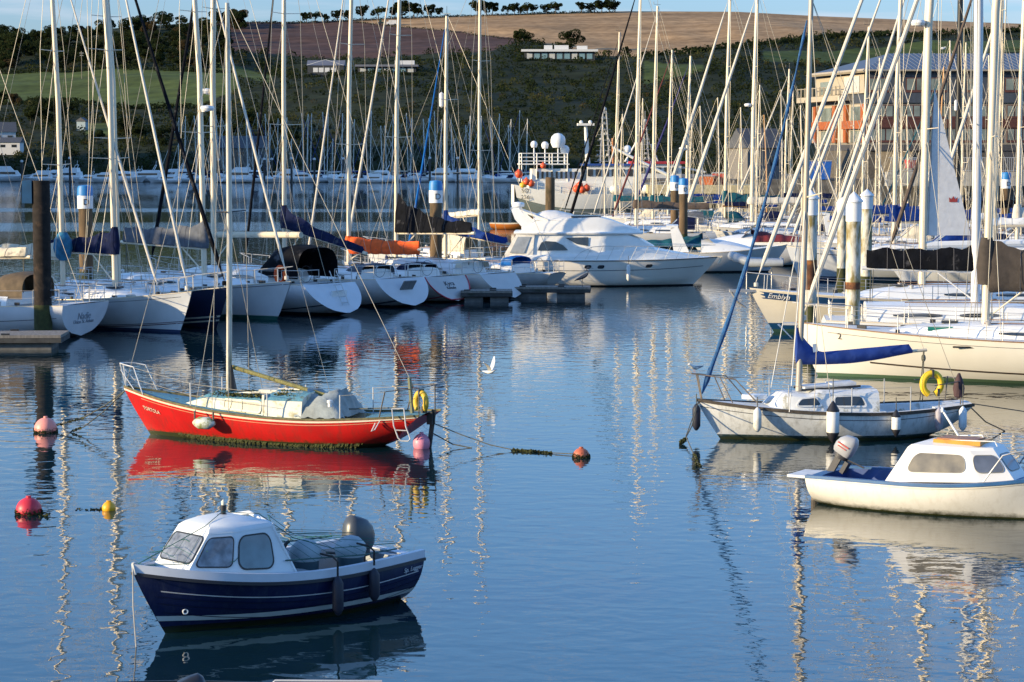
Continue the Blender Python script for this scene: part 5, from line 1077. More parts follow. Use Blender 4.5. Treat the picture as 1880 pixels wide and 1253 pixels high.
# cruiser behind the motor yacht
def cruiser(label, px, py, head, L, cover, hullc, arch=True, Y=None, flip=1):
    a = water(px, py); hd = R(head); H = Hull(L, 3.3, 1.1, 1.15, 1.6, 1.2, .1, .9, dr=.5, tb=.0, full=2.7); root = empty('motor_cruiser', a, hd, label, 'motor boat')
    H.build(hullmat('cruiser_'+str(px), hullc, None, (.015,.02,.03), .08, .3), root); H.deckmesh(white, root, well=(.08, .45, .3, .5)); H.rail(alu, root)
    b = MB(); secs = []
    for i in range(9):
        u = i/8; x = -.3+u*3.4; w = 1.25*(1-.5*u*u); hh = .75*(1-u**1.8)+.03; z = 1.15+.1*u; secs.append([(x, -w, z), (x, -w*.9, z+hh*.7), (x, -w*.5, z+hh), (x, w*.5, z+hh), (x, w*.9, z+hh*.7), (x, w, z)])
    b.loft(secs, caps=True).build('foredeck_house', white, root); MB().add([(.4, -1.1, 1.75), (.4, 1.1, 1.75), (-.5, 1.0, 2.5), (-.5, -1.0, 2.5)], [(0, 1, 2, 3)]).build('windscreen', glass, root, ang=0)
    canvas_cover(root, cover, -.2, -3.8, 1.5, .75, .35, w=1.2, name='cockpit_cover', seed=px)
    if arch:
        for sg in (1, -1): MB().loft([[(-1.9, sg*1.35, 1.2), (-1.0, sg*1.35, 1.2), (-1.0, sg*1.2, 1.2), (-1.9, sg*1.2, 1.2)], [(-2.1, sg*1.25, 2.5), (-1.7, sg*1.25, 2.7), (-1.7, sg*1.1, 2.7), (-2.1, sg*1.1, 2.5)]], closed=True, caps=True).build('radar_arch', white, root)
        MB().box(-2., 0, 2.68, .7, 2.5, .12).build('arch_top', white, root)
    return root, H
cruiser('white sports cruiser with arch and dark teal cockpit cover behind the motor yacht', 1296, 499, -4, 9.5, teal, (.60,.62,.63))
cruiser('small cruiser with a maroon cockpit cover right of the white arch cruiser', 1372, 487, 175, 7, M('maroon_canvas', (.15,.015,.02), .8, var=.3), (.6,.6,.6), arch=False)
# ---------------------------------------------------------------- right hand yachts
G2 = 'yachts moored on the right'
bstripe = M('deep_blue_stripe', (.012,.05,.14), .3)
r0, H, m_ = yacht('sailing_yacht', 'cream yacht with deep blue sheer stripe, script name and anchor on its bow', 'yacht', G2, 'bow', 1421, 610, 186, 15.2, 4.3, zs=1.3, zm=1.25, zb=1.72, rb=1.05, mast_px=1692, mh=21, mr=.15, rake=-.7, rs=-.4, hull=hullmat('hull_cream_blue', (.70,.64,.52), (.01,.06,.14), (.04,.09,.06), .12, .36), bands=((.80, .955, bstripe, 0, .985),), boom=(3.35, 5.6, None, 0, 0, {'r': .17, 'mat': white}), furl=(sailw, .08, .95), radar=((.5, 'dome'),), cabin=(-.3, .22, .55), spr=((.30, 1.2), (.55, 1.0), (.78, .8)), hood=None)
side_text(r0, H, 'Emblyn', .30, M('name_white', (.7,.7,.7)), .935, .88, 1, italic=.35, off=.022)
b = MB(); b.add([(m_-.15, -.03, 3.75), (m_-1.95, -.03, 3.75), (m_-.15-.25, -.03, 9.5), (m_-.15, .03, 3.75), (m_-1.95, .03, 3.75), (m_-.15-.25, .03, 9.5)], [(0,1,2), (3,5,4), (0,3,4,1), (1,4,5,2), (2,5,3,0)]); sl = b.build('part_hoisted_sail', greysail, r0, ang=0)
MB().add([(m_-1.22+x*.16, .05, 5.15+z*.16) for x, z in ((-1, -.6), (1, -.6), (1.1, .6), (.5, .1), (0, .9), (-.5, .1), (-1.1, .6))], [tuple(range(7))]).build('sail_emblem', M('emblem_red', (.35,.05,.04)), sl, ang=0)
MB().box(H.L/2+.25, 0, 1.62, 1.1, .22, .10).tube([(H.L/2+.75, 0, 1.6), (H.L/2+.45, 0, 1.15), (H.L/2+.1, 0, .95)], [.05, .07, .03], 6).add([(H.L/2+.7, -.25, 1.35), (H.L/2+.7, .25, 1.35), (H.L/2+.15, 0, 1.0)], [(0, 1, 2)]).build('anchor', steel, r0)
# the big cream yacht in front
r0, H, m_ = yacht('sailing_yacht', 'big cream yacht at the right with teak toe rail and dark brown boom bag', 'yacht', G2, 'bow', 1502, 690, 166, 14.6, 4.3, zs=1.35, zm=1.32, zb=1.68, rb=.78, mast_px=1808, mh=19.5, mr=.125, rake=-.75, rs=-.4, teakrail=teak, hull=hullmat('hull_big_cream', (.80,.77,.69), None, (.10,.17,.10), .10, .105, var=.03), bands=((.40, .43, M('boot_brown', (.05,.035,.03), .4), 0, .86), (.885, .893, dark_line, .2, .93)), boom=(2.95, 5.4, M('boom_bag_brown', (.045,.036,.030), .85, var=.25, bump=.6, bscale=5), 1.25, .8, {'w': .26, 'drop': .25, 'rise': .15, 'collar': True}), furl=(sailw, .075, .95), spr=((.30, 1.15), (.55, .95), (.78, .75)), cabin=(-.28, .30, .42), mastmat=alu)
for t in (.56, .68): 
    x = H.x(t, 1); MB().box(x, 1.0, 1.62, .75, .02, .14).build('green_window', M('window_green', (.02,.16,.13), .1), r0, ang=0)
p = H.pt(.62, .86); MB().add([(p.x+u, p.y+.015, p.z+v) for u, v in rrect(1., .055, .027)], [tuple(range(24))]).build('hull_window', glass, r0, ang=0)
p = H.pt(.905, .86); side_text(r0, H, '2', .30, M('logo_grey', (.12,.10,.08)), .905, .84, 1)
MB().box(H.L/2+.12, 0, 1.62, .55, .3, .07).add([(H.L/2+.55, -.22, 1.6), (H.L/2+.55, .22, 1.6), (H.L/2+.1, .1, 1.15), (H.L/2+.1, -.1, 1.15)], [(0,1,2,3)]).build('anchor', steel, r0)
r0, H, m_ = yacht('sailing_yacht', 'white yacht with black boom bag and thick pale mast behind the big cream yacht', 'yacht', G2, 'bow', 2120, 655, -6, 12.5, 4.0, zs=1.25, zm=1.2, zb=1.5, rb=.8, mast_px=1791, mh=20, mr=.155, rake=-.2, rs=-.5, mastmat=M('mast_painted', (.66,.66,.66), .4, var=.04), boom=(2.9, 3.9, black, .8, .62, {'w': .22, 'collar': False, 'rise': .1}), furl=None, spr=((.32, 1.2), (.56, 1.), (.78, .8)), hull=HW, cabin=(-.35, .25, .6))
r0, H, m_ = yacht('sailing_yacht', 'white yacht with double dark cove line and blue tent behind the rusty piles', 'yacht', G2, 'bow', 1468, 514, 180, 12.6, 4, zs=1.55, zm=1.5, zb=1.85, rb=.8, mast_px=1640, mh=17.5, mr=.12, rake=-.3, hull=hullmat('hull_double', (.55,.58,.62), None, (.01,.03,.08), .2, .3), bands=((.86, .88, dark_line, 0, .9), (.90, .93, dark_line, 0, .62)), furl=(sailw, .09, .96), boom=(3.2, 4.4, blue, .8, .5, {'w': .24}), hood=(blue, -.34, -.12, 1.1))
# receding rows: px mast, waterline y, heading, length, mast height, furl, cover, label
back = [
 (1168, 455, 178, 11.5, 19.0, .12, (black, .10), (2.9, 5.6, brownc, .55, .42, {'w': .22, 'mat': white, 'rise': -.1}), 'yacht with a long brown boom cover just behind the motor yacht bow', None, HW),
 (1198, 440, 178, 11, 17.5, .11, (sailw, .06), (2.9, 4.3, teal, .6, .4), 'yacht with a teal boom cover and white furled headsail behind the motor yacht', None, HW),
 (1226, 432, 182, 10.5, None, .10, (M('red_brown_furl', (.12,.02,.02), .8), .08), (2.8, 4.0, grey, .5, .4), 'yacht with a red brown furled headsail behind the motor yacht', 15.6, HW),
 (1260, 428, 178, 10.8, None, .12, (M('navy_furl', (.02,.02,.12), .8), .09), (2.8, 4.0, blue, .5, .4), 'yacht with a navy blue furled headsail behind the white arch cruiser', 15.3, HW),
 (1331, 440, 180, 12, 19, .13, (sailw, .14), (2.9, 4.6, teal, .9, .5, {'w': .22}), 'yacht with a thick white furled headsail and a teal boom cover beyond the arch cruiser', None, HW),
 (1380, 446, 178, 12.4, 18.6, .17, (sailw, .14), (3., 4.2, sailw, .5, .4), 'yacht with a fat white mast carrying a radar dome, left of the blue furled headsail', None, HW),
 (1440, 432, 182, 10.5, None, .09, (sailw, .07), (3., 4.2, navy, .5, .4), 'yacht with a shorter white mast between the radar mast and the blue furled headsail', 14.0, HW),
 (1582, 480, 180, 11.5, None, .09, (sailw, .09), (3., 4.4, blue, .6, .4), 'yacht with a slim short mast and gull wing masthead behind the rusty piles', 15.0, HW),
 (1690, 500, 182, 13, 20, .10, (sailw, .10), (3., 4.8, white, .3, .3), 'yacht with a pair of slim masts behind the white sail with the red crown', None, HW),
 (1757, 468, 178, 14, 22, .21, None, (3.2, 4.6, black, .5, .4), 'yacht with a thick black carbon mast', None, HW),
 (1824, 520, 176, 13, 20, .12, (brownc, .10), (3.1, 4.8, white, .35, .3, {'r': .14}), 'yacht with a white boom and brown furled headsail behind the black boom bag', None, HW),
 (1866, 505, 182, 12.5, 19.5, .13, (sailw, .10), (3.0, 4.4, sailw, .9, .5, {'w': .25}), 'yacht with a bulky white stowed sail near the right edge', None, HW),
 (1722, 448, 180, 11, None, .08, (teal, .06), (3., 4.2, navy, .5, .4), 'yacht with a wooden coloured mast behind the white sail with the red crown', 13.5, HW),
 (1290, 418, 2, 9.5, None, .07, None, (2.6, 3.6, blue, .5, .3), 'small yacht with a short cream mast in front of the pale pier', 11.3, HW),
 (1408, 440, 4, 9.5, None, .07, None, (2.6, 3.6, navy, .5, .3), 'small yacht with a yellowish wooden mast in front of the quay shed', 10.0, HW),
 (1130, 430, 176, 10, None, .09, (black, .05), (2.8, 3.8, teal, .5, .3), 'yacht with a slim grey mast and black furled headsail beside the trawler derrick', 17.2, HW),
]
woodm = M('varnished_mast', (.42,.22,.08), .4, var=.2, scale=3, stretch=(1,1,.2)); carbon = M('carbon_mast', (.018,.015,.012), .25, var=.2)
for i, (mp_, wy, hd, L, mh, mr, fu, bo, lb, mt, hl) in enumerate(back):
    a = water(mp_, wy); dx = L*.07*(1 if abs(hd) < 90 else -1)
    px_bow = proj((a.x+(L*.43-L*.06)*math.cos(R(hd)), a.y+(L*.37)*math.sin(R(hd)), 0))[0]
    yacht('sailing_yacht', lb, 'yacht', G2, 'bow', px_bow, wy, hd, L, L*.32, mast_px=mp_, mh=mh or 14, masttop=mt, mr=mr, furl=(fu+(.95,)) if fu else None, boom=bo, rake=-.3 if i not in (9,) else 0., hull=hl,
          mastmat=carbon if i == 9 else woodm if i in (12, 14) else alu, radar=((.42, 'dome'), (.47, 'reflector')) if i == 3 else ((.5, 'dome'),) if i == 5 else ((.4, 'reflector'),) if i in (9,) else None,
          hood=([navy, grey, teal, cream][i % 4], -.33, -.16, .95), wr=.014, cabin=(-.25, .26, .5), zb=1.5, zs=1.15, zm=1.1)
# smaller craft tucked between them
rb = random.Random(21)
for i, (px, wy, mt) in enumerate([(1100, 424, 9.5), (1148, 420, 10.5), (1185, 418, 12), (1275, 415, 10.), (1310, 420, 12.), (1352, 424, 11.), (1425, 428, 12.4), (1460, 425, 13.), (1530, 440, 11.5), (1555, 446, 13), (1618, 452, 14), (1655, 440, 10), (1775, 455, 15), (1842, 450, 16), (1490, 470, 9.), (1730, 470, 14.5), (1400, 452, 12.), (1600, 476, 11.), (1640, 462, 12.5), (1700, 478, 9.5), (1800, 486, 13.), (1860, 470, 11.), (1545, 430, 10.), (1365, 436, 8.5), (1460, 452, 10.5)]):
    yacht('small_yacht', ['small yacht with a bare thin mast wedged among the crowded yachts on the right', 'small yacht with thin mast and blue boom cover wedged among the right hand yachts'][i % 2], 'yacht', ['small bare masted yachts on the right', 'small blue covered yachts on the right'][i % 2], 'mid', px, wy, rb.choice([0, 180])+rb.uniform(-8, 8), 8.6, 2.8, mast_x=.5, masttop=mt, mr=.06, boom=(2.4, 3.4, blue, .45, .3) if i % 2 else None, furl=(sailw, .05, .95) if i % 3 == 0 else None, hull=HW, rails=wy > 425, rs=-.3, rake=-.2, wr=.012, zb=1.25, zs=.95, zm=.9, cwin=False)
# motor boats and tents seen low on the right
cruiser('white cruiser with a bright blue cockpit tent below the quay wall at the right', 1690, 432, 178, 8, blue, (.6,.6,.6), arch=False)
cruiser('white cruiser with a navy cockpit cover among the yachts right of the blue furled headsail', 1560, 462, 2, 8.5, navy, (.58,.6,.62))
# grey inflatable dinghy carried on the bow
a = on(bpy.data.objects['sailing_yacht'], (0, 0, 0)); pp = at(1392, 482, 101.); r0 = empty('inflatable_dinghy', pp, R(172), 'grey inflatable dinghy with a raised bow left of the leaning furled headsail', 'dinghy')
gd = M('inflatable_grey', (.34,.37,.40), .5, var=.1); b = MB()
b.tube([(-1.1, .55, 0), (.3, .58, 0), (.9, .35, .18), (1.15, 0, .28), (.9, -.35, .18), (.3, -.58, 0), (-1.1, -.55, 0)], [.16, .2, .2, .2, .2, .2, .16], 12); b.build('tube', gd, r0); MB().add([(-1, -.5, -.05), (-1, .5, -.05), (.9, .3, .1), (.9, -.3, .1)], [(0, 1, 2, 3)]).box(-1.0, 0, .05, .06, .9, .35).build('floor', gd, r0, ang=0)
MB().tube([(-.6, 0, -.3), (-.6, 0, -1.4)], .03, 6).tube([(.5, 0, -.2), (.5, 0, -1.4)], .03, 6).build('davit', steel, r0)
# ---------------------------------------------------------------- red sloop
def span2(st, bw, hb, side):   # st: waterline corner of the transom on the side we see; hb: half beam there
    p1 = bw; p0 = st.copy()
    for _ in range(6):
        d = (p1-p0).normalized(); pt_ = Vector((-d.y, d.x, 0))*side; p0 = st-pt_*hb
    d = p1-p0; return (p0+p1)/2, math.atan2(d.y, d.x), d.length
def span(p0, p1):   # centre, heading (p0 stern -> p1 bow)
    d = p1-p0; return (p0+p1)/2, math.atan2(d.y, d.x), d.length
def red_sloop():
    c, hd, lwl = span2(water(722, 824), water(279, 798), .42, 1); L = lwl+1.55
    root = empty('red_sailboat', c+Vector((math.cos(hd), math.sin(hd), 0))*(.0), hd, 'neglected red sloop with a mossy blue deck moored in the middle of the basin', 'sailboat')
    H = Hull(L, 2.25, .82, .66, 1.16, .82, .85, .62, dr=.45, tb=.14, full=2.3); s = L
    hm = hullmat('red_hull', (.52,.011,.009), (.50,.015,.01), (.030,.035,.012), .10, .14, rough=.38, slime=.16, var=.14, rust=((.24,.03,.02), .7)); H.build(hm, root, nst=34, nv=16)
    blued = M('mossy_blue_deck', (.11,.29,.36), .8, var=.3, scale=5, bump=.5, dirt=.42, dcol=(.10,.10,.05), dscale=5); moss = M('moss', (.085,.085,.02), .95, var=.5, scale=12, bump=1., bscale=14)
    dirtyw = M('dirty_cabin_white', (.66,.64,.54), .6, var=.12, scale=3, dirt=.42, dcol=(.30,.28,.14), dscale=3.5)
    H.deckmesh(blued, root, well=(.17, .36, .34, .36), inm=dirtyw, camber=.06); H.rail(M('toe_rail_mossy', (.13,.12,.06), .9, var=.4, scale=8), root, w=.04, h=.05, z_off=.02); cw_ = M('sheer_cream', (.72,.66,.50), .6, var=.1)
    H.band(.945, .985, cw_, root, 0, 1, .012, 'sheer_stripe'); H.band(.885, .90, M('thin_pink_stripe', (.62,.28,.16), .5), root, 0, .93, .008, 'thin_stripe')
    # growth hanging at the waterline
    rnd = random.Random(4); vs, fs = [], []
    for i in range(2600):
        t = rnd.uniform(.06, .985); v = rnd.uniform(.30, .46); p = H.pt(t, v); sg = rnd.choice((1, -1))
        if p.z < -.05 or p.z > .11: continue
        k = len(vs); r_ = rnd.uniform(.012, .04); o = Vector((p.x, sg*(p.y+.01), p.z)); q = Vector((rnd.uniform(-1, 1)*r_, sg*rnd.uniform(0, .02), -r_*rnd.uniform(.8, 2)))
        vs += [o+Vector((-r_, 0, .01)), o+Vector((r_, 0, .01)), o+q+Vector((r_*.4, sg*.012, 0)), o+q-Vector((r_*.4, -sg*.012, 0))]; fs.append((k, k+1, k+2, k+3))
    b = MB(); b.add(vs, fs); b.build('weed_growth', M('weed', (.045,.05,.012), .95, var=.5, scale=9), root, ang=0)
    # two step cabin
    def cab(x0, x1, w0, w1, h0, h1, name, nose=.8, topm=None):
        b = MB(); secs = []; n = 12; out = []
        for i in range(n+1):
            u = i/n; x = x0+(x1-x0)*u; bb, z = H.deck((x+L/2)/L); w = w0+(w1-w0)*u; h = (h0+(h1-h0)*u)*(1-.9*max(0, (u-nose)/(1-nose+1e-6))**1.3 if nose < 1 else 1); out.append((x, w, z, h))
            q = [(x, -w, z-.03), (x, -w*.97, z+h*.45), (x, -w*.92, z+h*.82), (x, -w*.78, z+h*1.0), (x, -w*.4, z+h*1.14), (x, 0, z+h*1.2)]; secs.append(q+[(p[0], -p[1], p[2]) for p in q[-2::-1]])
        b.loft(secs, mis=[0, 0, 1, 1, 1, 1, 1, 1, 0, 0]); b.add(secs[0], [tuple(range(11))]); b.add(secs[-1], [tuple(range(11))]); return b.build(name, [dirtyw, blued], root, ang=35), out
    c1, o1 = cab(-.35, 2.15, .80, .50, .42, .30, 'fore_cabin', .72); c2, o2 = cab(-1.15, -.15, .84, .82, .50, .47, 'aft_cabin', 1.)
    MB().add([(-.13, -.80, .70), (-.13, .80, .70), (-.13, .74, 1.19), (-.13, -.74, 1.19), (-.07, -.80, .70), (-.07, .80, .70), (-.07, .74, 1.19), (-.07, -.74, 1.19)], [(0,1,2,3), (4,5,6,7), (0,3,7,4), (1,2,6,5), (2,3,7,6)]).build('coaming_arch', dirtyw, c2, ang=0)
    for sg in (1, -1):
        def cp(x, k): i = (x+.35)/2.5; w = .80-.30*i; bb, z = H.deck((x+L/2)/L); h = .42-.12*i; return Vector((x, sg*(w*(1-.03*k/.45 if k < .45 else .97-.07*(k-.45)/.41)), z+h*k))
        x0, x1 = -.05, 1.0; q = [cp(x0, .22), cp(x1, .22), cp(x1, .74), cp(x0, .74)]
        if sg > 0: q = [q[1], q[0], q[3], q[2]]
        pane(q, .02, .98, .02, .98, .05, c1, M('green_stained_window', (.14,.14,.085), .3, var=.4, scale=4, stretch=(4,1,1)), cw_, fw=.045, off=.06)
    # moss patches and clutter on the cabin top
    vs, fs = [], []
    for i in range(900):
        x = rnd.gauss(.3, .75); y = rnd.choice((-.5, .0, .35, .55))+rnd.gauss(0, .07)
        if not -1.1 < x < 1.9 or abs(y) > .62: continue
        bb, z = H.deck((x+L/2)/L); i_ = (x+.35)/2.5; h = (.42-.12*max(0, i_))*(1 if x > -.3 else 1.15); zz = z+h*(1.19-.16*abs(y)/.6)+.01
        if x > 1.45: continue
        r_ = rnd.uniform(.01, .035); clump(vs, fs, (x, y, zz), r_, 2, r_, rnd, .5)
    b = MB(); b.add(vs, fs); b.build('moss', moss, c1, ang=0)
    MB().box(.0, -.15, 1.21, .75, .36, .05).tube([(-.9, .2, 1.22), (.3, .35, 1.2), (1.3, .1, 1.1)], .025, 6).tube([(-1, -.2, 1.25), (0, -.3, 1.22)], .03, 6).build('hatch_cover', dirtyw, c1)
    # torn grey cockpit tent
    tm = M('torn_tarp', (.27,.30,.29), .7, var=.35, scale=3, bump=.8, bscale=4); secs = []
    for i in range(13):
        u = i/12; x = -1.0-u*1.15; q = []
        for j in range(15):
            v = j/14*2-1; peak = (.62 if u < .75 else .62*(1-(u-.75)/.25)**.7+.02); z = .70+peak*(1-abs(v)**2.)**.6*(.85+.15*math.cos(u*9+v*3)); q.append((x+.05*math.sin(j*1.9), v*.86*(1-.05*u), z+.025*math.sin(j*2.7+i*1.9)))
        secs.append(q)
    MB().loft(secs).build('cockpit_tarp', tm, root, ang=60)
    # mast, boom, rig
    mx0 = 1.18
    best = min((abs(proj(on(root, (x*.02, 0, 1.3)))[0]-420), x*.02) for x in range(-50, 150)); mx0 = best[1]
    zc = H.deck((mx0+L/2)/L)[1]+.36; top = 10.6
    ms = MB().tube([(mx0, 0, zc), (mx0-.06, 0, 5), (mx0-.06, 0, top)], [.068, .066, .05], 12, sq=1.2).build('mast', M('old_mast', (.60,.56,.47), .4, .1, var=.15, scale=2, dirt=.42, dcol=(.22,.20,.10), dscale=3, stretch=(1,1,.3)), root)
    zsp = 5.55
    for sg in (1, -1): MB().tube([(mx0, 0, zsp), (mx0-.1, sg*.78, zsp+.02)], [.022, .016], 6).build('spreader', darkm, ms)
    MB().tube([(mx0, 0, zc+.5), (mx0-.15, .05, zc+.1), (mx0-.12, .1, zc+.7)], [.05, .09, .02], 6).build('halyard_coil', darkm, ms)
    bo = MB().tube([(mx0-.1, 0, zc+.64), (mx0-2.75, 0, zc+.0)], [.055, .05], 10).build('boom', M('mossy_boom', (.22,.20,.07), .8, var=.3, scale=5, bump=.6), root)
    MB().lathe([(.01, -.12), (.08, -.08), (.09, .06), (.02, .12)], (mx0-2.75, 0, zc-.02), 10).tube([(mx0-2.75, 0, zc), (mx0-2.68, .03, .72)], [.03, .05, ], 6).tube([(mx0-2.75, 0, zc), (mx0-2.5, -.03, .72)], .025, 6).build('mainsheet', darkm, bo)
    MB().tube([(mx0-1.9, .1, zc-.2), (mx0-2.6, .1, .9), (mx0-3.3, .1, .86), (-L/2+.8, .2, .95)], .018, 6).build('slack_rope', rope, root)
    ch = 1.0; wm = wire
    for sg in (1, -1):
        MB().tube([(mx0-.05, sg*ch, .7), (mx0-.1, sg*.78, zsp+.02), (mx0-.06, 0, top-.2)], .008, 5, cap=False).build('shroud', wm, root); MB().tube([(mx0-.5, sg*ch, .7), (mx0, 0, zsp)], .008, 5, cap=False).tube([(mx0+.45, sg*ch*.93, .72), (mx0, 0, zsp)], .008, 5, cap=False).build('lower_shroud', wm, root)
    MB().tube([(-L/2+.1, 0, .84), (mx0-.06, 0, top)], .008, 5, cap=False).build('backstay', wm, root); MB().tube([(L/2-.05, 0, 1.2), (mx0-.06, 0, top)], .008, 5, cap=False).build('forestay', wm, root); MB().tube([(mx0-2.75, 0, zc), (mx0-.06, 0, top)], .006, 4, cap=False).build('topping_lift', wm, root)
    # bow pulpit, stanchions, lifelines, stern rail
    rl = M('pale_rail', (.62,.61,.58), .4, .3, var=.15); b = MB(); tb_ = H.deck(.93)[0]
    for sg in (1, -1):
        b.tube([(L/2-.08, sg*.02, 1.16), (L/2+.06, sg*.07, 1.76)], .016, 6).tube([(L/2-.75, sg*.38, 1.03), (L/2-.45, sg*.30, 1.70)], .016, 6).tube([(L/2-.42, sg*.2, 1.1), (L/2+.03, sg*.1, 1.6)], .013, 6)
    b.tube([(L/2-.45, .30, 1.70), (L/2-.2, .26, 1.74), (L/2+.06, .07, 1.76), (L/2+.06, -.07, 1.76), (L/2-.2, -.26, 1.74), (L/2-.45, -.30, 1.70)], .016, 6); b.build('pulpit', rl, root)
    for sg in (1, -1):
        tops = [Vector((L/2-.45, sg*.30, 1.68))]
        for x in (L*.22, -L*.045, -L*.27):
            bb, z = H.deck((x+L/2)/L); a = Vector((x, sg*(bb-.05), z)); MB().tube([a, a+Vector((0, 0, .60))], .017, 6).build('stanchion', rl, root); tops.append(a+Vector((0, 0, .58)))
        bb, z = H.deck(.1); tops.append(Vector((H.x(.1, 1), sg*bb*.9, z+.62))); MB().tube(tops[:3], .006, 4, cap=False).tube([p-Vector((0, 0, .28)) for p in tops[:3]], .006, 4, cap=False).tube(tops[3:], .006, 4, cap=False).build('lifeline', wm, root)
    xs = -L/2; b = MB()
    b.tube([(xs+.95, .86, .76), (xs+.80, .84, 1.40)], .017, 6).tube([(xs+.78, .84, 1.40), (xs+.1, .5, 1.46), (xs+.05, -.5, 1.46), (xs+.78, -.84, 1.40)], .013, 6).tube([(xs+.95, -.86, .76), (xs+.80, -.84, 1.40)], .017, 6).tube([(xs+.08, .5, .8), (xs+.08, .5, 1.46)], .016, 6).tube([(xs+.08, -.5, .8), (xs+.08, -.5, 1.46)], .016, 6); b.build('pushpit', M('dark_rail', (.10,.09,.08), .5), root)
    b = MB()
    for dx in (0, .34): b.tube([(xs+.62-dx*.9, .84, 1.0), (xs+.52-dx*.9, .98, .62), (xs+.38-dx*.9, 1.04, .34)], .016, 6)
    b.tube([(xs+.62, .84, 1.0), (xs+.62-.31, .84, 1.02)], .016, 6).tube([(xs+.38, 1.04, .34), (xs+.3, 1.05, .28), (xs+.12, 1.05, .28), (xs+.07, 1.04, .34)], .016, 6).tube([(xs+.47, 1.0, .52), (xs+.18, 1.0, .52)], .014, 6); b.build('boarding_ladder', M('ladder_white', (.42,.42,.42), .4), root)
    MB().tube([(xs+.9, .9, .72), (xs+1.0, 1.0, .50), (xs+1.08, 1.0, .46), (xs+1.0, .95, .66)], .014, 6).build('rail_hook', rl, root)
    MB().box(xs+.45, .1, 1.2, .05, .12, .95, ry=R(5)).build('outboard_bracket', M('grey_green_wood', (.20,.21,.13), .9), root); MB().lathe([(.05, 0), (.05, .09), (.07, .1), (.07, .16), (.01, .17)], (-1.9, .82, .98), 10).build('winch', white, root)
    MB().box(xs-.03, .0, .42, .10, .06, 1.0, ry=R(-8)).box(xs-.02, 0, .72, .14, .2, .3).build('rudder', M('rudder_dark', (.03,.032,.03), .6), root)
    pl = [(0, 0, 0)]; side_text(root, H, 'TORTOLA', .135, cw_, .905, .70, 1, italic=-.1)
    b = MB(); q0, q1 = H.pt(.05, .93), H.pt(.03, .5)
    return root, H
RS, RH = red_sloop()
def lifering(name, loc, rz, label, m, Rr=.21, r_=.075, a0=-50, a1=230, sz=1.25, tilt=0.):
    b = MB(); torus(b, (0, 0, 0), Rr, r_, a0, a1, 26, 12, 'X', sz=sz); o = b.build('ring', m); root = empty(name, loc, rz, label, 'lifebuoy'); o.parent = root; root.rotation_euler.y = tilt
    for a in (90, -50): MB().box(0, Rr*math.cos(R(a)), Rr*sz*math.sin(R(a)), r_*2.25, .05, r_*2.25, rx=R(0)).build('strap', M('dark_strap', (.05,.05,.05), .7), root, ang=0)
    return root
yel = M('lifebuoy_yellow', (.62,.40,.03), .6, var=.12, dirt=.38, dcol=(.28,.20,.05), dscale=7); yel2 = M('lifebuoy_bright', (.85,.55,.02), .5, var=.06)
lifering('horseshoe_lifebuoy', on(RS, (-RH.L/2+.12, .28, 1.12)), RS.rotation_euler.z+R(68), 'dull yellow horseshoe lifebuoy on the stern of the red sloop', yel, .165, .072, sz=1.35)
f = fender(on(RS, (RH.L*.155, RH.deck(.655)[0]+.17, .50)), 'fat mossy white fender lying sideways against the red sloop', .15, .44, M('mossy_fender', (.58,.62,.56), .6, var=.1, dirt=.48, dcol=(.22,.24,.08), dscale=5), ropeh=0)
f.rotation_euler = (R(90), 0, RS.rotation_euler.z+R(90)+R(0)); b = MB()
for dz in (-.22, .22): b.tube([(0, 0, dz), (0+0, .06, dz*1.0)], .03, 6)
MB().tube([(0, -.03, -.25), (0, .28, -.25)], .022, 6).tube([(0, -.03, .25), (0, .28, .25)], .022, 6).build('lashing', rope, f)
def buoy(px, py, r_, col, label, sink=.35, weed=True, name='mooring_buoy', tilt=(0, 0), sy=1.):
    p = water(px, py); r0 = empty(name, (p.x, p.y, r_*(1-2*sink)), random.uniform(0, 6), label, 'buoy')
    m = M('buoy_'+label[:12], col, .45, var=.12, dirt=.34, dcol=tuple(c*.55 for c in col), dscale=4)
    MB().ball((0, 0, 0), r_, 20, sz=sy).build('float', m, r0); MB().lathe([(.05, r_*sy*.97), (.05, r_*sy*1.12), (.01, r_*sy*1.13)], n=10).build('eye', m, r0)
    if weed:
        rnd = random.Random(px); vs, fs = [], []
        for i in range(700):
            a = rnd.uniform(0, 6.28); z = -r_*(1-2*sink)+abs(rnd.gauss(0, .055)); rr_ = math.sqrt(max(0, r_*r_-z*z))+.006; clump(vs, fs, (rr_*math.cos(a), rr_*math.sin(a), z-.02), .012, 1, .018, rnd)
        b = MB(); b.add(vs, fs); b.build('weed_fringe', M('weed', (.045,.05,.012)), r0, ang=0)
    return r0
buoy(84, 794, .285, (.80,.30,.24), 'pink mooring buoy with a weedy waterline left of the red sloop'); buoy(53, 944, .25, (.62,.03,.05), 'crimson mooring buoy at the left edge'); buoy(200, 937, .135, (.80,.38,.01), 'small yellow orange buoy left of the blue boat', weed=False)
buoy(774, 823, .205, (.72,.26,.36), 'pink pear shaped buoy at the stern of the red sloop', weed=False, sy=1.15, sink=.22); buoy(1067, 840, .19, (.50,.13,.06), 'small dull orange buoy at the end of the weedy mooring line', sink=.42)
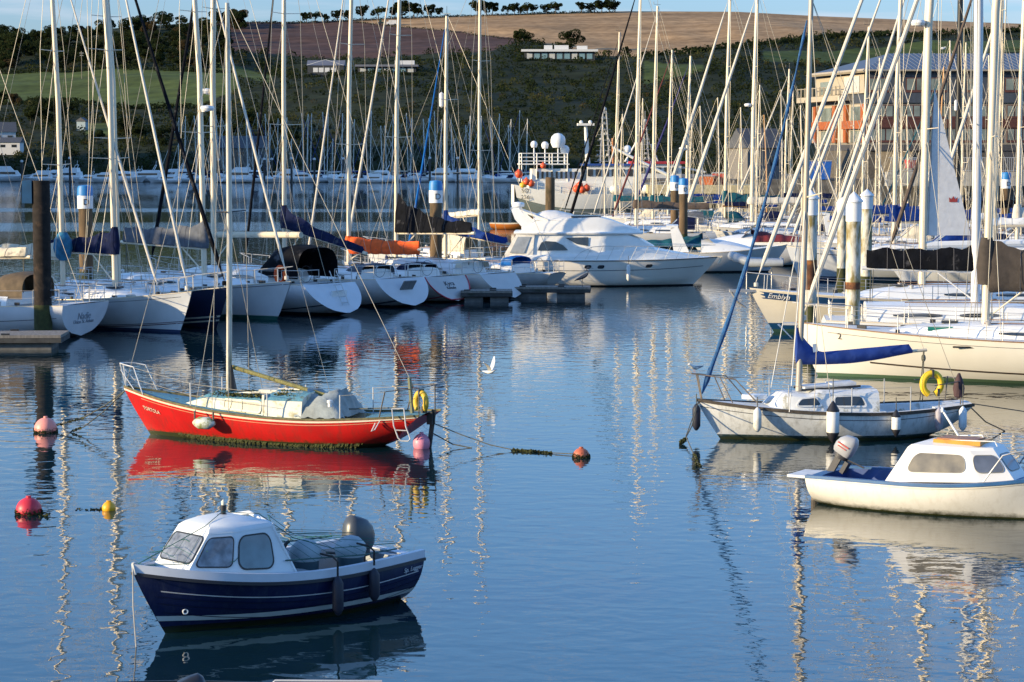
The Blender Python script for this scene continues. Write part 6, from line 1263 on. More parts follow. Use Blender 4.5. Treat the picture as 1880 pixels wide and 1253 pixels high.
def line(label, pts, r_=.012, name='mooring_line', weedy=None, seed=1, cat='rope'):
    r0 = MB().tube(pts, r_, 6).build(name, rope); tag(r0, label, cat)
    if weedy:
        rnd = random.Random(seed); vs, fs = [], []
        for _ in range(weedy[2]):
            u = rnd.uniform(weedy[0], weedy[1])*(len(pts)-1); i = min(int(u), len(pts)-2); p = Vector(pts[i]).lerp(Vector(pts[i+1]), u-i); clump(vs, fs, p, .06*rnd.random()+.01, 1, .035, rnd, .6)
        b = MB(); b.add(vs, fs); b.build('weed', M('weed', (.045,.05,.012)), r0, ang=0)
    return r0
bt = on(RS, (RH.L/2-.05, 0, 1.08)); w1 = water(105, 789); w2 = water(128, 794); w1.z = .12
line('slack mooring line from the red sloop bow to the pink buoy', [bt, bt.lerp(w1, .3)-Vector((0, 0, .12)), bt.lerp(w1, .65)-Vector((0, 0, .16)), w1], .016, weedy=(.6, 1., 60)); line('second mooring line from the red sloop bow dipping into the water beside the pink buoy', [bt, bt.lerp(w2, .4)-Vector((0, 0, .12)), bt.lerp(w2, .75)-Vector((0, 0, .13)), w2, w2-Vector((0, 0, .3))], .016, weedy=(.55, .8, 40))
st = on(RS, (-RH.L/2, 0, .62)); s2 = on(RS, (-RH.L/2, -.2, .32)); a, c = water(948, 829), water(1052, 836); line('weedy mooring line from the red sloop stern to the small dull orange buoy', [st, st.lerp(a, .35)-Vector((0, 0, .05)), st.lerp(a, .7)-Vector((0, 0, .06)), a+Vector((0, 0, .02)), a.lerp(c, .5)+Vector((0, 0, .015)), c+Vector((0, 0, .03))], .013, weedy=(.58, .85, 420), seed=3)
a = water(866, 823); line('shorter mooring line from the red sloop stern dipping into the water', [s2, s2.lerp(a, .5)-Vector((0, 0, .08)), a, a-Vector((0, 0, .2))], .016)
vs, fs = [], []; rnd = random.Random(9)
for i in range(60): p = water(rnd.uniform(135, 188), 936+rnd.uniform(-1.5, 2)); clump(vs, fs, p+Vector((0, 0, .0)), .02, 1, .03, rnd, .4)
b = MB(); b.add(vs, fs); tag(b.build('floating_weed', M('weed', (.045,.05,.012)), ang=0), 'scrap of floating weed trailing left of the small yellow orange buoy', 'seaweed')
vs, fs = [], []
for i in range(70): p = water(rnd.uniform(72, 90)+0, 944+rnd.uniform(-2, 8)); clump(vs, fs, p+Vector((.0, 0, .0)), .03, 1, .03, rnd, .4)
b = MB(); b.add(vs, fs); tag(b.build('floating_weed', M('weed', (.045,.05,.012)), ang=0), 'clump of floating weed touching the crimson buoy', 'seaweed')
# ---------------------------------------------------------------- small white and blue sailboat (right)
def white_sloop():
    c, hd, lwl = span2(water(1735, 801), water(1327, 806), .35, 1); L = lwl+1.32
    root = empty('white_sailboat', c+Vector((math.cos(hd), math.sin(hd), 0))*(-.0), hd, 'small weathered white sloop with blue stowed sail and fenders along its side', 'sailboat'); H = Hull(L, 2.35, .80, .68, .98, .68, .66, .5, dr=.4, tb=.12, full=2.2)
    H.build(hullmat('white_sloop_hull', (.70,.72,.73), (.015,.05,.07), (.010,.035,.045), .07, .12, rough=.35, slime=.07, var=.08, rust=((.30,.30,.27), .7)), root, nst=34, nv=14); dkw = M('sloop_deck', (.68,.70,.70), .7, var=.1, dirt=.4, dcol=(.30,.29,.22), dscale=4)
    H.deckmesh(dkw, root, well=(.15, .34, .36, .37), inm=dkw); H.rail(M('weathered_strake', (.055,.045,.035), .8, var=.4, scale=8), root, w=.06, h=.075, out=.02, z_off=-.01); H.band(.84, .855, M('dark_stripe', (.03,.035,.06)), root, 0, 1, .006)
    b = MB(); secs = []; cp = []
    for i in range(17):
        u = i/16; x = -.95+u*2.65; bb, z = H.deck((x+L/2)/L); w = .80-.12*u-.22*max(0, (u-.7)/.3)**2; st_ = 1 if u < .58 else .78; h = .54*(1-.15*u)*(1 if u < .6 else .80)*(1-.92*max(0, (u-.86)/.14)**1.3); cp.append((x, w, z, h)); 
        q = [(x, -w, z-.03), (x, -w*.96, z+h*.5), (x, -w*.88, z+h*.85), (x, -w*.7, z+h*.98), (x, 0, z+h*1.06)]; secs.append(q+[(p[0], -p[1], p[2]) for p in q[-2::-1]])
    b.loft(secs, caps=True); cb_ = b.build('cabin', dkw, root, ang=35)
    for (x0, x1) in ((-.62, .18), (.50, 1.12)):
        for sg in (1, -1):
            def P(x, k): i = (x+.95)/2.65*16; j = int(i); g = i-j; A = [cp[j][q]*(1-g)+cp[j+1][q]*g for q in range(4)]; return Vector((x, sg*A[1]*(1-.04*k/.5 if k < .5 else .96-.08*(k-.5)/.35), A[2]+A[3]*k))
            q = [P(x0, .28), P(x1, .28), P(x1+(.0 if x0 < 0 else -.12), .70), P(x0+.12, .72)]
            if sg > 0: q = [q[1], q[0], q[3], q[2]]
            pane(q, .02, .98, .02, .98, .07, cb_, glass, M('window_trim_white', (.68,.68,.66), .5), fw=.04, off=.04)
    MB().box(.15, 0, 1.28, 1.3, .62, .06, ry=R(3)).box(-.2, 0, 1.33, .62, .56, .05, ry=R(3)).build('sliding_hatch', M('hatch_offwhite', (.60,.61,.62), .5), cb_); MB().box(.15, .33, 1.24, 1.5, .05, .05, ry=R(3)).box(.15, -.33, 1.24, 1.5, .05, .05, ry=R(3)).build('hatch_runner', darkm, cb_)
    best = min((abs(proj(on(root, (x*.02, 0, 1.3)))[0]-1466), x*.02) for x in range(-50, 150)); mx0 = best[1]; zc = H.deck((mx0+L/2)/L)[1]+.42; top = 10.75
    ms = MB().tube([(mx0, 0, zc), (mx0-.12, 0, 5), (mx0-.22, 0, top)], [.075, .075, .06], 12, sq=1.15).build('mast', M('old_grey_mast', (.40,.36,.30), .45, .2, var=.15, scale=2, dirt=.4, dcol=(.45,.33,.16), dscale=3, stretch=(1,1,.3)), root)
    zsp = 5.9
    for sg in (1, -1): MB().tube([(mx0-.14, 0, zsp), (mx0-.3+.0, sg*.80, zsp+.12)], [.022, .016], 6).build('spreader', M('spreader_cream', (.62,.56,.42)), ms)
    MB().tube([(mx0-.22, 0, top), (mx0-.22, 0, top+.4)], .012, 5).tube([(mx0-.5, 0, top+.1), (mx0+.05, 0, top+.1)], .012, 5).build('masthead_fitting', darkm, ms)
    bz = zc+.74; bo = MB().tube([(mx0-.08, 0, bz), (mx0-3.28, 0, bz+.22)], [.045, .04], 10).build('boom', alu, root)
    # cover sweeping up the mast
    secs = []; n = 30
    for i in range(n+1):
        u = i/n; x = mx0+.07-u*2.98; lo = bz-.10+.25*u-.10*math.sin(math.pi*u)**1.2; hi = bz+.16+.22*u+(.72)*max(0, 1-u/.24)**1.9; w = .12-.04*u+.01*math.sin(u*40); 
        if i == 0: lo += .04
        if i == n: w *= .5; hi = lo+.08
        q = []
        for j in range(12): a = 2*math.pi*j/12; q.append((x+.0, w*math.cos(a)*(1-.5*max(0, math.sin(a)))+.01*math.sin(u*25+j), (lo+hi)/2+(hi-lo)/2*math.sin(a)))
        secs.append(q)
    MB().loft(secs, closed=True, caps=True).build('sail_cover', M('cover_royal_blue', (.010,.040,.22), .65, var=.15, bump=.5, bscale=7), bo, ang=60); MB().box(mx0-.38, .125, bz+.32, .12, .006, .2, ry=R(8)).build('cover_patch', M('patch_pale', (.40,.50,.62)), bo, ang=0)
    ch = 1.02
    for sg in (1, -1):
        MB().tube([(mx0-.1, sg*ch, .72), (mx0-.3, sg*.8, zsp+.12), (mx0-.22, 0, top-.2)], .009, 5, cap=False).build('shroud', wire, root); MB().tube([(mx0-.55, sg*ch, .72), (mx0-.14, 0, zsp)], .009, 5, cap=False).build('lower_shroud', wire, root)
        MB().tube([(mx0+.5, sg*ch*.94, .74), (mx0-.14, 0, zsp)], .014, 5, cap=False).build('forward_shroud', M('white_wire', (.65,.65,.62)), root)
    MB().tube([(-L/2+.1, 0, .84), (mx0-.22, 0, top)], .008, 5, cap=False).build('backstay', wire, root); MB().tube([(mx0-3.2, 0, bz+.25), (mx0-.22, 0, top)], .006, 4, cap=False).build('topping_lift', wire, root)
    a = Vector((L/2-.12, 0, 1.12)); e = Vector((mx0-.12, 0, top-.55)); pts = []; rr_ = []
    for i in range(25): u = i/24; p = a.lerp(e, u)-Vector((.14*math.sin(math.pi*u), 0, .32*math.sin(math.pi*u))); p.y += .012*math.sin(u*60); pts.append(p); rr_.append((.025 if u < .04 else .062*(1-.6*u)+.012*math.sin(u*41)) if u < .97 else .015)
    MB().tube(pts, rr_, 9).build('furled_headsail', M('furl_blue', (.012,.09,.24), .7, var=.35, scale=6, bump=.6), root)
    MB().tube([(mx0-3.2, 0, bz+.2), (-L/2+1.2, .0, .82)], .014, 5).tube([(mx0-3.2, .04, bz+.2), (-L/2+1.15, .05, .82)], .014, 5).ball((mx0-3.2, 0, bz+.02), .06, 8, sz=1.6).build('mainsheet', rope, root)
    rl = steel; b = MB()
    for sg in (1, -1): b.tube([(L/2-1.35, sg*.62, .95), (L/2-1.2, sg*.55, 1.12), (L/2-.85, sg*.45, 1.50), (L/2-.2, sg*.14, 1.58), (L/2+.14, sg*.06, 1.62)], .016, 6).tube([(L/2-.12, sg*.04, .98), (L/2-.0, sg*.08, 1.60)], .016, 6).tube([(L/2-.8, sg*.40, .92), (L/2-.5, sg*.3, 1.54)], .014, 6)
    b.tube([(L/2+.14, .06, 1.62), (L/2+.14, -.06, 1.62)], .016, 6).build('pulpit', M('rusty_rail', (.25,.20,.15), .5, .4, var=.4, scale=8), root)
    for sg in (1, -1):
        pts = []
        for x in (L*.20, -L*.02, -L*.24): bb, z = H.deck((x+L/2)/L); q = Vector((x, sg*(bb-.06), z)); MB().tube([q, q+Vector((0, 0, .62))], .014, 6).build('stanchion', rl, root); pts.append(q+Vector((0, 0, .6)))
        pts = [Vector((L/2-.85, sg*.45, 1.48))]+pts; MB().tube(pts, .005, 4, cap=False).build('lifeline', wire, root)
    b = MB(); xs = -L/2
    for sg in (1, -1): b.tube([(xs+.35, sg*.55, .8), (xs+.30, sg*.52, 1.4)], .016, 6)
    b.tube([(xs+1.1, .75, 1.3), (xs+.30, .52, 1.38), (xs+.12, 0, 1.4), (xs+.30, -.52, 1.38), (xs+1.1, -.75, 1.3)], .013, 6).build('pushpit', M('dark_rail', (.10,.09,.08)), root)
    MB().lathe([(.06, 0), (.12, .05), (.15, .25), (.10, .45), (.03, .62)], (xs+.36, .45, .95), 10).build('wrapped_outboard', M('wrapped_dark', (.06,.03,.035), .8, var=.4), root); MB().lathe([(.2, 0), (.2, .1), (.02, .12)], (L/2-1.45, 0, .98), 14, sx=1.6).build('fore_hatch', white, root)
    vs, fs = [], []; rnd = random.Random(3)
    return root, H
WS, WH = white_sloop()
lifering('horseshoe_lifebuoy', on(WS, (-WH.L/2+1.02, .35, 1.30)), WS.rotation_euler.z+R(90), 'bright yellow horseshoe lifebuoy on the stern of the small white sloop', yel2, .23, .085, -68, 248, 1.15)
fw = M('fender_white', (.72,.72,.70)); bt_ = M('fender_tip_black', (.015,.015,.02), .5)
def wsf(x, z, **k): bb = WH.deck((x+WH.L/2)/WH.L)[0]; return on(WS, (x, bb+k.get('o', .13), z))
G3 = None
fender(wsf(WH.L*.31, .55), 'white teardrop fender, first from the bow of the small white sloop', .10, .5, M('fender_cream', (.66,.66,.62), .5, dirt=.4, dcol=(.4,.38,.3)), ropeh=.3)
fender(wsf(WH.L*.055, .52), 'big white cylindrical fender with black ends amidships on the small white sloop', .155, .72, fw, bt_, ropeh=.7); fender(wsf(-WH.L*.175, .46), 'smaller white cylindrical fender with black ends on the small white sloop', .11, .45, fw, bt_, ropeh=.4)
fender(wsf(-WH.L*.345, .50, o=.12), 'grubby pale fender with a dark smear near the stern of the small white sloop', .10, .48, M('fender_grubby', (.40,.38,.42), .6, var=.3, dirt=.45, dcol=(.2,.15,.18)), ropeh=.3); fender(wsf(-WH.L*.445, .48, o=.1), 'clean white fender nearest the stern of the small white sloop', .10, .5, M('fender_bluewhite', (.62,.68,.72), .5), ropeh=.6)
fender(on(WS, (WH.L/2+.02, .05, .55)), 'black fender hanging from the very bow of the small white sloop', .10, .55, M('fender_black', (.012,.015,.03), .6), ropeh=.3)
bt = on(WS, (WH.L/2-.05, 0, .95)); w1 = water(1250, 817); line('weedy bow line hanging from the small white sloop into the water', [bt, bt.lerp(w1, .4)-Vector((0, 0, .2)), bt.lerp(w1, .75)-Vector((0, 0, .12)), w1+Vector((0, 0, .05)), w1-Vector((0, 0, .2))], .016, weedy=(.5, .8, 220), seed=5)
w1 = water(1283, 857); line('second bow line of the small white sloop dropping beside the black fender', [bt, bt.lerp(w1, .5)-Vector((.3, 0, .1)), w1, w1-Vector((0, 0, .2))], .014, weedy=(.55, .7, 90), seed=6)
st = on(WS, (-WH.L/2, 0, .78)); w1 = water(1845, 792); line('stern line of the small white sloop sagging into the water', [st, st.lerp(w1, .5)-Vector((0, 0, .12)), w1, w1-Vector((0, 0, .2))], .016); e_ = st+Vector((3.2, .6, -.45)); line('long stern line running from the small white sloop out past the right edge', [st, st.lerp(e_, .5)-Vector((0, 0, .04)), e_], .014)
def gull(loc, label, rz, perched=True):
    r0 = empty('gull', loc, rz, label, 'bird'); gw = M('gull_white', (.75,.74,.70), .8, var=.05); gg = M('gull_grey', (.30,.31,.33), .8)
    body = [[(x, w*math.cos(a), z+h*math.sin(a)) for a in [R(k*36) for k in range(10)]] for x, z, w, h in ((-.24, .03, .012, .008), (-.16, .02, .035, .025), (-.04, .0, .06, .055), (.08, .02, .055, .055), (.14, .06, .035, .04), (.18, .09, .036, .036), (.215, .09, .02, .022), (.225, .085, .008, .008), (.265, .078, .003, .003))]
    MB().loft(body, closed=True, caps=True).build('body', gw, r0, ang=70)
    if perched:
        for sg in (1, -1): MB().loft([[(.06, sg*.058, .04), (.06, sg*.05, -.02)], [(-.1, sg*.052, .04), (-.1, sg*.05, -.02)], [(-.28, sg*.01, .035), (-.28, sg*.01, .02)]]).build('wing', gg, r0)
        MB().tube([(.02, .02, -.04), (.02, .02, -.12)], .005, 4).tube([(.02, -.02, -.04), (.02, -.02, -.12)], .005, 4).build('leg', M('gull_leg', (.5,.2,.1)), r0)
    return r0, gw
gull(on(WS, (WH.L/2+.05, 0, 1.76)), 'gull perched on the bow rail of the small white sloop', WS.rotation_euler.z+R(30))
pp = at(899, 684, 66.7); g, gw = gull(pp, 'white gull flying low over the open water', R(-20), False)
for sg, dz in ((1, .34), (-1, .26)):
    w = MB(); ys = [(0, .0, .10, .02), (.16, .16, .12, -.03), (.34, .30, .10, .0), (.56, .42, .03, .1)]; secs = []
    for y, z, c_, sx in ys: secs.append([(.07-sx*.8, sg*y*.8, z*dz/.34+.02), (.07-sx*.8-c_, sg*y*.8, z*dz/.34+.015), (.07-sx*.8-c_, sg*y*.8, z*dz/.34+.005), (.07-sx*.8, sg*y*.8, z*dz/.34+.0)])
    w.loft(secs, closed=True, caps=True).build('wing', gw, g, ang=60)
# ---------------------------------------------------------------- outboard engines
def outboard(loc, rz, label, col, sc=1., tilt=0., cowl2=None, parent_label=None):
    r0 = empty('outboard_motor', loc, rz, label, 'outboard'); k = sc; r0.rotation_euler = (0, tilt, rz)
    cm = M('cowl_'+label[:14], col, .35, var=.06); secs = []
    for z, x0, x1, w in ((0, -.30, .14, .13), (.08, -.33, .17, .17), (.22, -.33, .18, .185), (.36, -.29, .16, .17), (.46, -.20, .11, .13), (.50, -.1, .05, .06)):
        q = []
        for j in range(16): a = 2*math.pi*j/16; c_, s_ = math.cos(a), math.sin(a); q.append((k*((x0+x1)/2+(x1-x0)/2*math.copysign(abs(c_)**.7, c_)), k*w*math.copysign(abs(s_)**.7, s_), k*(z+.05*(1 if z > .3 else 0)*c_*.5)))
        secs.append(q)
    MB().loft(secs, closed=True, caps=True).build('cowl', cm, r0, ang=50)
    dk = M('outboard_leg', (.05,.05,.055), .45); MB().lathe([(.14*k, -.10*k), (.15*k, 0)], (-.08*k, 0, 0), 14, sx=1.3).box(-.1*k, 0, -.38*k, .16*k, .09*k, .6*k).box(-.14*k, 0, -.7*k, .34*k, .2*k, .03*k).lathe([(.01, -.18*k), (.05*k, -.1*k), (.05*k, .1*k), (.02, .2*k)], (-.1*k, 0, -.85*k), 10, axis='X').build('leg', cowl2 or dk, r0)
    MB().box(.16*k, 0, -.22*k, .10*k, .22*k, .30*k).tube([(.1*k, 0, -.05*k), (.55*k, .02, .02*k)], .022*k, 6).build('bracket', dk, r0)
    return r0
# ---------------------------------------------------------------- blue day boat
def blue_boat():
    c, hd, lwl = span2(water(750, 1108), water(306, 1163), .74, 1); L = lwl+.80
    root = empty('blue_day_boat', c+Vector((math.cos(hd), math.sin(hd), 0))*.17, hd, 'dark blue fishing day boat with a white wheelhouse in the foreground', 'boat')
    H = Hull(L, 2.05, .74, .70, 1.0, .62, .10, .84, dr=.35, tb=-.12, full=2.5, rnd=.62)
    hb = hullmat('blue_boat_hull', (.008,.014,.058), (.010,.012,.02), (.008,.009,.012), .10, .105, rough=.22, var=.2, slime=.03, rust=((.035,.045,.085), .6))
    H.build(hb, root, nst=36, nv=18, mis=None)
    cream_ = M('blue_boat_cream', (.52,.56,.55), .5, var=.06); whg = M('blue_boat_gunwale', (.56,.60,.66), .4, var=.05); wh_ = M('wheelhouse_white', (.66,.69,.70), .35, var=.04, dirt=.3, dcol=(.45,.47,.44), dscale=3)
    # boot top stripe following the water, and a fine stripe following the sheer
    b = MB()
    for sg in (1, -1):
        secs = []
        for i in range(49):
            t = i/48; q = []
            for zz in (.15, .19, .23):
                lo, hi = 0., 1.
                for _ in range(22):
                    m_ = (lo+hi)/2
                    if H.pt(t, m_).z < zz+.05*max(0, (t-.6)/.4)**2: lo = m_
                    else: hi = m_
                p = H.pt(t, lo); q.append(Vector((p.x, sg*(p.y+.007), p.z)))
            secs.append(q)
        b.loft(secs)
    b.build('boot_stripe', cream_, root); H.band(.735, .752, M('fine_stripe', (.55,.56,.58), .4), root, .02, .95, .008, 'fine_stripe')
    for v in (.42, .55, .65): H.band(v, v+.012, M('lap_line', (.006,.010,.04), .3), root, 0, .97, .010, 'plank_line')
    H.rail(whg, root, w=.10, h=.12, name='gunwale', out=.012, z_off=.035); H.rail(M('rubber_strake', (.02,.022,.03), .5), root, w=.03, h=.045, name='rubbing_strake', out=.035, z_off=-.05)
    H.deckmesh(whg, root, well=(.03, .56, .18, .22), inm=M('inner_hull', (.35,.38,.40), .6), inset=.04, camber=.03, nst=40)
    # wheelhouse
    zb_ = .76; bot = [(.06, .82), (1.12, .70), (1.80, .44)]; top = [(.36, .60), (.98, .55), (1.36, .40)]; zt = 1.50
    def ring(pts, z, zf=0.): q = [Vector((x, y, z+zf*(x-.3))) for x, y in pts]; return q+[Vector((p.x, -p.y, p.z)) for p in q[::-1]]
    A = ring(bot, zb_, .09); C = ring(top, zt, -.03); k6 = len(A)
    b = MB(); 
    for i in range(k6-1): wallgrid(b, A[i], A[i+1], C[i+1], C[i])
    ctr = sum(C, Vector())/k6; e = [C, [p.lerp(ctr, .05)+Vector((0, 0, .045)) for p in C], [p.lerp(ctr, .22)+Vector((0, 0, .10)) for p in C], [p.lerp(ctr, .6)+Vector((0, 0, .15)) for p in C], [p.lerp(ctr, .97)+Vector((0, 0, .165)) for p in C]]
    b.loft(e, closed=True); b.add([p+(p-ctr)*.02-Vector((0, 0, .02)) for p in C], [tuple(range(k6))]) ; cab = b.build('wheelhouse', wh_, root, ang=28)
    hood_ = MB()   # rear edge of the roof overhang
    hood_.tube([C[0]+Vector((-.02, 0, 0)), (C[0]+C[-1])/2+Vector((-.03, 0, .12)), C[-1]+Vector((-.02, 0, 0))], .03, 8).tube([A[0], C[0]], .025, 6).tube([A[-1], C[-1]], .025, 6).build('rear_edge', wh_, cab)
    seal = M('window_seal', (.015,.017,.02), .5); gfr = M('frosty_glass', (.20,.22,.25), .15, var=.45, scale=7, spec=.7); gcl = M('clear_glass_dark', (.13,.18,.20), .06, var=.3, scale=3, spec=.7)
    def quad(i): a_, b_2 = A[i], A[i+1]; return [b_2, a_, C[i], C[i+1]] if True else None
    a0, c0 = A[0].lerp(A[1], .34), C[0].lerp(C[1], .10); pane([A[1], a0, c0, C[1]], .10, .97, .17, .85, .13, cab, gcl, seal, fw=.022, off=.018, taper=-.0)    # big side window, port
    
    # windows in the right order along the port side and the front
    pane(quad(1), .10, .92, .22, .86, .08, cab, gfr, seal, fw=.020, off=.018)
    pane(quad(2), .06, .94, .28, .88, .07, cab, gfr, seal, fw=.020, off=.018)
    pane(quad(3), .10, .92, .22, .86, .08, cab, gfr, seal, fw=.020, off=.018); pane(quad(4), .12, .88, .16, .86, .13, cab, gcl, seal, fw=.022, off=.018)
    MB().lathe([(.05, 0), (.05, .03), (.035, .035), (.045, .11), (.045, .16)], (.80, 0, zt+.12), 12).build('lamp_base', darkm, cab); MB().lathe([(.03, 0), (.036, .05), (.01, .08)], (.80, 0, zt+.28), 12).build('lamp', M('lamp_lens', (.7,.66,.55), .3), cab)
    for y in (.78, -.78): MB().tube([(.25, y, .98), (-1.2, y*1.10, .90), (-1.9, y*1.02, .90)], .012, 6).build('hand_rail', M('green_rail', (.03,.09,.08), .6), root)
    # cockpit: grey moulded seats and engine box
    sm = M('seat_cover', (.30,.37,.40), .6, var=.15, bump=.4)
    for x, y, s_ in ((-.62, .15, .92), (-1.34, .35, .92)):
        MB().lathe([(.24*s_, 0), (.27*s_, .10), (.25*s_, .2), (.15*s_, .29), (.03, .32)], (x, y, .80), 18).build('round_cover', sm, root); MB().lathe([(.20*s_, -.5), (.23*s_, 0)], (x, y, .80), 14).build('seat_base', M('seat_teal', (.04,.08,.10)), root)
    MB().box(-.2, 0, .55, .5, 1.2, .3).box(-2.25, 0, .62, .3, 1.6, .2).build('thwart', M('inner_hull', (.35,.38,.40)), root)
    MB().tube([(-.1, .1, .8), (-.25, .15, 1.1), (-.3, .15, 1.12)], .03, 6).build('steering_post', darkm, root)
    # fine green net over bow and cockpit
    nm = M('green_net', (.03,.16,.12), .8, alpha=.55); rnd = random.Random(8); b = MB()
    bowp = Vector((L/2-.02, 0, 1.06)); 
    for k in range(3): y = -.3+.3*k; b.tube([bowp, Vector((1.7, y, 1.1+.05*math.cos(k))), Vector((1.36, y*.95, 1.52))], .003, 4, cap=False)
    for k in range(5): x = 1.45+.22*k; b.tube([(x, -.5+.1*k, 1.22-.03*k), (x+.05, 0, 1.35-.06*k), (x, .5-.1*k, 1.22-.03*k)], .004, 4, cap=False)
    b.tube([bowp, (1.35, .3, 1.56), (.9, .1, 1.70), (.3, .2, 1.62), (-.1, .5, 1.25), (-.7, .7, 1.04), (-1.9, .8, .99)], .006, 4, cap=False); b.tube([bowp, (1.1, .66, 1.05), (.3, .5, 1.52), (.2, .3, 1.60), (-.5, .0, 1.2), (-1.6, .1, 1.1)], .006, 4, cap=False)
    for k in range(9): x = -.05-.2*k; b.tube([(x, .86, .92), (x+.1, .3, 1.18-.02*k), (x, -.4, 1.15-.02*k), (x, -.86, .92)], .0035, 4, cap=False)
    for k in range(5): y = -.6+.3*k; b.tube([(.28, y*.8, 1.5-.2*abs(y)), (-.5, y, 1.2), (-1.9, y*1.2, 1.0)], .0035, 4, cap=False)
    b.build('net', M('green_net_cord', (.02,.12,.09), .8), root)
    MB().tube([bowp+Vector((-.15, 0, .0)), bowp+Vector((.02, 0, .02)), bowp+Vector((.02, .05, -.12))], .03, 6).lathe([(.03, 0), (.035, .05), (.01, .06)], bowp, 8).build('bow_fitting', M('bow_fitting_pale', (.5,.5,.48)), root)
    p = H.pt(.90, .30); e_ = Vector((p.x, p.y+.006, .30)); b = MB(); torus(b, (0, 0, 0), .035, .012, 0, 360, 16, 6, 'Y'); o = b.build('skin_fitting', white, root); 
    lo, hi = 0., 1.
    for _ in range(20):
        m_ = (lo+hi)/2
        if H.pt(.9, m_).z < .33: lo = m_
        else: hi = m_
    p = H.pt(.9, lo); o.location = (p.x, p.y+.012, p.z); o.rotation_euler = (0, 0, math.atan2(H.pt(.92, lo).y-H.pt(.88, lo).y, H.pt(.92, lo).x-H.pt(.88, lo).x))
    side_text(root, H, 'Sp. Lugger', .10, M('name_pale', (.5,.52,.56)), .055, .83, 1, italic=.3, off=.016)
    return root, H
BB, BH = blue_boat()
ob = outboard(on(BB, (-BH.L/2+.66, -.05, .80)), BB.rotation_euler.z, 'dark grey outboard motor with a rounded cowl on the stern of the blue day boat', (.060,.068,.078), 1.05)
MB().box(-.19, 0, .28, .012, .02, .35).build('cowl_stripe', wallw, ob, ang=0)
for k, (x, lb) in enumerate(((-.46, 'black fender amidships on the blue day boat, the lower and larger of two'), (-1.22, 'black fender near the stern of the blue day boat, the shorter of two'))):
    bb = BH.deck((x+BH.L/2)/BH.L)[0]; f = fender(on(BB, (x, bb+.10-.03*k, .40+.06*k)), lb, .085, .50-.08*k, M('fender_black', (.012,.015,.03)), ropeh=0); f.rotation_euler = (0, 0, BB.rotation_euler.z)
    MB().tube([(0, 0, .3), (0, .0, .52), (0.0, -.12, .58), (.05, -.35, .6)], .016, 6).build('rope', M('rope_black', (.02,.02,.02), .9), f)
bt = on(BB, (BH.L/2, 0, 1.08)); w1 = water(250, 1188); line('thin pale bow line of the blue day boat dropping straight into the water', [bt, bt.lerp(w1, .5)-Vector((0.02, 0, 0)), w1, w1-Vector((0, 0, .3))], .010).data.materials[0] = M('pale_rope', (.38,.36,.32), .9)
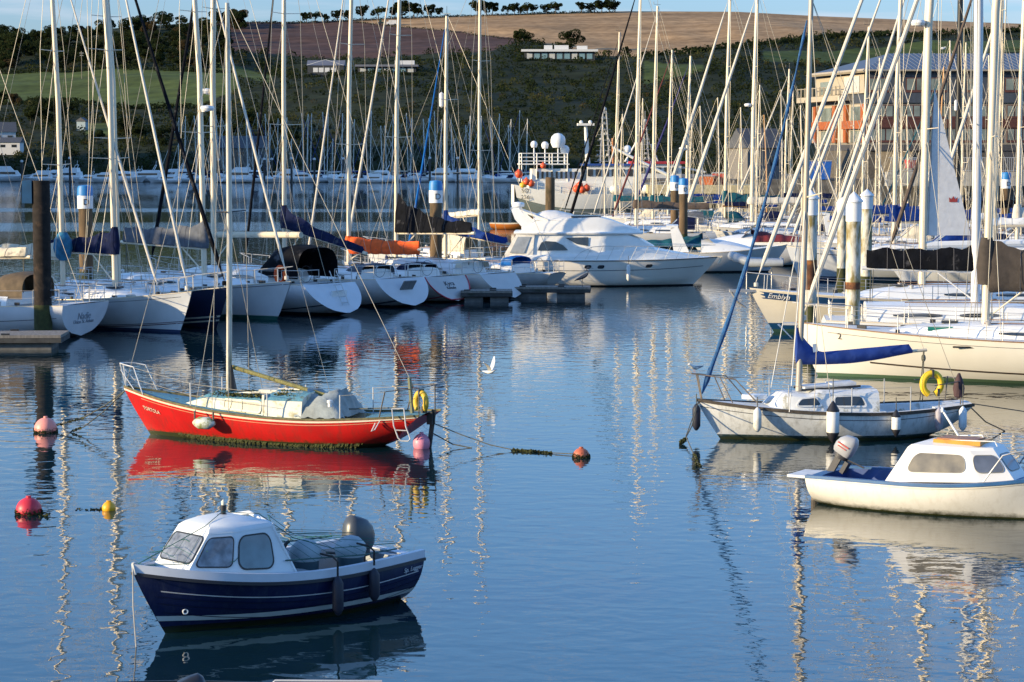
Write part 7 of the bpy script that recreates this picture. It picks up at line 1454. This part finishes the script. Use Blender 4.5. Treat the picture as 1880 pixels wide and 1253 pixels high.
# ---------------------------------------------------------------- small white cabin boat (right edge)
def cabin_boat():
    c, hd, lwl = span2(water(1490, 928), water(1945, 957), .70, -1); L = lwl+.55; d = Vector((math.cos(hd), math.sin(hd), 0))
    root = empty('cabin_boat', c+d*.2, hd, 'small cream cabin cruiser with blue gunwale and white cuddy at the right edge', 'boat'); H = Hull(L, 2.0, .58, .60, .98, .55, .06, .86, dr=.3, tb=-.06, full=2.5)
    H.build(hullmat('cream_boat_hull', (.82,.80,.74), None, (.05,.06,.02), .03, .04, rough=.25, slime=.08, var=.04, rust=((.55,.50,.40), .35)), root, nst=34, nv=16); bl = M('gunwale_blue', (.03,.11,.26), .45, var=.15)
    H.rail(bl, root, w=.13, h=.06, out=.02, z_off=.01); b = MB(); H.band(.93, .945, M('thin_cream', (.7,.66,.55)), root, 0, 1, .01, 'rub_line')
    H.deckmesh(bl, root, well=(.04, .38, .14, .12), inm=M('cockpit_blue', (.012,.05,.20), .5, var=.2), inset=.05, camber=.03)
    zb_ = .64; bot = [(-1.02, .82), (.80, .72), (1.45, .38)]; top = [(-.62, .64), (.62, .58), (1.02, .32)]; zt = 1.30
    def ring(pts, z, sl): q = [Vector((x, y, z+sl*(x+.5))) for x, y in pts]; return q+[Vector((p.x, -p.y, p.z)) for p in q[::-1]]
    A = ring(bot, zb_, .06); C = ring(top, zt, .0); n = len(A); b = MB(); cw_ = M('cuddy_white', (.76,.75,.72), .35, var=.03, dirt=.28, dcol=(.5,.48,.4))
    for i in range(n-1): wallgrid(b, A[i], A[i+1], C[i+1], C[i])
    ctr = sum(C, Vector())/n; b.loft([C, [p.lerp(ctr, .06)+Vector((0, 0, .05)) for p in C], [p.lerp(ctr, .3)+Vector((0, 0, .10)) for p in C], [p.lerp(ctr, .97)+Vector((0, 0, .14)) for p in C]], closed=True); cab = b.build('cuddy', cw_, root, ang=28)
    b = MB(); b.add([A[0], A[-1], C[-1], C[0]], [(0, 1, 2, 3)]); b.build('rear_bulkhead', M('curtain_brown', (.25,.20,.13), .8), cab, ang=0)
    def quad(i, sg=1): return [A[i+1], A[i], C[i], C[i+1]]
    gold = M('gold_reflection_glass', (.20,.17,.11), .08, var=.5, scale=2.2, spec=.7); sl = M('rubber_seal_grey', (.22,.21,.18), .6); gf = M('salty_glass', (.13,.15,.19), .15, var=.3, scale=2, spec=.7)  # golden reflection over a pale curtain painted into the side glass colour
    # starboard faces the camera: ring indices 3.. are the mirrored side
    for i, g_, u0, u1 in ((0, gold, .10, .82), (4, gold, .18, .90), (1, gf, .08, .94), (3, gf, .06, .92), (2, gf, .1, .9)):
        pane(quad(i), u0, u1, .30, .84, .16 if i in (0, 4) else .12, cab, g_, sl, fw=.014, off=.014)
    wd = M('varnished_wood', (.62,.26,.035), .35, var=.2, scale=3, stretch=(1,6,1)); MB().box(.30, -.12, zt+.125, .95, .66, .08).build('wooden_hatch', wd, cab); MB().box(.27, -.12, zt+.17, .80, .48, .03).build('hatch_panel', M('hatch_reddish', (.30,.13,.06), .5), cab)
    for y in (-.40, .40): MB().tube([(-.05, y, zt+.08), (.0, y, zt+.15), (.5 if y > 0 else 1.05, y, zt+.19), (.55 if y > 0 else 1.1, y, zt+.10)], .012, 6).build('grab_rail', white, cab)
    MB().tube([(.15, .15, zt+.12), (-.22, .2, zt+.62)], .022, 8).lathe([(.03, 0), (.035, .06), (.02, .09)], (-.25, .2, zt+.62), 8).tube([(-.22, .12, zt+.64), (-.22, .28, zt+.64)], .01, 5).build('signal_mast', white, cab)
    b = MB(); b.tube([(1.0, -.86, .76), (1.35, -.78, 1.28), (1.6, -.7, 1.36), (2.6, -.2, 1.5)], .016, 6).tube([(1.0, .86, .76), (1.35, .78, 1.28), (1.6, .7, 1.36), (2.6, .2, 1.5), (2.6, -.2, 1.5)], .016, 6).build('bow_rail', steel, root)
    MB().lathe([(.1, 0), (.14, .1), (.14, .3), (.1, .4)], (1.95, -.35, .85), 12).build('fender_basket', steel, root); MB().box(-1.75, 0, .30, .4, 1.3, .06).build('thwart', M('cockpit_blue', (.012,.05,.20)), root)
    MB().box(-L/2-.32, .1, .50, .62, .9, .05).build('stern_platform', M('platform_white', (.70,.70,.68), .6), root, ang=0); MB().tube([(-L/2-.18, .0, .45), (-L/2-.18, 0, -.3)], .07, 10).build('auxiliary_leg', M('leg_brown', (.14,.11,.08), .7), root)
    return root, H
CB, CH_ = cabin_boat()
ob = outboard(on(CB, (-CH_.L/2+.42, .10, .93)), CB.rotation_euler.z, 'silver grey outboard motor tilted up on the stern of the small cream cabin cruiser', (.36,.37,.39), .86, tilt=R(30)); 
text('HONEY', M('cowl_lettering', (.25,.04,.04)), .0001, (0, 0, 0), (0, 0, 0), ob) if False else None
MB().box(-.08, -.165, .22, .26, .01, .03).box(-.08, -.165, .16, .2, .01, .02).build('cowl_stripe', M('cowl_red', (.4,.05,.05)), ob, ang=0)
# ---------------------------------------------------------------- boat whose top just shows at the bottom edge
p = water(430, 1345); r0 = empty('dinghy', p, R(176), 'dinghy at the bottom edge showing only the top of its rail', 'dinghy'); H = Hull(3.6, 1.5, .45, .42, .55, .4, .05, .85, dr=.2, tb=0, full=2.4)
H.build(hullmat('dinghy_hull', (.5,.5,.5), None, (.05,.05,.05), .02, .03), r0); H.rail(darkm, r0); H.deckmesh(M('inner_hull', (.35,.38,.40)), r0, well=(.05, .8, .12, .1))
q = lambda px, py: r0.matrix_world  # noqa
ra = at(496, 1250, p.y-.2); rb_ = at(716, 1252, p.y-.2); 
hd = r0.rotation_euler.z; inv = (Matrix.Translation(r0.location) @ Matrix.Rotation(hd, 4, 'Z')).inverted(); pa, pb = inv @ ra, inv @ rb_
MB().tube([(pa.x+.02, pa.y, .35), (pa.x, pa.y, pa.z-.06), (pa.x-.06, pa.y, pa.z), (pb.x+.1, pb.y, pa.z-.01), (pb.x, pb.y, .35)], .016, 8).tube([(pa.x+.02, pa.y+1., .35), (pa.x, pa.y+1., pa.z-.1), (pb.x, pb.y+1., pa.z-.1), (pb.x, pb.y+1., .35)], .014, 8).build('rail', steel, r0)
oo = at(357, 1262, p.y); outboard(Vector((oo.x, oo.y, oo.z-.33)), R(15), 'black outboard cowl with red and white marks peeking in at the bottom edge', (.02,.022,.028), .95)
ob = bpy.context.scene.objects[-1]
MB().box(0, 0, 0, .06, .012, .05).build('cowl_mark', M('cowl_red', (.4,.05,.05)), None, ang=0, loc=oo+Vector((.10, -.17, -.02))) if False else None
# ---------------------------------------------------------------- added blocks outside the picture that shade the left row of yachts
def add_shade_block(pq, w, d, h, rz):
    n_ = Vector((-math.cos(SUN_A), math.sin(SUN_A), 0)); l_ = Vector((math.sin(SUN_A), math.cos(SUN_A), 0)); c = l_*pq[0]+n_*pq[1]
    r0 = empty('shade_block', c, rz, 'plain unseen block added to shade the left row of yachts', 'house'); tag(r0, group='added shade blocks'); tag(r0)
    MB().box(0, 0, h/2-.5, w, d, h+1).build('wall', wallw, r0, ang=0); MB().add([(-w/2, -d/2-.2, h), (w/2, -d/2-.2, h), (w/2, d/2+.2, h), (-w/2, d/2+.2, h), (-w/2, 0, h+.01), (w/2, 0, h+.01)], [(0,1,5,4), (4,5,2,3), (0,4,3), (1,2,5)]).build('roof', slate, r0, ang=0)
ang_ = -SUN_A
for (pp_, q0_, q1_, h_) in SHADE_BLOCKS: add_shade_block((pp_, (q0_+q1_)/2), q1_-q0_, 6, h_, math.atan2(math.sin(SUN_A), -math.cos(SUN_A)))
